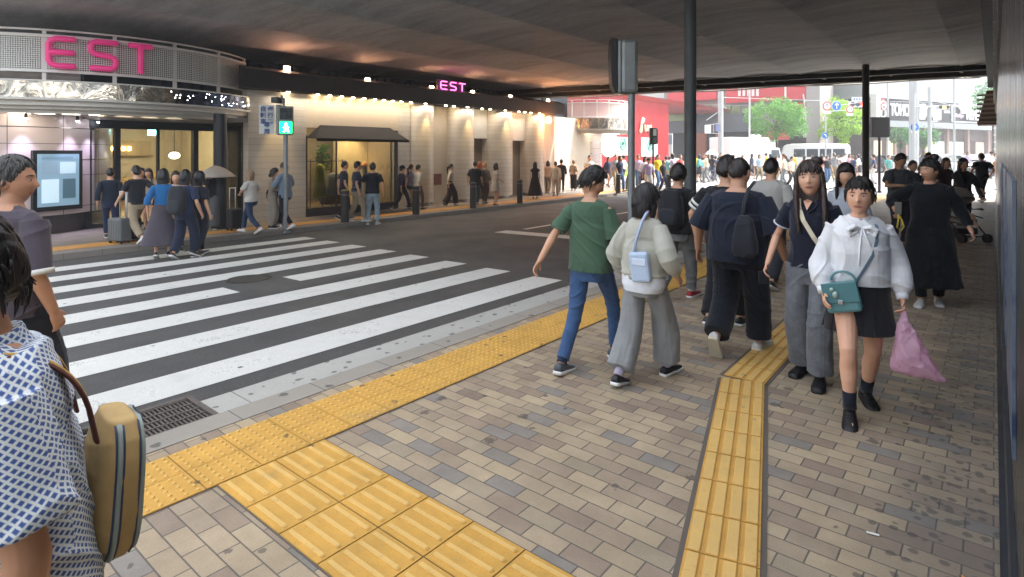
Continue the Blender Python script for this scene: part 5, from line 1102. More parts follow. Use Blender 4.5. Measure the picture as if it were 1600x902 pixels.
        if det > 2:
            g_ = np.random.default_rng(7); mb = MB(); N_ = {'short': 330, 'curly': 330, 'buzz': 0, 'bob': 300, 'long': 300, 'pony': 130, 'bun': 120}.get(hair, 250)
            for _ in range(N_):
                th = math.acos(g_.uniform(-.35 if hair in ('short', 'curly') else -.1, 1)); a = g_.uniform(0, 2*math.pi); dx, dy, dz = math.sin(th)*math.cos(a), math.sin(th)*math.sin(a), math.cos(th); az = abs(math.degrees(math.atan2(dx, dy)))
                if az < 62 and dz < (.5 if bangs else .66): continue
                if az < 85 and dz < .1: continue
                s_ = 1.13; P0 = np.array([.080*dx*s_, .093*dy*s_-.006, .113*dz*s_+max(0, dz)*.012]); fl = np.array([dx*.6+g_.normal()*.22, dy*.6+g_.normal()*.22+(.5 if (bangs and dy > .2) else 0), -1.05+dz*.35]); nr = np.array([dx, dy, dz]); fl = fl-nr*(fl@nr)*.92; fl /= np.linalg.norm(fl)+1e-6; L_ = g_.uniform(.028, .05)*(1.3 if hair in ('bob', 'long') else 1)
                pts = []
                for q_ in (0, .35, .7, 1.): p_ = P0+fl*L_*q_; e_ = (p_[0]/.080)**2+(p_[1]/.093)**2+(p_[2]/.120)**2; p_ = p_*(1.135/math.sqrt(max(e_, .2)))**(.85) if p_[2] > -.03 else p_; pts.append(H(p_+nr*.0025*(1-q_)))
                mb.tube(pts, [.0030, .0042, .0034, .0010], 5, rnd=False)
            if hair in ('bob', 'long'):
                L = -.13 if hair == 'bob' else -.37
                for _ in range(110):
                    b_ = g_.uniform(math.pi*.93, 2.07*math.pi); z0_ = g_.uniform(-.02, .06); z1_ = L*g_.uniform(.75, 1.08); pts = []
                    for q_ in np.linspace(0, 1, 6): z = z0_+(z1_-z0_)*q_; f = min(1, max(0, (z-.02)/(L-.02))); rx = .091+.012*math.sin(f*3)-(.02*f if hair == 'long' else .008*f); ry = .064-.022*f; pts.append(H((rx*math.cos(b_)+.002*math.sin(q_*9+b_*5), -.038-.012*f+ry*math.sin(b_), z)))
                    mb.tube(pts, [.002, .0042, .0045, .0042, .0035, .001], 5, rnd=False)
            if mb.v: emit('hair_strands', mb, hm, None, parent=pp.hair)
        if hair == 'cap':
            mb = MB(); mb.ball((0, 0, 0), (.088, .106, .095), 0, 20, 12, f=lambda p: Vector(H((p.x, p.y-.004, .045+max(p.z, -.02))))); mb.loft([[H((x_, y_, .03+z_-.01*abs(x_)/.05)) for x_, y_ in ((-.07, .06), (-.05, .15), (0, .165), (.05, .15), (.07, .06))] for z_ in (0, .008)]); emit('cap', mb, cloth('#15171c'))
    # ---- bottoms
    def leg_tube(mb, s_, rs, frac=1., ezx=1.):
        A, K_, N_ = J['hip', s_], J['knee', s_], J['ankle', s_]; A = A+v3(0, 0, .02); pts = []; rd = []; tot = 2.
        for t_ in np.linspace(0, frac*2, max(4, int(10*frac))):
            p = A+(K_-A)*min(1, t_) if t_ <= 1 else K_+(N_-K_)*(t_-1); pts.append(p); rd.append(float(np.interp(t_/(frac*2), [0, .25, .5, .75, 1], rs))*lm)
        for _ in range(2):
            for i in range(1, len(pts)-1): pts[i] = (pts[i-1]+2*pts[i]+pts[i+1])/4
        mb.tube(pts, rd, 18, rnd=False)
    b = bottom or dict(type='trousers', c='#2a2c33'); bm_ = b.get('m') or cloth(b.get('c', '#2a2c33')); ty = b.get('type', 'trousers')
    if ty in ('trousers', 'shorts'):
        mb = MB(); w_ = b.get('waist', .12); mb.loft(rings(TB, .012, zs=[-.14, -.10, -.05, 0, .05, w_]))
        rs = b.get('r', (.102, .088, .07, .062, .058))
        for s_ in (1, -1): leg_tube(mb, s_, rs, b.get('frac', .96 if ty == 'trousers' else .42))
        emit('trousers' if ty == 'trousers' else 'shorts', mb, bm_, vox, 2, folds(b.get('wr', .004)*1.9, 1.5, rng.uniform(0, 6), b.get('vert', 0.)) if det > 1 else None)
    elif ty in ('skirt',):
        z1 = b.get('z1', -.35); f0, f1 = b.get('flare', (.165, .24)); npl = b.get('pleats', 0); amp = b.get('amp', .012); st2 = abs(legs[0][1]-legs[1][1])/2*min(1, -z1/.7); R3 = []; zs = list(np.linspace(b.get('z0', .13), z1, 12)); n = 120 if npl else 40
        for z in zs:
            f = (zs[0]-z)/(zs[0]-z1); rx, ry, yo = interp(TB, z if z > 0 else 0); rx = (max(rx*(.45+.55*fat)+.014, f0*.8) if z > 0 else f0*(.45+.55*fat))*(1-f)+f1*f; ry = (ry*(.3+.7*fat)+.016)*(1-f)+(max(f1*.8, st2+.1))*f
            R3.append([T(0, 0, 0)+v3((rx+amp*f*math.sin(npl*a))*math.cos(a), yo+(ry+amp*f*math.sin(npl*a))*math.sin(a)+b.get('dy', 0)*f, z) for a in (2*math.pi*j/n for j in range(n))])
        mb = MB(); mb.loft(R3); emit('skirt', mb, bm_, None if npl else vox, 2, None if npl else (folds(b.get('wr', .006), .8, 1., .8) if det > 1 else None))
    # ---- shoes
    for si, s_ in enumerate((1, -1)):
        fx, fy, lift, pit = legs[si]; A = J['ankle', s_]; sh = b.get('toe', .0)
        out = s_*.12
        def Q(x, y, z):
            z -= .078; y, z = y*math.cos(pit)+z*math.sin(pit), -y*math.sin(pit)+z*math.cos(pit); x, y = x*math.cos(out)+y*math.sin(out), -x*math.sin(out)+y*math.cos(out); return A+v3(x, y, z)
        prof = [(-.066, .022, .07, .0), (-.058, .034, .082, .0), (-.02, .038, .088, .0), (.03, .040, .080, .0), (.07, .044, .062, .0), (.12, .047, .05, .0), (.16, .044, .044, .0), (.185, .034, .036, .0), (.196, .02, .028, .0)]
        fs = 1.1 if sex == 'm' else 1.02; mb = MB()
        mb.loft([[Q(w*math.cos(a)*fs, y*fs, .022+(hh-.022)*max(0, math.sin(a))**.8 if math.sin(a) > 0 else .02) for a in np.linspace(0, 2*math.pi, 17)[:-1]] for y, w, hh, _ in prof])
        so = emit('shoe', mb, mat(shoe, .45, 0, .15, 30.), None)
        mb = MB(); mb.loft([[Q(w*1.06*math.cos(a)*fs, y*fs*1.02, .026 if math.sin(a) > 0 else -.002) for a in np.linspace(0.2, 2*math.pi+.2, 17)[:-1]] for y, w, hh, _ in prof]); emit('sole', mb, mat(sole, .6, 0, .1), None, parent=so)
        if det > 2:
            mb = MB()
            for q in range(4): y = .045+q*.018; hh = .074-q*.006; mb.tube([Q(-.022, y*fs, hh-.008), Q(0, y*fs, hh+.003), Q(.022, y*fs, hh-.008)], .0028, 6)
            emit('laces', mb, mat('#bdbdb8' if sole != '#111111' else '#222222', .7), None, parent=so)
        if sock: mb = MB(); N_, K_ = J['ankle', s_], J['knee', s_]; mb.tube([N_, N_+(K_-N_)*.1, N_+(K_-N_)*.3], [.044*lm, .041*lm, .045*lm], 14, rnd=False); emit('sock', mb, cloth(sock), None)
    # ---- tops
    tp = top or dict(c='#dddddd'); WK = 1.7 if det > 2 else 1.3; tm = tp.get('m') or cloth(tp.get('c', '#dddddd')); hem = tp.get('hem', -.02); es = tp.get('ease', .016); mb = MB()
    if tp.get('type') == 'dress':
        zs = [.512, .48, .44, .38, .3, .2, .1, 0]; mb.loft(rings(TB, es, zs=zs, loose=tp.get('loose', .95))[::-1])
        f1 = tp.get('flare', .28); z1 = tp.get('z1', -.72); R3 = []
        for f in np.linspace(0, 1, 9): z = .06+(z1-.06)*f; rx, ry, yo = interp(TB, max(z, 0)); R3.append([T(0, 0, 0)+v3((rx*fat+es)*(1-f)*math.cos(a)+f1*f*math.cos(a), yo+((ry*fat+es)*(1-f)+f1*.8*f)*math.sin(a), z) for a in np.linspace(0, 2*math.pi, 33)[:-1]])
        mb.loft(R3)
    else:
        zs = sorted(set([hem, (hem+.1)/2, .1, .2, .28, .34, .40, .45, .475, tp.get('neck', .512)])); zs = [z for z in zs if z >= hem]; rg = rings(TB, es, zs=zs, loose=tp.get('loose', .92))
        if tp.get('cinch'): rg[0] = rings(TB, es*.2, zs=[hem-.005], loose=.0)[0]; rg.insert(1, rings(TB, es*1.3, zs=[hem+.02], loose=.9)[0])
        mb.loft(rg)
    sl_ = tp.get('sleeve', .62); sr = tp.get('sr', (.066, .064, .066)) 
    if sl_ > 0:
        for s_ in (1, -1):
            S_, E_, W_ = J['sh', s_], J['el', s_], J['wr', s_]; pts = []; rd = []
            for t_ in np.linspace(0, sl_, 8 if sl_ > 1 else 5): pts.append(S_+(E_-S_)*min(1, t_)+((W_-E_)*(t_-1) if t_ > 1 else 0)); rd.append(float(np.interp(t_/sl_, np.linspace(0, 1, len(sr)), sr))*(.55+.45*fat))
            for i in range(1, len(pts)-1): pts[i] = (pts[i-1]+2*pts[i]+pts[i+1])/4
            mb.ball(S_+v3(-s_*.03, 0, -.012), (rd[0]*.95, rd[0]*.95, rd[0]*.82), 0, 16, 10); mb.tube([T(s_*.045, -.008, .485), T(s_*.09, -.01, .468), S_+v3(-s_*.02, 0, -.006)], [.046+es*.4, .048+es*.4, max(.05, rd[0]*.85)], 14); mb.tube(pts, rd, 18, rnd=False)
    pp.top = emit('dress' if tp.get('type') == 'dress' else tp.get('name', 'shirt'), mb, tm, vox, tp.get('sm', 3), folds(tp.get('wr', .005)*WK, tp.get('ws', 1.)*1.25, rng.uniform(0, 6), tp.get('vert', .0)) if det > 1 else None)
    if tp.get('collar') and det > 1:
        c = tp['collar']; mb = MB()
        ang = np.linspace(math.radians(-232), math.radians(52), 22); R4 = []
        for a in ang:
            x, y = math.cos(a), math.sin(a); R4.append([T(x*.070*(1+.06), y*.066-.005, .508), T(x*.064, y*.062-.005, .545), T(x*.058, y*.056-.005, .548), T(x*.098, y*.086-.01, .498)])
        mb.loft(R4); emit('collar', mb, cloth(c), None)
    return pp
def walker(st=.3, sw=.25, s=1, lift=.05, pit=.45, hip=.085):
    """mid-stride: s=+1 right foot ahead. returns legs, arms"""
    a, b = (hip, st/2, 0, -.12), (-hip, -st/2, lift, pit); legs = (a, b) if s > 0 else ((hip, -st/2, lift, pit), (-hip, st/2, 0, -.12))
    arms = ((.07, -sw*.5*s, -.50), (-.07, sw*.55*s, -.50)); return legs, arms
def RZ(face): return YAW-R(face)          # 0 = walking away from the camera, 180 = towards it, 90 = to its right
def strap(pp, pts, w, th, m_, nm='strap'):
    """flat strap through body-frame points (scaled units)"""
    P_ = [np.array(p, float) for p in pts]; rings = []; n = len(P_)
    for i in range(n):
        t_ = P_[min(i+1, n-1)]-P_[max(0, i-1)]; t_ /= np.linalg.norm(t_); c = P_[i]-pp.T(0, 0, .3); out = c-t_*(c@t_); out /= np.linalg.norm(out)+1e-9; s_ = np.cross(t_, out); rings.append([P_[i]+s_*w/2+out*th, P_[i]-s_*w/2+out*th, P_[i]-s_*w/2, P_[i]+s_*w/2])
    mb = MB(); mb.loft(rings); return pp.emit(nm, mb, m_, None, smooth=False)
def softbox(pp_world, c, size, m_, nm, parent, seed=0, wr=.006, vox=.008, rot=None, tap=1.):
    """cloth bag volume: rounded, slightly slumped"""
    mb = MB(); X, Y_, Z = size; rings = []
    for f in np.linspace(0, 1, 9):
        z = -Z/2+Z*f; q = (1-abs(2*f-1)**4*.35)*(1-(1-tap)*f); rings.append([(math.copysign(abs(math.cos(a))**.55, math.cos(a))*X/2*q, math.copysign(abs(math.sin(a))**.6, math.sin(a))*Y_/2*q, z) for a in np.linspace(0, 2*math.pi, 29)[:-1]])
    mb.loft(rings); me = remesh(mb, vox, 2, folds(wr, 1.6, seed)); me.materials.append(m_); o = obj(nm, me, None, parent); o.location = c
    if rot is not None: o.rotation_euler = rot
    return o
# --- boy in green
lg, ar = (((.07, .30, 0.0, -.1), (-.07, -.33, .01, .15)), ((.13, .02, -.52), (-.17, -.26, -.44)))
p = build_person('boy in a loose green T-shirt and blue jeans walking with his head bowed', (-2.53, 4.07, 0), R(2), 1.665, 'm', .88, lg, ar, head=(.75, .42, 0), lean=.02, det=3, hair='short', top=dict(c='#45604c', hem=-.06, ease=.025, loose=1.02, sleeve=.85, sr=(.062, .070, .078), wr=.007, ws=1.0, name='shirt'),
    bottom=dict(type='trousers', m=denim('#33527c'), r=(.098, .082, .066, .058, .056), wr=.004), shoe='#4a4f55', sole='#d9d9d6', sock='#26334d', curl=.6)
# --- girl in the pale jacket
lg = (((.08, .26, 0, -.05), (-.08, -.26, .02, .22)))
p = build_person('girl with bobbed hair in a pale grey bomber jacket and wide grey trousers', (-2.04, 4.03, 0), R(-4), 1.50, 'f', .98, lg, ((.13, .08, -.42), (-.12, .06, -.46)), head=(.55, .1, 0), det=3, hair='bob', hairc='#1d1a1c', bangs=1,
    top=dict(c='#b5b4a8', hem=.03, ease=.04, loose=1.08, sleeve=1.8, sr=(.068, .082, .088, .078, .04), wr=.009, ws=.9, cinch=1, name='jacket'), bottom=dict(type='trousers', c='#8b8d8e', r=(.102, .104, .11, .122, .128), frac=.93, wr=.006, vert=.7), shoe='#1f2126', sole='#e5e5e2', sock='#c9c3dd')
mb = MB(); mb.loft(p.rings(BODY_F, .028, zs=[-.10, -.04, .03, .08], loose=1.0)); p.emit('undershirt', mb, cloth('#dfe3ea'), .008, 2, folds(.006, 1.5, 2.))
mb = MB(); mb.loft([[p.T(.155*math.cos(a)*q+.015, -.02+.15*math.sin(a)*q, z) for a in np.linspace(0, 6.283, 25)[:-1]] for z, q in ((.01, .96), (.05, 1.0))]); p.emit('rib_hem', mb, cloth('#a8a79b'), None)
bagp = thing('crossbody_bag', 'pale blue shoulder bag hanging on the girl in the bomber jacket', 'bag', p.world(p.T(.06, -.17, .13)), 0)
mb = MB(); mb.box((0, 0, 0), (.15, .05, .22)); bo = obj('pouch', mb, mat('#b4c6df', .4, 0, .15, 9.), bagp, bevel=.018); bo.rotation_euler = (.05, -.12, 0)
mb = MB(); mb.box((0, -.028, .04), (.11, .008, .05)); obj('patch', mb, mat('#ccd8ea', .4), bagp, bevel=.004)
obj('strap', MB().tube([(-.05, .0, .11), (-.03, .0, .2), (.0, .03, .33), (.01, .1, .40)], .012, 8), mat('#a9b8d4', .5), bagp, smooth=True)
# --- broad man in navy
lg = (((.11, .22, 0, -.05), (-.10, -.24, .10, .95)))
NV = cloth('#1d2333', .9, .15); NV2 = cloth('#181b26', .9)
pm = p = build_person('broad man seen from behind in a navy shirt and wide navy trousers', (-1.69, 5.08, 0), R(0), 1.70, 'm', 1.32, lg, ((.16, .05, -.48), (-.16, .03, -.48)), head=(.1, .12, 0), det=3, hair='buzz', hairc='#231b17', skinc='#c29377',
    top=dict(m=NV, hem=-.08, ease=.04, loose=1.04, sleeve=1.05, sr=(.07, .078, .084), wr=.006, ws=.8), bottom=dict(type='trousers', m=NV2, r=(.122, .108, .098, .094, .092), wr=.005, vert=.2), shoe='#cfcfcb', sole='#d7cfba')
tb_ = thing('shoulder_bag', 'slouchy black shoulder bag on the broad man in navy', 'bag', p.world(p.T(.13, -.23, .18)), R(-8)); softbox(None, (0, 0, -.02), (.24, .12, .34), cloth('#20222b', .7), 'pouch', tb_, 2., .007, .008, None, .55)
obj('strap', MB().tube([(-.02, .01, .13), (-.02, .03, .24), (-.01, .09, .36), (.0, .18, .42)], [(.018, .005)]*4, 8, up=(1, 0, 0)), cloth('#20222b', .7), tb_, smooth=True)
# --- curly-haired man beside him
p = build_person('curly-haired man in a black shirt with a white sleeve band, phone in hand', (-2.03, 5.75, 0), R(0), 1.69, 'm', 1.1, (((.09, .2, 0, 0), (-.09, -.2, .05, .4))), ((.1, .05, -.5), (-.16, .10, -.46, -1, -.5, 0)), head=(0, .15, 0), det=2, hair='curly', hairc='#1a1512', top=dict(c='#16181e', hem=-.06, ease=.03, sleeve=.8, sr=(.075, .078, .08)), bottom=dict(c='#17181d', r=(.11, .10, .09, .085, .08)), shoe='#1b1b1b', curl=1.1)
mb = MB(); S_, E_ = p.J['sh', -1], p.J['el', -1]; 
for q in (.50, .66): mb.tube([S_+(E_-S_)*(q), S_+(E_-S_)*(q+.09)], .0865, 20, rnd=False)
p.emit('sleeve_band', mb, mat('#d7d9d2', .7)); ph = thing('phone', 'dark phone held low by the curly-haired man', 'phone', p.world(p.J['hand', -1]+v3(0, .02, -.03))); obj('case', MB().box((0, 0, 0), (.012, .075, .15)), mat('#15161a', .3), ph, bevel=.004); obj('screen', MB().box((-.0075, 0, 0), (.002, .066, .138)), mat('#0b0d12', .1), ph)
# --- boy with backpack
p = build_person('boy in a black T-shirt with a black backpack, grey trousers and red shoes', (-2.86, 6.50, 0), R(0), 1.60, 'm', 1.0, (((.09, .24, 0, -.05), (-.09, -.24, .08, .7))), ((.12, .08, -.5), (-.08, .0, -.5)), head=(0, .15, 0), det=2, hair='curly', hairc='#120f0e', skinc='#bd8f72', top=dict(c='#1c1d21', hem=-.05, ease=.03, sleeve=.75, sr=(.07, .074, .078)), bottom=dict(c='#6d6f70', r=(.105, .092, .082, .072, .062), wr=.006), shoe='#a32632', sole='#e2e0dc', sock='#cfcfcf')
bk = thing('backpack', 'black backpack on the boy with red shoes', 'backpack', p.world(p.T(0, -.20, .26)), 0); softbox(None, (0, 0, 0), (.32, .17, .44), cloth('#191b22', .7), 'bag_body', bk, 1., .005, .009, None, .82); softbox(None, (0, -.09, -.08), (.22, .07, .18), cloth('#20232b', .7), 'pocket', bk, 4., .003, .009)
for s_ in (-1, 1): obj('strap', MB().tube([(s_*.08, .08, .18), (s_*.1, .16, .23), (s_*.11, .25, .16)], [(.028, .008)]*3, 8, up=(1, 0, 0)), cloth('#191b22', .7), bk, smooth=True)
# --- man in white T-shirt ahead
q = base(1203, 7.4); p = build_person('man in a light grey T-shirt walking ahead of the broad man', q, R(-4), 1.66, 'm', 1.05, (((.09, -.2, .05, .4), (-.09, .2, 0, 0))), ((.12, .1, -.5), (-.08, -.05, -.5)), head=(0, .1, 0), det=2, hair='short', hairc='#100e0e', top=dict(c='#b9b8b2', hem=-.05, ease=.03, sleeve=.75, sr=(.07, .074, .078)), bottom=dict(c='#33353c', r=(.105, .09, .08, .075, .07)), shoe='#333333')
# --- woman in navy polo facing us
lg = (((.09, -.10, 0, 0), (-.08, .10, .0, 0)))
p = build_person('long-haired woman in a navy polo shirt with a cream bag strap across her chest', (-1.07, 4.88, 0), R(180), 1.655, 'f', .94, lg, ((.16, .08, -.47), (-.10, .02, -.5)), head=(-.12, -.12, .06), det=3, hair='long', hairc='#372a25', bangs=2, skinc='#dcab8f', top=dict(m=cloth('#1c2131', .85), hem=-.01, ease=.02, loose=.95, sleeve=.62, sr=(.062, .066, .068), wr=.006, neck=.50), bottom=dict(type='trousers', m=denim('#6c7076'), waist=.13, r=(.102, .098, .098, .100, .10), wr=.006, vert=.5, frac=.97), shoe='#131316', sole='#111111', curl=.9)
p.hair_bun = MB().ball((0, 0, 0), (.045, .04, .038), 0, 14, 10, f=lambda v: Vector(p.H((-.045+v.x, -.045+v.y, .132+v.z)))); p.emit('hair_bun', p.hair_bun, hairm('#372a25'), .007, 1, folds(.004, 4., 1.))
mb = MB(); mb.loft([[p.T(x_, y_+.006, z_) for x_, y_, z_ in ((-.032, .068, .505), (0, .10, .435), (.032, .068, .505), (0, .085, .52))], [p.T(x_, y_+.018, z_) for x_, y_, z_ in ((-.03, .068, .503), (0, .10, .44), (.03, .068, .503), (0, .085, .515))]]); p.emit('neck_opening', mb, skin('#dcab8f'), None, smooth=False)
for s_ in (-1, 1):
    mb = MB(); mb.tube([p.T(s_*.02, -.066, .535), p.T(s_*.066, -.03, .52), p.T(s_*.074, .03, .49), p.T(s_*.05, .092, .45), p.T(s_*.012, .112, .42)], [(.012, .005), (.014, .005), (.016, .005), (.016, .005), (.008, .004)], 12, up=p.T(0, 1, 0)-p.T(0, 0, 0)); p.emit('collar', mb, cloth('#171b29'), None)
mb = MB(); 
for s_ in (-1, 1): S_, E_ = p.J['sh', s_], p.J['el', s_]; mb.tube([S_+(E_-S_)*.60, S_+(E_-S_)*.635], .0715, 20, rnd=False)
p.emit('sleeve_trim', mb, mat('#c8ccd4', .8)); strap(p, [p.T(*a) for a in ((.075, .02, .525), (.06, .095, .46), (.02, .132, .36), (-.05, .135, .24), (-.12, .10, .12), (-.165, .03, .03))], .032, .006, mat('#d9cfb6', .7, 0, .1), 'bag_strap')
ph = thing('phone', 'dark phone held at the hip by the woman in a navy polo', 'phone', p.world(p.J['hand', 1]+v3(0, .02, -.035))); obj('case', MB().box((0, 0, 0), (.075, .014, .10), .4), mat('#1b2028', .3), ph, bevel=.005); obj('lens', MB().cyl((0, .006, .02), .01, .006, 12), mat('#3a4350', .2), ph)
# --- woman in white blouse
lg = (((.085, .20, .015, .25), (-.08, -.24, .0, .1)))
p = build_person('woman in a white bow blouse and black pleated skirt carrying a pink plastic bag', (-.69, 4.46, 0), R(197), 1.585, 'f', 1.14, lg, ((.085, .16, -.46, .4, -1, 0), (-.10, .06, -.485, -.45, -1, 0)), head=(.25, .0, -.03), lean=.0, det=3, hair='pony', hairc='#17120f', bangs=2, skinc='#dca98c', top=dict(c='#e6e7ea', hem=.05, ease=.035, loose=1.0, sleeve=1.86, sr=(.055, .060, .065, .071, .078, .08, .040), wr=.008, ws=.95, sm=3, vert=.2, neck=.505),
    bottom=dict(type='skirt', c='#222125', z1=-.27, z0=.13, flare=(.165, .225), pleats=0, wr=.006), shoe='#101013', sole='#111111', sock='#1c1e2a', curl=(.5, 1.4))
pw = p; mb = MB(); n = 140; R3 = []
for z in np.linspace(.10, -.275, 12):
    f = (.10-z)/.375; rx, ry = .155+.075*f, .118+.085*f; R3.append([p.T(0, 0, 0)+v3((rx+.007*f*((a*10/6.283) % 1-.5)*2)*math.cos(a), -.005+(ry+.007*f*((a*10/6.283) % 1-.5)*2)*math.sin(a), z) for a in (2*math.pi*j/n for j in range(n))])
mb.loft(R3); p.emit('pleats', mb, cloth('#242327', .9, .12), None, smooth=False)
mb = MB(); mb.loft(p.rings(BODY_F, .034, zs=[.085, .125], loose=.0)); p.emit('belt', mb, mat('#131215', .35))
WB = cloth('#e9eaed', .8, .08)
# bow: collar band, two loops and two hanging tails
def ribbon(pts, w, th=.008, nm='bow_ribbon'):
    mb = MB(); mb.tube([p.T(*a) for a in pts], [(q, th) for q in w], 12, up=p.T(1, 0, 0)-p.T(0, 0, 0)); p.emit(nm, mb, WB, None)
mb = MB(); mb.tube([p.T(.064*math.cos(a), .060*math.sin(a)-.003, .528-.022*max(0, math.sin(a))) for a in np.linspace(0, 2*math.pi, 26)], .013, 8); p.emit('collar_band', mb, WB, None)
for s_ in (-1, 1):
    mb = MB(); mb.tube([p.T(s_*.01, .118, .455), p.T(s_*.05, .135, .468), p.T(s_*.085, .130, .445), p.T(s_*.075, .130, .405), p.T(s_*.03, .132, .43)], [(.012, .012), (.030, .018), (.034, .02), (.022, .014), (.010, .01)], 12, up=(0, 1, 0)); p.emit('bow_loop', mb, WB, .006, 2, folds(.003, 4., 2.))
mb = MB(); mb.tube([p.T(.0, .125, .45), p.T(.012, .140, .38), p.T(.02, .142, .28), p.T(.022, .138, .2)], [(.010, .006), (.018, .006), (.022, .006), (.025, .005)], 10, up=(0, 1, 0)); p.emit('bow_tail', mb, WB, None)
mb = MB(); mb.tube([p.T(-.005, .125, .45), p.T(-.02, .142, .40), p.T(-.045, .142, .34)], [(.010, .006), (.02, .006), (.03, .005)], 10, up=(0, 1, 0)); p.emit('bow_tail', mb, WB, None)
mb = MB(); mb.box(p.T(0, .133, .25), (.03, .006, .38), mtx=Matrix.Rotation(0, 3, 'Z')); p.emit('placket', mb, WB, None)
for s_ in (-1, 1): S_, E_, W_ = p.J['sh', s_], p.J['el', s_], p.J['wr', s_]; mb = MB(); mb.tube([E_+(W_-E_)*.84, E_+(W_-E_)*1.0], [.042, .036], 18, rnd=False); p.emit('cuff', mb, WB, None)
# teal crossbody bag at her side
bc = p.T(.13, .165, .0); tb_ = thing('crossbody_bag', 'teal crossbody handbag with a flap held by the woman in white blouse', 'bag', p.world(bc), p.root.rotation_euler.z+R(-12)); TL = mat('#5d8e92', .35, 0, .12, 12., .2, 90.)
o = obj('bag_body', MB().box((0, 0, -.02), (.20, .085, .19)), TL, tb_, bevel=.02); o.rotation_euler = (0, .22, 0); o = obj('flap', MB().box((0, .046, .015), (.205, .012, .13)), mat('#4f8086', .32, 0, .1, 12.), tb_, bevel=.005); o.rotation_euler = (0, .22, 0)
obj('clasp', MB().box((0, .055, -.045), (.03, .008, .03)), mat('#b9bcc0', .25, .9), tb_, bevel=.003); obj('charm', MB().ball((.03, .058, -.0), (.018, .008, .022)).ball((.05, .058, .03), (.014, .007, .014)), mat('#9fb8ae', .3, .3), tb_, smooth=True)
obj('handle', MB().tube([(.07*math.cos(a)*1.0-.01, 0, .085+.06*math.sin(a)) for a in np.linspace(0, math.pi, 12)], .008, 8), TL, tb_, smooth=True)
strap(p, [p.T(*a) for a in ((.055, .172, .07), (.0, .165, .17), (-.06, .15, .28), (-.085, .135, .38), (-.09, .09, .47), (-.085, .0, .51))], .022, .005, mat('#7d8fa0', .45, 0, .1), 'bag_strap')
# pink plastic bag
hp = p.world(p.J['hand', -1]); pb = thing('plastic_bag', 'crinkled pink plastic bag swinging from her hand', 'bag', hp, p.root.rotation_euler.z)
t = NT('pink_plastic'); n_ = t.noise(t.obj(), 22., 5, .6); v = t.vor(t.obj(), 26.); t.col(t.mix(t.sm(v['Distance'], .25, .15), '#f3cadf', '#e0a0c2')); t.rough(.35); tl = t.new('ShaderNodeBsdfTranslucent'); tl.inputs[0].default_value = lin('#f6cfe2'); mx = t.new('ShaderNodeMixShader'); mx.inputs[0].default_value = .45; t.ln(t.b.outputs[0], mx.inputs[1]); t.ln(tl.outputs[0], mx.inputs[2]); t.ln(mx.outputs[0], t.out.inputs[0]); t.bump(n_, .6, .01)
rg = []
for z, wx, wy, ox in ((.02, .012, .012, 0), (-.05, .025, .02, -.005), (-.12, .055, .035, -.02), (-.2, .08, .05, -.04), (-.28, .105, .055, -.06), (-.34, .13, .05, -.08), (-.385, .145, .035, -.095), (-.41, .14, .012, -.10)):
    rg.append([(ox*.75+wx*math.copysign(abs(math.cos(a))**.7, math.cos(a))*(1+.06*math.sin(7*a+z*30)), wy*math.sin(a)*(1+.25*math.sin(5*a+z*40)), z+.02*math.cos(a)) for a in np.linspace(0, 2*math.pi, 49)[:-1]])
me = remesh(MB().loft(rg), .006, 1, folds(.007, 2.6, 1., .3)); me.materials.append(t.m); obj('bag_film', me, None, pb)
# --- woman just behind them
q = base(1323, 6.6); p = build_person('woman with long black hair and pale top walking behind the white blouse', q, R(180), 1.60, 'f', .9, (((.08, .15, 0, 0), (-.08, -.15, .02, .2))), ((.08, .05, -.48), (-.08, .02, -.5)), head=(-.3, .1, 0), det=2, hair='long', hairc='#14100f', bangs=1, skinc='#d3a286', top=dict(c='#b9c0cc', hem=-.02, ease=.02, sleeve=1.5, sr=(.06, .055, .05)), bottom=dict(c='#2b2d36', r=(.1, .09, .08, .08, .08)), shoe='#222222')
# --- woman in long black dress
BKD = cloth('#11151c', .9)
p = build_person('woman in a long black dress looking aside and holding a phone with a yellow strap', (-.56, 8.12, 0), R(183), 1.66, 'f', 1.12, (((.08, .12, 0, 0), (-.08, -.10, .0, .1))), ((.16, .24, -.26, 1, -.4, -.3), (-.23, .05, -.47)), head=(.7, .08, 0), det=3, hair='bun', hairc='#191514', bangs=1, skinc='#cf9d80', top=dict(type='dress', m=BKD, ease=.03, loose=1.05, flare=.31, z1=-.66, sleeve=1.7, sr=(.064, .066, .064, .058, .045), wr=.010, vert=.6, ws=.9), bottom=dict(c='#14161c', r=(.08, .07, .06, .06, .06)), shoe='#c9c9c4', sole='#dddddd', curl=1.2)
hw_ = p.world(p.J['hand', 1]+v3(0, .02, .05)); ph = thing('phone', 'pale phone with yellow wrist loop held by the woman in black dress', 'phone', hw_, R(30)); obj('case', MB().box((0, 0, .02), (.07, .01, .14)), mat('#8f8a80', .4), ph, bevel=.004); obj('wrist_loop', MB().tube([(0, 0, -.05), (.03, -.02, -.11), (.05, -.02, -.18), (.02, -.02, -.23), (-.02, -.02, -.19), (-.005, -.02, -.1), (0, 0, -.05)], .009, 8), mat('#d6bd45', .5), ph, smooth=True)
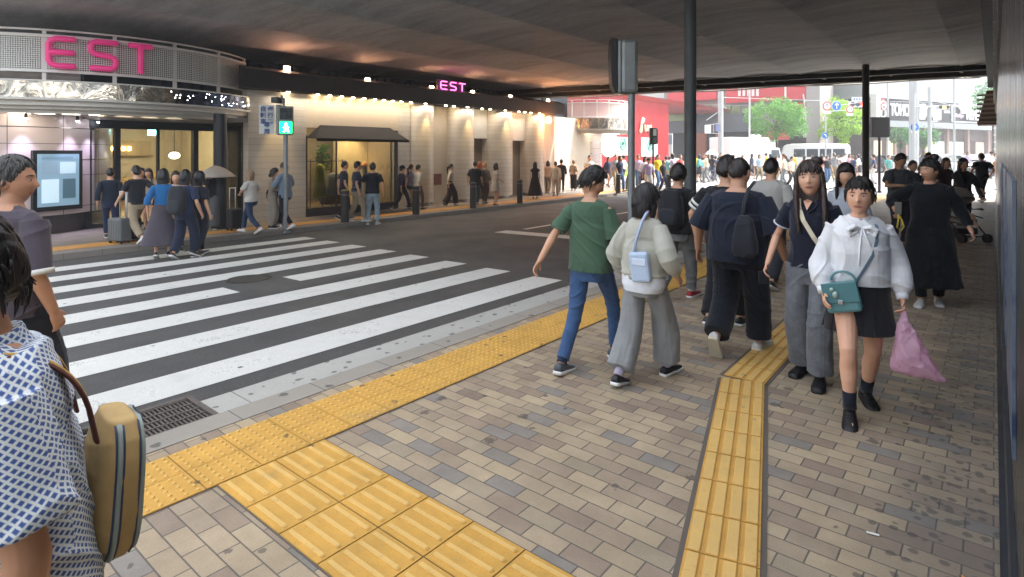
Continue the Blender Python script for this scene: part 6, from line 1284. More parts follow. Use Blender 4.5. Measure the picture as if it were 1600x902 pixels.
# --- group by the wall
def simple(label, px, d, h, face, cfg, z=0., **kw):
    b_ = base(px, d, z); return build_person(label, b_, RZ(face) if abs(face) < 400 else R(face-1000), h, **{**dict(det=2), **cfg, **kw})
lgW, arW = walker(.34, .2, 1); lgV, arV = walker(.3, .2, -1); stand = ((.09, .0, 0, 0), (-.09, .03, 0, 0))
simple('man in a grey T-shirt looking down at his hands beside the slim black column', 1402, 10.6, 1.70, 175, dict(sex='m', fat=1.05, legs=stand, arms=((-.05, .26, -.22, 1, -.3, -.6), (.05, .24, -.24, -1, -.3, -.6)), head=(0, .45, 0), hair='short', skinc='#b88a6c', top=dict(c='#4a4d52', hem=-.05, ease=.03, sleeve=.7, sr=(.075, .078, .08)), bottom=dict(c='#1e2027')))
simple('short-haired person in dark clothes close behind the man in grey T-shirt', 1424, 12.6, 1.55, 180, dict(sex='f', legs=lgW, arms=arW, hair='short', top=dict(c='#15181f', sleeve=1.4), bottom=dict(c='#181a20')))
simple('man in an olive shirt between the crowd and the black dress', 1449, 16.5, 1.72, 185, dict(sex='m', legs=lgV, arms=arV, hair='short', skinc='#ab7f63', top=dict(c='#4b4c44', sleeve=.6), bottom=dict(c='#23252b')))
simple('woman in dark wine top beside the stroller', 1476, 14.5, 1.58, 182, dict(sex='f', legs=lgV, arms=arV, hair='bob', hairc='#2d1a18', top=dict(c='#2b1c25', sleeve=.8), bottom=dict(c='#1b1b20')))
pst = simple('woman in black pushing the stroller along the dark pavement', 1502, 12.35, 1.60, 176, dict(sex='f', fat=1.1, legs=lgW, arms=((.02, .36, -.38, 1, -.3, -.4), (-.02, .36, -.38, -1, -.3, -.4)), hair='long', hairc='#1f1614', skinc='#b48468', top=dict(c='#191a1f', hem=-.1, ease=.04, sleeve=1.6, sr=(.075, .08, .07, .06)), bottom=dict(c='#1a1b20')), curl=1.2)
simple('man with his back to us in dark shirt at the shaded end of the pavement', 1535, 20.2, 1.70, 5, dict(sex='m', fat=1.15, legs=lgW, arms=((.18, .12, -.40), (-.18, .12, -.40)), hair='short', top=dict(c='#20242c', hem=-.06, ease=.03, sleeve=.7, sr=(.08, .08, .08)), bottom=dict(c='#1c1e24', r=(.11, .1, .09, .08, .08))))
simple('person in beige shirt and shorts standing in sun beyond the wall', 1562, 26.5, 1.62, 20, dict(sex='m', legs=stand, arms=arW, hair='short', hairc='#3a2a20', top=dict(c='#b98f62', sleeve=.6), bottom=dict(type='shorts', c='#a5835c')))
simple('child in dark top walking between olive shirt and wine top', 1463, 17.5, 1.45, 180, dict(sex='f', legs=lgV, arms=arV, hair='bob', hairc='#2c1f1c', top=dict(c='#3b3138', sleeve=.6), bottom=dict(c='#26262b')))
# stroller with a child
sb = base(1497, 11.45); SR_ = thing('stroller', 'black stroller with a pale hood and padded seat pushed by the wall', 'stroller', sb, RZ(176)); bk_ = mat('#17181c', .5, .2); W_ = mat('#101013', .7)
mb = MB()
for s_ in (-1, 1): mb.tube([(s_*.23, -.42, 1.0), (s_*.24, -.25, .8), (s_*.25, .05, .42), (s_*.25, .38, .12)], .013, 8); mb.tube([(s_*.25, -.05, .55), (s_*.25, -.35, .12)], .013, 8); mb.tube([(s_*.25, .0, .5), (s_*.25, .28, .46)], .012, 8)
mb.tube([(-.23, -.42, 1.0), (.23, -.42, 1.0)], .015, 8); mb.tube([(-.25, .38, .12), (.25, .38, .12)], .012, 8); mb.tube([(-.25, -.35, .12), (.25, -.35, .12)], .012, 8); mb.tube([(-.25, .28, .62), (-.15, .36, .64), (.15, .36, .64), (.25, .28, .62)], .022, 8); obj('frame', mb, bk_, SR_, smooth=True)
for x_, y_ in ((-.25, .38), (.25, .38), (-.25, -.35), (.25, -.35)):
    for o_ in (-.022, .022): obj('wheel', MB().loft([[(x_+o_+q, y_+.085*math.cos(a), .087+.085*math.sin(a)) for a in np.linspace(0, 2*math.pi, 21)[:-1]] for q in (-.012, .012)]), W_, SR_, sharp=40)
hood = MB(); rg = []
for a in np.linspace(math.radians(15), math.radians(150), 9): rg.append([(.24*math.cos(b_), -.02-.30*math.cos(a)*abs(math.sin(b_))**.3-.02, .70+.34*math.sin(a)*math.sin(b_)**.5 if math.sin(b_) > 0 else .70) for b_ in np.linspace(0, math.pi, 15)])
V = [q for r_ in rg for q in r_]; n = 15; hood.add(V, [(i*n+j, i*n+j+1, (i+1)*n+j+1, (i+1)*n+j) for i in range(8) for j in range(n-1)]); o = obj('hood', hood, cloth('#8a857d'), SR_, smooth=True); md = o.modifiers.new('t', 'SOLIDIFY'); md.thickness = .012
softbox(None, (0, -.08, .56), (.40, .1, .50), cloth('#6c6862'), 'seat_back', SR_, 1., .003, .012, (-.35, 0, 0)); softbox(None, (0, .12, .40), (.40, .34, .1), cloth('#7b766e'), 'seat', SR_, 2., .003, .012); obj('basket', MB().box((0, -.02, .2), (.42, .5, .12)), cloth('#1b1c20'), SR_, bevel=.02)
bc_ = SR_.matrix_basis@Vector((0, .05, 0)); 
tod = thing('person', 'small child sitting in the stroller in pale clothes', 'person', sb, RZ(176)); mb = MB(); mb.ball((0, .04, .74), (.075, .08, .09), 0, 16, 12); mb.tube([(0, .0, .50), (0, -.0, .6), (0, .02, .67)], [.10, .095, .04], 14)
for s_ in (-1, 1): mb.tube([(s_*.06, .03, .47), (s_*.09, .22, .50), (s_*.09, .28, .36)], [.05, .042, .03], 10); mb.tube([(s_*.09, .0, .62), (s_*.12, .1, .55), (s_*.06, .18, .54)], [.033, .028, .022], 10); mb.tube([(s_*.09, .28, .34), (s_*.09, .34, .32)], .028, 8)
me = remesh(mb, .01, 2); me.materials.append(skin('#d0a183')); obj('body', me, None, tod); mb = MB(); mb.tube([(0, .0, .47), (0, .0, .56), (0, .01, .645)], [.118, .112, .08], 14)
for s_ in (-1, 1): mb.tube([(s_*.085, .0, .62), (s_*.115, .08, .565)], [.045, .04], 10)
me = remesh(mb, .012, 2, folds(.004, 2.)); me.materials.append(cloth('#c4c3c6')); obj('shirt', me, None, tod); mb = MB(); mb.ball((0, .025, .765), (.082, .082, .08), 0, 16, 10); obj('hair', mb, hairm(), tod, smooth=True)
# --- big foreground man with patterned shirt and tan backpack
def m_lattice():
    t = NT('lattice_cotton'); x = t.xyz(t.obj()); nx = t.xyz(t.co.outputs['Normal']); side = t.M('GREATER_THAN', t.M('ABSOLUTE', nx[0]), t.M('MULTIPLY', t.M('ABSOLUTE', nx[1]), .85))
    u = t.M('ADD', t.M('MULTIPLY', side, x[1]), t.M('MULTIPLY', t.M('SUBTRACT', 1., side), x[0])); w = t.M('MULTIPLY', t.M('SUBTRACT', t.noise(t.obj(), 5., 3), .5), .016)
    u = t.M('DIVIDE', t.M('ADD', u, w), .0175); v = t.M('DIVIDE', t.M('ADD', x[2], w), .0145); a = t.M('ADD', u, v); b = t.M('SUBTRACT', u, v)
    d = t.M('MAXIMUM', t.M('ABSOLUTE', t.M('SUBTRACT', t.M('FRACT', a), .5)), t.M('ABSOLUTE', t.M('SUBTRACT', t.M('FRACT', b), .5)))
    d = t.M('ADD', d, t.M('MULTIPLY', t.M('SUBTRACT', t.noise(t.obj(), 160., 2), .5), .12)); c = t.ramp(d, [(.20, '#42568f'), (.27, '#5f76a8'), (.33, '#a9bdd2'), (.38, '#d9dcda')])
    t.col(c); t.rough(.9); t.b.inputs['Sheen Weight'].default_value = .1; t.bump(t.noise(t.obj(), 420., 3), .25, .002); return t.m
def camP(d, r): return Vector(Fv*d+Rv*r)
q = camP(1.18, -1.005); pA = p = build_person('man in a blue and white lattice shirt with a tan backpack closest to the camera', (q.x, q.y, 0), RZ(-136), 1.615, 'm', 1.08, (((.09, .1, 0, 0), (-.09, -.12, .02, .2))), ((.07, .10, -.50), (-.085, .0, -.52, -.6, -1, -.2)), head=(-.1, .12, 0), lean=.10, det=3, hair='short', hairc='#131010', skinc='#bd8a6a',
    top=dict(m=m_lattice(), hem=-.10, ease=.035, loose=1.02, sleeve=.80, sr=(.066, .078, .088), wr=.006, ws=1.3, name='shirt'), bottom=dict(c='#2b2e38', r=(.11, .1, .09, .08, .075)), shoe='#333333')
mb = MB(); mb.loft([[p.T(x_*q_, -.01+y_*q_, z_+.006*math.sin(3*math.atan2(y_, x_))) for x_, y_ in ((.078*math.cos(a), .074*math.sin(a)) for a in np.linspace(0, 2*math.pi, 25)[:-1])] for z_, q_ in ((.50, 1.22), (.525, 1.02), (.548, .96))]); p.emit('collar', mb, p.top.data.materials[0], .006, 1)
TAN = NT('tan_canvas'); x = TAN.xyz(TAN.obj()); n_ = TAN.noise(TAN.obj(), 14., 5); TAN.col(TAN.mix(1., '#c2a26a', TAN.ramp(n_, [(.3, .8), (.7, 1.08)]), 'MULTIPLY')); TAN.rough(.75); TAN.bump(TAN.noise(TAN.obj(), 500., 2), .35, .002); TAN = TAN.m
bp = thing('backpack', 'tan canvas backpack with grey blue piping on the lattice shirt man', 'backpack', p.world(p.T(.0, -.20, .14)), p.root.rotation_euler.z)
softbox(None, (0, 0, 0), (.25, .10, .285), TAN, 'bag_body', bp, 3., .003, .006, (.08, 0, 0), .86)
PI_ = mat('#98a39c', .5, 0, .05); PB = mat('#3c4560', .6)
def piping(y0, r, m_):
    X, Y_, Z = .25, .10, .285; R_ = []; L_ = []
    for f in np.linspace(.03, .97, 24):
        q_ = (1-abs(2*f-1)**4*.35)*(1-.14*f); sn = min(.98, (abs(y0)/(Y_/2*q_)))**(1/.6); R_.append((X/2*q_*math.sqrt(1-sn*sn)**.55-.001, y0, -Z/2+Z*f))
    L_ = [(-x, y, z) for x, y, z in R_[::-1]]; pts = [Matrix.Rotation(.08, 3, 'X')@Vector(v) for v in R_+L_+[R_[0]]]
    return obj('piping', MB().tube(pts, r, 8, rnd=False), m_, bp, smooth=True)
for y0 in (-.032, .012): piping(y0, .0052, PI_); piping(y0-.0066, .0024, PB); piping(y0+.0066, .0022, PB)
for s_, xo in ((-1, -.105), (1, .11)):
    W3 = lambda z_, y_: p.T(xo, y_, z_)
    pts = [W3(.28, -.165), W3(.40, -.155), W3(.485, -.10), W3(.522, -.02), W3(.515, .06), W3(.45, .135), W3(.33, .17)]
    for _ in range(2): pts = [pts[0]]+[q_ for a_, b_ in zip(pts[:-1], pts[1:]) for q_ in (a_*.75+b_*.25, a_*.25+b_*.75)]+[pts[-1]]
    mb = MB(); mb.tube(pts, [(.020, .005)]*len(pts), 12, up=p.T(1, 0, 0)-p.T(0, 0, 0)); 
    for i in range(len(mb.v)): mb.v[i] = tuple(bp.matrix_basis.inverted()@Vector(p.world(np.array(mb.v[i]))))
    obj('shoulder_strap', mb, mat('#5b2f27', .7), bp, smooth=True)
    mb = MB(); mb.tube([q_+np.array([0, 0, .0045]) for q_ in pts], [(.007, .004)]*len(pts), 8, up=p.T(1, 0, 0)-p.T(0, 0, 0))
    for i in range(len(mb.v)): mb.v[i] = tuple(bp.matrix_basis.inverted()@Vector(p.world(np.array(mb.v[i]))))
    obj('strap_stripe', mb, mat('#c9a24a', .7), bp, smooth=True)
# --- man in mauve shirt
q = camP(3.25, (4-800)/FPX*3.25); p = build_person('grey-haired man in a mauve shirt with white cuffs stepping onto the crossing', (q.x, q.y, -.03), RZ(12), 1.745, 'm', 1.08, (((.09, .2, 0, 0), (-.09, -.2, .05, .5))), ((.06, .06, -.50), (-.08, .0, -.5)), head=(1.0, .0, 0), det=3, hair='short', hairc='#3d3c3b', skinc='#ba8b6f', top=dict(c='#4c4650', hem=-.06, ease=.03, sleeve=1.0, sr=(.066, .072, .076), wr=.006), bottom=dict(c='#1d1f2a', r=(.11, .1, .09, .08, .075)), shoe='#1d1d1d')
mb = MB(); S_, E_, W_ = p.J['sh', 1], p.J['el', 1], p.J['wr', 1]; mb.tube([E_-(E_-S_)*.08, E_+(W_-E_)*.03], .079, 20, rnd=False); p.emit('cuff', mb, mat('#d2d2cc', .8))
# ------------------------------------------------------------------ people across the road
def mid(label, px, pf, ph, face, cfg=None, det=1, **kw):
    g = G(px, pf); g = Vector((g.x, g.y, zg(g.x))); h = (pf-ph)/FPX*depth_of(g); h = min(1.82, max(1.45, h)); c = dict(sex='m', det=det); c.update(cfg or {}); c.update(kw); return build_person(label, g, RZ(face), h, **c)
mid('woman with long dark hair in black standing before the lit screen', 62, 366, 272, 100, sex='f', legs=stand, hair='long', top=dict(c='#1a1b22', sleeve=1.6), bottom=dict(type='skirt', c='#1b1c22', z1=-.5, flare=(.16, .24)))
t_ = thing
p = mid('man in a black T-shirt and beige trousers pulling a grey suitcase', 214, 378, 255, -62, sex='m', legs=(((.09, .30, 0, -.1), (-.09, -.34, .06, .6))), arms=((.02, -.22, -.40), (-.1, .25, -.44)), hair='short', hairc='#1b1716', skinc='#c9a084', top=dict(c='#1d2029', hem=-.04, sleeve=.7), bottom=dict(c='#a3937b', r=(.105, .09, .085, .08, .075)), shoe='#dddddd', det=2); psc = p
def suitcase(label, px, pf, w, d, h, c, face, hand=.35):
    g = G(px, pf); t = thing('suitcase', label, 'suitcase', (g.x, g.y, zg(g.x)), RZ(face)); m_ = mat(c, .45, 0, .1, 6.)
    obj('shell', MB().box((0, 0, .05+h/2), (w, d, h)), m_, t, bevel=.035); mb = MB()
    for i in range(5): mb.box((-w*.36+i*w*.18, -d/2-.001, .05+h/2), (w*.06, .012, h*.82)); mb.box((-w*.36+i*w*.18, d/2+.001, .05+h/2), (w*.06, .012, h*.82))
    obj('ribs', mb, m_, t, bevel=.003)
    for sx in (-1, 1):
        for sy in (-1, 1): obj('wheel', MB().loft([[(sx*w*.4+q, sy*d*.32+.025*math.cos(a), .025+.025*math.sin(a)) for a in np.linspace(0, 6.283, 13)[:-1]] for q in (-.015, .015)]), mat('#151515', .6), t)
    mb = MB(); mb.tube([(-w*.25, d*.3, .05+h), (-w*.25, d*.3, .05+h+hand)], .011, 6); mb.tube([(w*.25, d*.3, .05+h), (w*.25, d*.3, .05+h+hand)], .011, 6); mb.tube([(-w*.27, d*.3, .05+h+hand), (w*.27, d*.3, .05+h+hand)], .015, 6); obj('handle', mb, mat('#c3c6c8', .3, .7), t, smooth=True); return t
suitcase('square dark grey suitcase with tall silver handle trailing the man in black T-shirt', 187, 380, .38, .25, .46, '#5d6162', 20, .52); suitcase('second black suitcase beside the dark grey one on the far pavement', 205, 377, .34, .24, .44, '#17191d', -40, .5)
mid('tall person in navy sweater behind the man with beige trousers', 172, 372, 262, -30, hair='short', top=dict(c='#172334', sleeve=1.7), bottom=dict(c='#1f2a4a'), legs=lgV, arms=arV)
mid('girl in a beige sweater and short black skirt facing the crossing', 234, 360, 268, 170, sex='f', legs=stand, arms=((.0, .2, -.32, 1, -.5, 0), (.0, .2, -.32, -1, -.5, 0)), hair='long', bangs=1, hairc='#33231e', top=dict(c='#a89a8a', sleeve=1.7), bottom=dict(type='skirt', c='#16171c', z1=-.2, flare=(.16, .2)))
mid('brown-haired girl in dark top half hidden behind the beige sweater', 222, 357, 267, 160, sex='f', legs=stand, hair='long', hairc='#3a2520', top=dict(c='#4b3a3d', sleeve=1.5), bottom=dict(type='skirt', c='#15161b', z1=-.22, flare=(.16, .2)))
mid('woman in a bright blue top and long grey flared skirt on the zebra crossing', 254, 402, 263, -20, sex='f', legs=(((.07, .22, 0, 0), (-.07, -.2, .04, .4))), arms=((.1, .1, -.42), (-.1, -.05, -.48)), hair='bob', hairc='#1a1819', top=dict(c='#1f5f94', hem=.02, sleeve=1.3), bottom=dict(type='skirt', c='#47424a', z1=-.62, flare=(.15, .36), dy=-.08, wr=.01), det=2, shoe='#1c1c1e')
p = mid('person in navy with a large black backpack walking over the zebra crossing', 288, 404, 265, 4, legs=(((.09, .18, 0, 0), (-.09, -.2, .05, .5))), arms=((.12, .06, -.48), (-.1, .05, -.48)), hair='bob', hairc='#15171b', top=dict(c='#26304a', hem=-.05, sleeve=.8), bottom=dict(c='#1b2338', r=(.11, .1, .095, .09, .085)), det=2)
bk = thing('backpack', 'large black backpack carried over the zebra crossing', 'backpack', p.world(p.T(-.02, -.21, .24)), p.root.rotation_euler.z); softbox(None, (0, 0, 0), (.34, .18, .50), cloth('#23262b', .7), 'bag_body', bk, 1., .005, .012, None, .85); softbox(None, (0, -.09, -.1), (.24, .08, .22), cloth('#2b2f35', .7), 'pocket', bk, 4., .003, .012)
mid('dark-haired person in black walking just ahead of the large backpack', 309, 400, 268, 20, sex='m', legs=lgV, arms=((.1, .02, -.5), (-.1, .02, -.5)), hair='bob', hairc='#121418', top=dict(c='#1c2130', hem=-.05, sleeve=.8), bottom=dict(c='#161b28'), det=2)
mid('person with white collar whose face shows between blue top and backpack', 275, 392, 268, 150, sex='f', legs=stand, hair='bob', top=dict(c='#c3c8cf', sleeve=1.2), bottom=dict(c='#20232c'))
p = mid('person in black top and wide grey trousers standing under an umbrella', 330, 358, 272, 160, sex='f', legs=stand, arms=((.05, .16, -.22, 1, -.4, -.3), (-.1, 0, -.5)), hair='long', hairc='#141316', top=dict(c='#18191f', sleeve=1.6), bottom=dict(c='#5c5e60', r=(.12, .13, .14, .15, .155), frac=.95))
hp = p.world(p.J['hand', 1]); U = thing('umbrella', 'beige umbrella with dark lining held open in front of the entrance', 'umbrella', hp); top_z = zat(hp, 259)-hp.z; rr_ = 28*depth_of(hp)/FPX
cx_ = dep(337, HOR, depth_of(hp)); off = Vector((cx_.x-hp.x, cx_.y-hp.y, 0)); rg = []
for f in np.linspace(0, 1, 8): rg.append([off+Vector((rr_*f*math.cos(a)*(1-.04*math.cos(8*a)*f), rr_*f*math.sin(a)*(1-.04*math.cos(8*a)*f), top_z-.26*f**1.7)) for a in np.linspace(0, 2*math.pi, 33)[:-1]])
rg[0] = [off+Vector((.01*math.cos(a), .01*math.sin(a), top_z)) for a in np.linspace(0, 2*math.pi, 33)[:-1]]
o = obj('canopy', MB().loft(rg, cap=False), mat('#a99e92', .7, 0, .05), U, smooth=True); md = o.modifiers.new('t', 'SOLIDIFY'); md.thickness = .006
o = obj('lining', MB().loft([[v-Vector((0, 0, .012)) for v in r_] for r_ in rg], cap=False), mat('#1f2023', .8), U, smooth=True); obj('shaft', MB().tube([(0, 0, -.1), off+Vector((0, 0, top_z+.04))], .008, 8), DARK, U)
mb = MB(); 
for a in np.linspace(0, 2*math.pi, 9)[:-1]: mb.tube([rg[i][int(round(a/(2*math.pi)*32)) % 32]-Vector((0, 0, .02)) for i in (1, 3, 5, 7)], .005, 5)
obj('ribs', mb, mat('#777777', .4, .7), U)
p = mid('fair-haired woman in a white top and blue jeans walking with a black suitcase', 393, 363, 263, -78, sex='f', fat=1.15, legs=(((.08, .30, 0, -.1), (-.08, -.30, .05, .5))), arms=((.05, .16, -.30, 1, -.6, 0), (-.02, .2, -.3, -1, -.6, 0)), hair='bob', hairc='#8a7258', skinc='#d0a48c', top=dict(c='#cfcac2', hem=-.04, sleeve=.8, ease=.03), bottom=dict(m=denim('#22395a'), r=(.105, .09, .075, .062, .058)), shoe='#dddddd', det=2)
suitcase('narrow black suitcase pulled beside the fair-haired woman', 366, 360, .3, .22, .46, '#16191f', -60, .48)
mid('seated-looking woman in beige checking something beside the light blue shirt', 424, 357, 268, 80, sex='f', legs=stand, arms=((-.05, .22, -.22, 1, -.5, -.4), (.05, .22, -.22, -1, -.5, -.4)), head=(0, .5, 0), hair='bob', hairc='#231a19', top=dict(c='#9c8c80', sleeve=1.7), bottom=dict(c='#a49a8c', r=(.11, .1, .1, .1, .09)))
bgx = G(426, 352); hb_ = thing('handbag', 'black handbag carried between the beige woman and the man in light blue', 'bag', (bgx.x, bgx.y, .66)); softbox(None, (0, 0, 0), (.3, .16, .3), cloth('#1a1b22', .7), 'pouch', hb_, 2., .003, .012, (0, 0, YAW)); obj('handle', MB().tube([(.1*math.cos(a), 0, .14+.14*math.sin(a)) for a in np.linspace(0, math.pi, 10)], .01, 6), mat('#1a1b22', .5), hb_)
mid('man in a light blue shirt and black trousers with white sneakers by the signal post', 446, 357, 252, -70, legs=(((.09, .26, 0, -.1), (-.09, -.28, .04, .4))), arms=((.0, .24, -.26, 1, -.5, -.4), (-.03, .22, -.28, -1, -.5, -.4)), head=(0, .3, 0), hair='short', hairc='#4a3528', skinc='#c79b80', top=dict(c='#7e93a8', hem=-.08, sleeve=1.2, ease=.03), bottom=dict(c='#181a22', r=(.105, .088, .072, .06, .056)), shoe='#e3e3e3', det=2)
suitcase('light grey suitcase standing by the man in light blue shirt', 432, 354, .36, .25, .52, '#9c9e9e', -70, .1)
mid('man in navy shirt with pale sleeve stripes and tan trousers', 556, 348, 253, 60, legs=(((.09, .2, 0, 0), (-.09, -.2, .03, .3))), arms=((.08, .0, -.5), (-.1, .1, -.48)), hair='short', hairc='#15110f', top=dict(c='#1f2c44', hem=-.05, sleeve=.75), bottom=dict(c='#9b8a76', r=(.105, .09, .08, .07, .062)), shoe='#aaaaaa', det=2)
mid('man in dark blue walking behind the tan trousers and yellow-capped bollard', 536, 344, 251, 65, legs=lgV, arms=arV, hair='short', top=dict(c='#1e2635', sleeve=.7), bottom=dict(c='#1c2336'))
mid('man in a navy T-shirt and very light blue jeans seen from behind', 582, 351, 254, -5, legs=(((.12, .05, 0, 0), (-.12, -.05, .0, .1))), arms=((.12, .0, -.48), (-.14, .1, -.42)), hair='short', hairc='#130f0e', top=dict(c='#1f222e', hem=-.05, ease=.03, sleeve=.75), bottom=dict(m=denim('#9cb4c4'), r=(.105, .09, .078, .07, .068)), shoe='#c0c0c0', det=2)
mid('person in a purple shirt and black trousers striding past the show window corner', 627, 329, 257, 60, legs=(((.09, .28, 0, 0), (-.09, -.3, .05, .5))), arms=arW, hair='cap', hairc='#2c2426', top=dict(c='#3a2a41', sleeve=1.5, hem=-.08), bottom=dict(c='#1d1a1c'))
mid('woman with ponytail in a lilac top and green shorts among three walkers', 641, 327, 259, 50, sex='f', legs=lgV, arms=arV, hair='pony', hairc='#2b1c18', top=dict(c='#8f7d90', sleeve=.6), bottom=dict(type='shorts', c='#4b5746'))
mid('person in a white shirt and dark trousers just right of the lilac top', 652, 328, 261, 45, sex='m', legs=lgW, arms=arW, hair='short', top=dict(c='#c9c2b4', sleeve=1.2), bottom=dict(c='#6a5b4e'))
mid('woman with tied hair in white blouse, maroon vest and wide dark trousers', 703, 322, 259, 75, sex='f', legs=(((.08, .2, 0, 0), (-.08, -.2, .02, .2))), arms=arW, hair='pony', hairc='#1e1513', top=dict(c='#c8bfb2', sleeve=1.3), bottom=dict(c='#33292a', r=(.11, .115, .12, .125, .13), waist=.2))
mid('man in a loose black shirt in front of a round pier', 742, 321, 252, 20, fat=1.2, legs=stand, arms=arV, hair='short', hairc='#2d1e19', top=dict(c='#161c22', hem=-.12, ease=.05, sleeve=.9), bottom=dict(c='#39434c'))
mid('orange-haired person close behind the loose black shirt', 749, 319, 253, 30, sex='f', legs=lgW, arms=arW, hair='bob', hairc='#a3512c', top=dict(c='#5b5148', sleeve=1.2), bottom=dict(c='#4e5a62'))
mid('blond person in grey beside the orange-haired one', 757, 320, 253, 40, sex='m', legs=lgV, arms=arV, hair='short', hairc='#c49a5e', top=dict(c='#6b6158', sleeve=1.4), bottom=dict(c='#54433a'))
p = mid('woman with flowing brown hair in a pale dress with bare legs near the third pier', 773, 322, 261, 60, sex='f', legs=stand, arms=((.1, .15, -.35), (-.05, .2, -.3)), hair='bob', hairc='#33201a', top=dict(type='dress', c='#b5aa9e', z1=-.3, flare=.24, sleeve=.5), bottom=dict(type='none'), shoe='#3a2622')
mid('woman in a long black dress walking alone at the end of the piers', 836, 311, 254, 10, sex='f', legs=stand, arms=arW, hair='long', hairc='#19130f', top=dict(type='dress', c='#16151a', z1=-.74, flare=.36, sleeve=.4), bottom=dict(type='none'), shoe='#222222')
mid('person in pale grey jacket at the bright shop front', 856, 303, 252, 20, sex='f', legs=lgV, arms=arV, hair='bob', hairc='#2a1f1b', top=dict(c='#a79c92', sleeve=1.6), bottom=dict(c='#86786c'))
mid('person in a cream suit walking towards the bright shop front', 868, 306, 252, 10, sex='m', legs=lgW, arms=arW, hair='short', hairc='#2b211d', top=dict(c='#bdb3a7', sleeve=1.7, hem=-.12), bottom=dict(c='#b0a598', r=(.11, .1, .095, .09, .085)))
mid('person all in black beside the cream suit', 877, 301, 249, 10, sex='m', legs=stand, arms=arW, hair='short', top=dict(c='#17161a', sleeve=1.6), bottom=dict(c='#17161a'))
mid('fair-haired person in beige top and dark trousers before the small clad drum', 896, 298, 250, 15, sex='f', legs=stand, arms=arW, hair='short', hairc='#6b5443', top=dict(c='#a3927c', sleeve=1.2), bottom=dict(c='#1d1b20', r=(.11, .1, .1, .095, .09)))
# ------------------------------------------------------------------ the sunlit crowd beyond: individual people
TOPS = [('white', '#e4e4e2'), ('pale blue', '#a9c2d6'), ('black', '#26262b'), ('grey', '#8d9092'), ('pink', '#d9a6ae'), ('beige', '#cdb795'), ('navy', '#2d3a58'), ('yellow', '#e3cf3a'), ('lilac', '#b3a5c8'), ('teal', '#5ba39f'), ('red', '#b8423f'), ('cream', '#e0d8bf')]
BOT = [('blue jeans', '#4c6b93'), ('black trousers', '#2a2b30'), ('white trousers', '#d5d5d2'), ('grey trousers', '#7f8286'), ('dark skirt', '#32323a'), ('khaki trousers', '#9a8c6f')]
HC = ['#1b1513', '#2c1f1a', '#4a3426', '#241b18']
protos = []
for i in range(6):
    sx = 'mf'[i % 2]; lg_, ar_ = walker((.36, .3, .1, .34, .05, .28)[i], .25, 1 if i % 3 else -1); bt = dict(type='skirt', c='#32323a', z1=-.4, flare=(.16, .24)) if i in (1,) else dict(c='#4c6b93', r=(.105, .09, .08, .075, .07))
    pr = build_person('p', (0, -300-i*3, 0), 0, 1.62+.02*i, sx, 1., lg_, ar_, det=0, hair=('short', 'long', 'curly', 'bob', 'cap', 'pony')[i], top=dict(c='#ffffff', hem=-.03, sleeve=(.7, 1.6, .7, .7, 1.2, .6)[i]), bottom=bt); protos.append(pr.root)
spots = [(921, 300, 0), (950, 292, 1), (968, 300, 3), (962, 293, 5), (986, 300, 0), (997, 294, 2), (1007, 298, 1), (1013, 303, 4), (1027, 296, 5), (1036, 300, 0), (1041, 289, 2), (1052, 293, 3), (1062, 291, 0), (1093, 285, 1), (1098, 283, 0), (1104, 286, 5), (1112, 284, 3), (1118, 282, 2), (1134, 282, 1), (1147, 280, 0),
 (1198, 276, 4), (1204, 282, 1), (1212, 286, 2), (1226, 292, 5), (1236, 293, 0), (1243, 278, 3), (1256, 283, 1), (1270, 276, 0), (1283, 283, 3), (1292, 286, 2), (1297, 276, 1), (1304, 284, 5), (1311, 281, 0), (1318, 276, 4), (1327, 279, 3), (1333, 285, 0), (1342, 280, 1), (1366, 288, 2), (1388, 284, 0),
 (1412, 280, 1), (1425, 268, 3), (1436, 272, 2), (1460, 275, 0), (1512, 272, 5), (1506, 262, 1), (1548, 280, 4), (1554, 276, 2), (1569, 284, 0), (1574, 290, 3), (975, 288, 4), (1047, 286, 1), (1084, 282, 4), (1126, 279, 5), (1160, 283, 2), (1174, 281, 1), (1186, 284, 3)]
spots.sort(); used_l = {}
far = {'curb': 'by the red shop', 'arc': 'near the dark arcade', 'mid': 'beneath the round tree', 'bus': 'in front of the white bus', 'pole': 'by the thick white pole', 'wall': 'near the passage wall end'}
for i, (px, py, k) in enumerate(spots):
    g = G(px, py); g.z = -.11 if g.x < KERB_N else -.004
    if g.y < 29.2: g.z = zroad(g.x, g.y) if g.x > KERB_F else ZF
    tn_, tc_ = TOPS[(i*5+k) % 12]; bn, bc_ = BOT[(i*7+k*3) % 6]; wh = far['curb' if px < 1050 else 'arc' if px < 1130 else 'mid' if px < 1240 else 'bus' if px < 1350 else 'pole' if px < 1480 else 'wall']
    if (px, py) in ((1027, 296),): tn_, tc_ = 'yellow', '#efd21e'
    if k == 1: bn, bc_ = 'dark skirt', '#32323a'
    elif bn == 'dark skirt': bn, bc_ = 'navy trousers', '#2e3c5c'
    key = (tn_, bn, wh); u_ = used_l.get(key, 0); used_l[key] = u_+1
    r_ = copy_tree(protos[k]); r_.location = g; r_.rotation_euler = (0, 0, RZ(rng.choice([-85, 80, 175, 5, 60, 150, -60]))); hk = rng.uniform(.95, 1.06); r_.scale = (hk,)*3
    r_['label'] = 'person in %s top and %s %s%s' % (tn_, bn, wh, ('', ', second such from the left', ', third such from the left')[u_]); r_['group'] = 'people in the sunlit junction'
    for ch in r_.children:
        n_ = ch.name.split('.')[0]; c_ = {'shirt': cloth(tc_), 'trousers': cloth(bc_), 'skirt': cloth('#32323a'), 'hair': hairm(HC[i % 4])}.get(n_)
        if c_: ch.material_slots[0].link = 'OBJECT'; ch.material_slots[0].material = c_
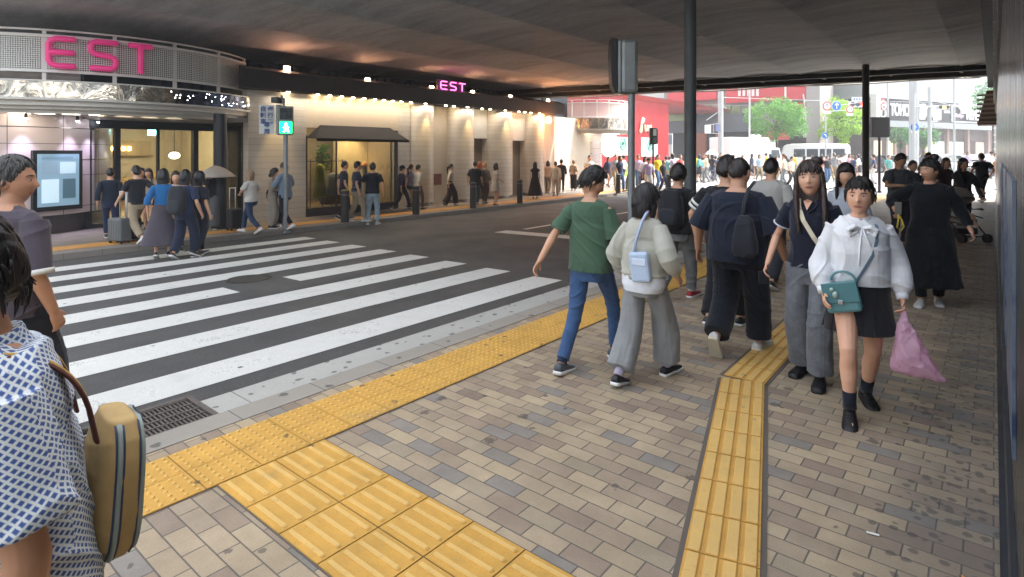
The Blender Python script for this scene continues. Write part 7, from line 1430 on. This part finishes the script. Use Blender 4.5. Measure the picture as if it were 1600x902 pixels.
for pr in protos:
    for ch in list(pr.children):
        for g_ in list(ch.children): bpy.data.objects.remove(g_)
        bpy.data.objects.remove(ch)
    bpy.data.objects.remove(pr)
def parasol(label, px, py, wpx, c):
    d = 33.; P0 = dep(px, py, d); r_ = wpx/2*d/FPX; t = thing('parasol', label, 'umbrella', P0); rg = [[Vector((max(.01, r_*f)*math.cos(a), max(.01, r_*f)*math.sin(a), .12-.28*f**1.8)) for a in np.linspace(0, 6.283, 17)[:-1]] for f in (0, .3, .6, .85, 1)]
    obj('canopy', MB().loft(rg, cap=False), mat(c, .7), t, smooth=True); obj('shaft', MB().tube([(0, 0, -.8), (0, 0, .16)], .012, 6), DARK, t)
parasol('white parasol above the crowd near the dark arcade', 1112, 237, 20, '#e8dfe0'); parasol('grey umbrella held low beside the thick steel column', 1055, 250, 30, '#85898f')
# ------------------------------------------------------------------ vehicles
def wheelset(t, xs, yw, r, rim='#8b8f92'):
    for x in xs:
        for s_ in (-1, 1):
            w = obj('wheel', MB().loft([[(x+r*math.cos(a), s_*yw+q, r+r*math.sin(a)) for a in np.linspace(0, 6.283, 25)[:-1]] for q in (-.1, .1)]), mat('#151515', .8), t, sharp=40)
            obj('rim', MB().loft([[(x+r*.6*math.cos(a), s_*(yw+.08)+q, r+r*.6*math.sin(a)) for a in np.linspace(0, 6.283, 17)[:-1]] for q in (-.03, .03)]), mat(rim, .3, .8), w)
def sect(pts, w0, w1, zt): # side profile (x,z) swept over width with tumblehome
    L = []
    for s_, q in ((-1, 1), (1, 1)): L.append([(x, s_*(w0 if z < zt else w0+(w1-w0)*min(1, (z-zt)/.5)), z) for x, z in pts])
    return L
def car(label, px, d, face, c, kind='sedan', roof=None, lamp_c=None, z=0., group=None):
    b_ = base(px, d, z); t = thing('parked_car' if kind != 'taxi' else 'taxi', label, 'car', b_, RZ(face)+math.pi/2); m_ = mat(c, .25, .3, .05, 2., coat=.8)
    tall = .12 if kind == 'van' else 0
    body = [(-2.2, .30), (-2.22, .75), (-2.1, .92), (-1.3, .98), (.75, .96), (1.9, .82), (2.2, .65), (2.22, .30)]
    cab = [(-2.0+(.0 if kind == 'van' else .25), .93), (-1.45, 1.42+tall), (.1, 1.46+tall), (.95, .95)]
    obj('body', MB().loft(sect(body, .86, .82, .8)), m_, t, bevel=.06); obj('cabin', MB().loft(sect(cab, .80, .62, .93)), mat(roof, .3, .2) if roof else m_, t, bevel=.05)
    gm = mat('#1b2228', .08, .3, .1); mb = MB()
    for s_ in (-1, 1): mb.loft([[(x, s_*(.80-(z-.93)*.36+q), z) for x, z in ((-1.55, 1.0), (-1.25, 1.36+tall), (.0, 1.38+tall), (.6, 1.0))] for q in (-.02, .012)])
    obj('side_window', mb, gm, t)
    mb = MB(); mb.loft([[(x+q, y, z) for x, y, z in ((.88, -.7, 1.0), (.88, .7, 1.0), (.22, .56, 1.38+tall), (.22, -.56, 1.38+tall))] for q in (0, .03)]); obj('windscreen', mb, gm, t)
    mb = MB(); mb.loft([[(x-q, y, z) for x, y, z in ((-1.9, -.66, 1.02), (-1.9, .66, 1.02), (-1.56, .56, 1.36+tall), (-1.56, -.56, 1.36+tall))] for q in (0, .03)]); obj('rear_window', mb, gm, t)
    for s_ in (-1, 1): obj('headlight', MB().box((2.18, s_*.66, .70), (.1, .3, .13)), mat('#e9eef0', .15), t, bevel=.02); obj('tail_light', MB().box((-2.2, s_*.7, .78), (.08, .24, .16)), mat('#b5161c', .2), t, bevel=.02)
    obj('bumper', MB().box((2.2, 0, .42), (.1, 1.6, .18)).box((-2.2, 0, .42), (.1, 1.6, .18)), mat('#2a2c2f', .5), t, bevel=.03); obj('grille', MB().box((2.215, 0, .62), (.05, .8, .12)), mat('#15171a', .4), t); wheelset(t, (-1.35, 1.38), .76, .31)
    if lamp_c: obj('roof_lamp', MB().box((-.4, 0, 1.50+tall), (.25, .5, .14)), glow(lamp_c, 2.), t, bevel=.03)
    return t
car('silver car with red tail lights behind walkers under the round tree', 1217, 50, 60, '#8d9295', z=-.1); car('dark car with amber roof lamp beside the slim black column', 1345, 52, -70, '#2c2f36', 'taxi', None, '#ffb347', -.1)
car('black car parked at the kerb left of the thick white pole', 1378, 55, 80, '#23262b'); car('second black car next to it below the small trees', 1398, 56, 85, '#3a3f46'); car('white car facing the crossing in front of the cinema', 1474, 47, 172, '#dadddd', 'van', '#2b3138')
car('black sedan just right of the white car', 1507, 50, 165, '#22262a'); car('dark green car parked before the department store', 1528, 56, 100, '#3d4a45'); car('silver hatchback behind the thick white pole', 1443, 56, 90, '#b6babb'); car('white van by the clamped pole at the wall end', 1551, 46, 170, '#e2e4e3', 'van')
def bus(label, px, d, face, L, H_, c, box=False, nm='minibus'):
    b_ = base(px, d, -.1); t = thing(nm, label, 'truck' if box else 'bus', b_, RZ(face)+math.pi/2); m_ = mat(c, .35, .0, .05, 1., coat=.4); hw_ = 1.0; gm = mat('#3a444b', .1, .2)
    if box:
        obj('cargo_box', MB().box((-L*.13, 0, .75+(H_-.75)/2), (L*.72, 2.05, H_-.75)), m_, t, bevel=.05); obj('cab', MB().loft([[(x, y, z) for x, z in ((L*.26, .55), (L*.5, .55), (L*.5, 1.35), (L*.455, 2.15), (L*.26, 2.2))] for y in (-.92, .92)]), m_, t, bevel=.06)
        for s_ in (-1, 1): obj('side_window', MB().loft([[(x, s_*.925+q, z) for x, z in ((L*.29, 1.35), (L*.47, 1.35), (L*.44, 2.0), (L*.29, 2.0))] for q in (-.01, .012)]), gm, t)
        obj('windscreen', MB().loft([[(x+q, y, z) for x, y, z in ((L*.497, -.8, 1.4), (L*.497, .8, 1.4), (L*.46, .75, 2.08), (L*.46, -.75, 2.08))] for q in (0, .02)]), gm, t); obj('chassis', MB().box((-L*.05, 0, .62), (L*.86, .9, .22)), mat('#2b2c2e', .6), t)
    else:
        obj('body', MB().loft([[(x, y, z) for x, z in ((-L/2, .4), (L/2, .4), (L/2+.03, 1.3), (L/2-.25, H_-.12), (L/2-.5, H_), (-L/2+.15, H_), (-L/2, H_-.2))] for y in (-hw_, hw_)]), m_, t, bevel=.09)
        for s_ in (-1, 1):
            for k in range(4): x0 = -L/2+.35+k*(L-1.3)/4; obj('side_window', MB().box((x0+(L-1.3)/8, s_*1.002, H_-.75), ((L-1.3)/4-.12, .02, .68)), gm, t)
            obj('headlight', MB().box((L/2+.02, s_*.75, .75), (.06, .3, .16)), mat('#e8eef0', .2), t)
        obj('windscreen', MB().loft([[(x+q, y, z) for x, y, z in ((L/2+.01, -.85, 1.35), (L/2+.01, .85, 1.35), (L/2-.2, .82, H_-.25), (L/2-.2, -.82, H_-.25))] for q in (0, .03)]), gm, t); obj('rear_window', MB().box((-L/2-.005, 0, H_-.75), (.02, 1.5, .6)), gm, t)
        obj('roof_rail', MB().box((0, 0, H_+.03), (L*.7, 1.5, .06)), m_, t)
    wheelset(t, (-L*.3, L*.36), .88, .38); return t
bus('white box truck waiting behind the crowd left of the round tree', 1166, 46, 62, 6.0, 2.95, '#e6e7e5', True, 'box_truck'); bus('white minibus with dark windows right of the round tree', 1272, 50, -66, 5.2, 2.5, '#dfe1e0')
def bicycle(label, px, py, face, d=None):
    g = G(px, py) if d is None else base(px, d); g.z = -.1 if g.x < KERB_N else 0; t = thing('bicycle', label, 'bicycle', g, RZ(face)+math.pi/2, 'parked bicycles'); fr = mat('#5d6266', .4, .6)
    for x in (-.52, .52): w = obj('wheel', MB().tube([(x+.32*math.cos(a), 0, .33+.32*math.sin(a)) for a in np.linspace(0, 6.283, 25)], .018, 6, up=(0, 1, 0)), mat('#1c1c1c', .8), t)
    mb = MB()
    for L in (((-.52, .33), (-.18, .8)), ((-.12, .3), (-.2, .9)), ((-.12, .3), (.38, .75)), ((-.16, .68), (.36, .82)), ((.36, .95), (.52, .33)), ((-.52, .33), (-.12, .3))): mb.tube([(a, 0, b) for a, b in L], .016, 6)
    obj('frame', mb, fr, t); obj('handlebar', MB().tube([(.25, -.25, 1.0), (.37, -.1, .98), (.37, .1, .98), (.25, .25, 1.0)], .014, 6), BK, t); obj('saddle', MB().ball((-.21, 0, .93), (.13, .07, .04), 0, 10, 6), BK, t, smooth=True); obj('basket', MB().box((.55, 0, .85), (.26, .3, .2), taper=1.15), mat('#8a8d8e', .5, .5), t); return t
for i, (px, py, fc, dd, lb) in enumerate(((1113, 287, 75, None, 'bicycle nearest the framed signs before the dark arcade'), (1120, 284, 60, None, 'bicycle second along from the framed signs'), (1519, 250, 80, 48, 'bicycle parked left of the beige person at the wall end'), (1528, 250, 100, 47, 'bicycle parked below the border of the store sign'), (1538, 250, 75, 48.5, 'bicycle parked between store sign and clamped pole'), (1546, 250, 95, 45, 'bicycle parked closest to the clamped pole'))): bicycle(lb, px, py, fc, dd)
# post and rail along the far kerb of the junction
for i, (px, d) in enumerate(((1405, 49), (1412, 49.2), (1419, 49.4), (1396, 48.8), (1450, 50), (1459, 50.3))):
    t = thing('guard_post', ['white guard post third before the thick pole', 'white guard post second before the thick pole', 'white guard post nearest the thick pole', 'white guard post farthest from the thick pole', 'white guard post just past the thick pole', 'white guard post behind the amber signal'][i], 'post', base(px, d), 0, 'white guard posts')
    obj('shaft', MB().cyl((0, 0, 0), .07, .85, 12), WHT, t); obj('cap', MB().ball((0, 0, .85), (.07, .07, .03), 0, 10, 5), WHT, t)

# ------------------------------------------------------------------ thin haze added over the whole place for a washed-out sunlit look
HZ = bpy.data.materials.new('haze_air'); HZ.use_nodes = True; n = HZ.node_tree.nodes; n.remove(n['Principled BSDF']); pv = n.new('ShaderNodeVolumePrincipled')
pv.inputs['Color'].default_value = (.92, .95, 1, 1); pv.inputs['Density'].default_value = .0026; pv.inputs['Anisotropy'].default_value = .35; HZ.node_tree.links.new(pv.outputs[0], n['Material Output'].inputs['Volume'])
mb = MB(); mb.b2((-440, -70, -2), (440, 440, 45)); o = obj('haze', mb, HZ); tag(o, 'thin pale haze added over the street for washed-out glare', kind='stuff')
S.cycles.volume_step_rate = 4; S.cycles.volume_max_steps = 64
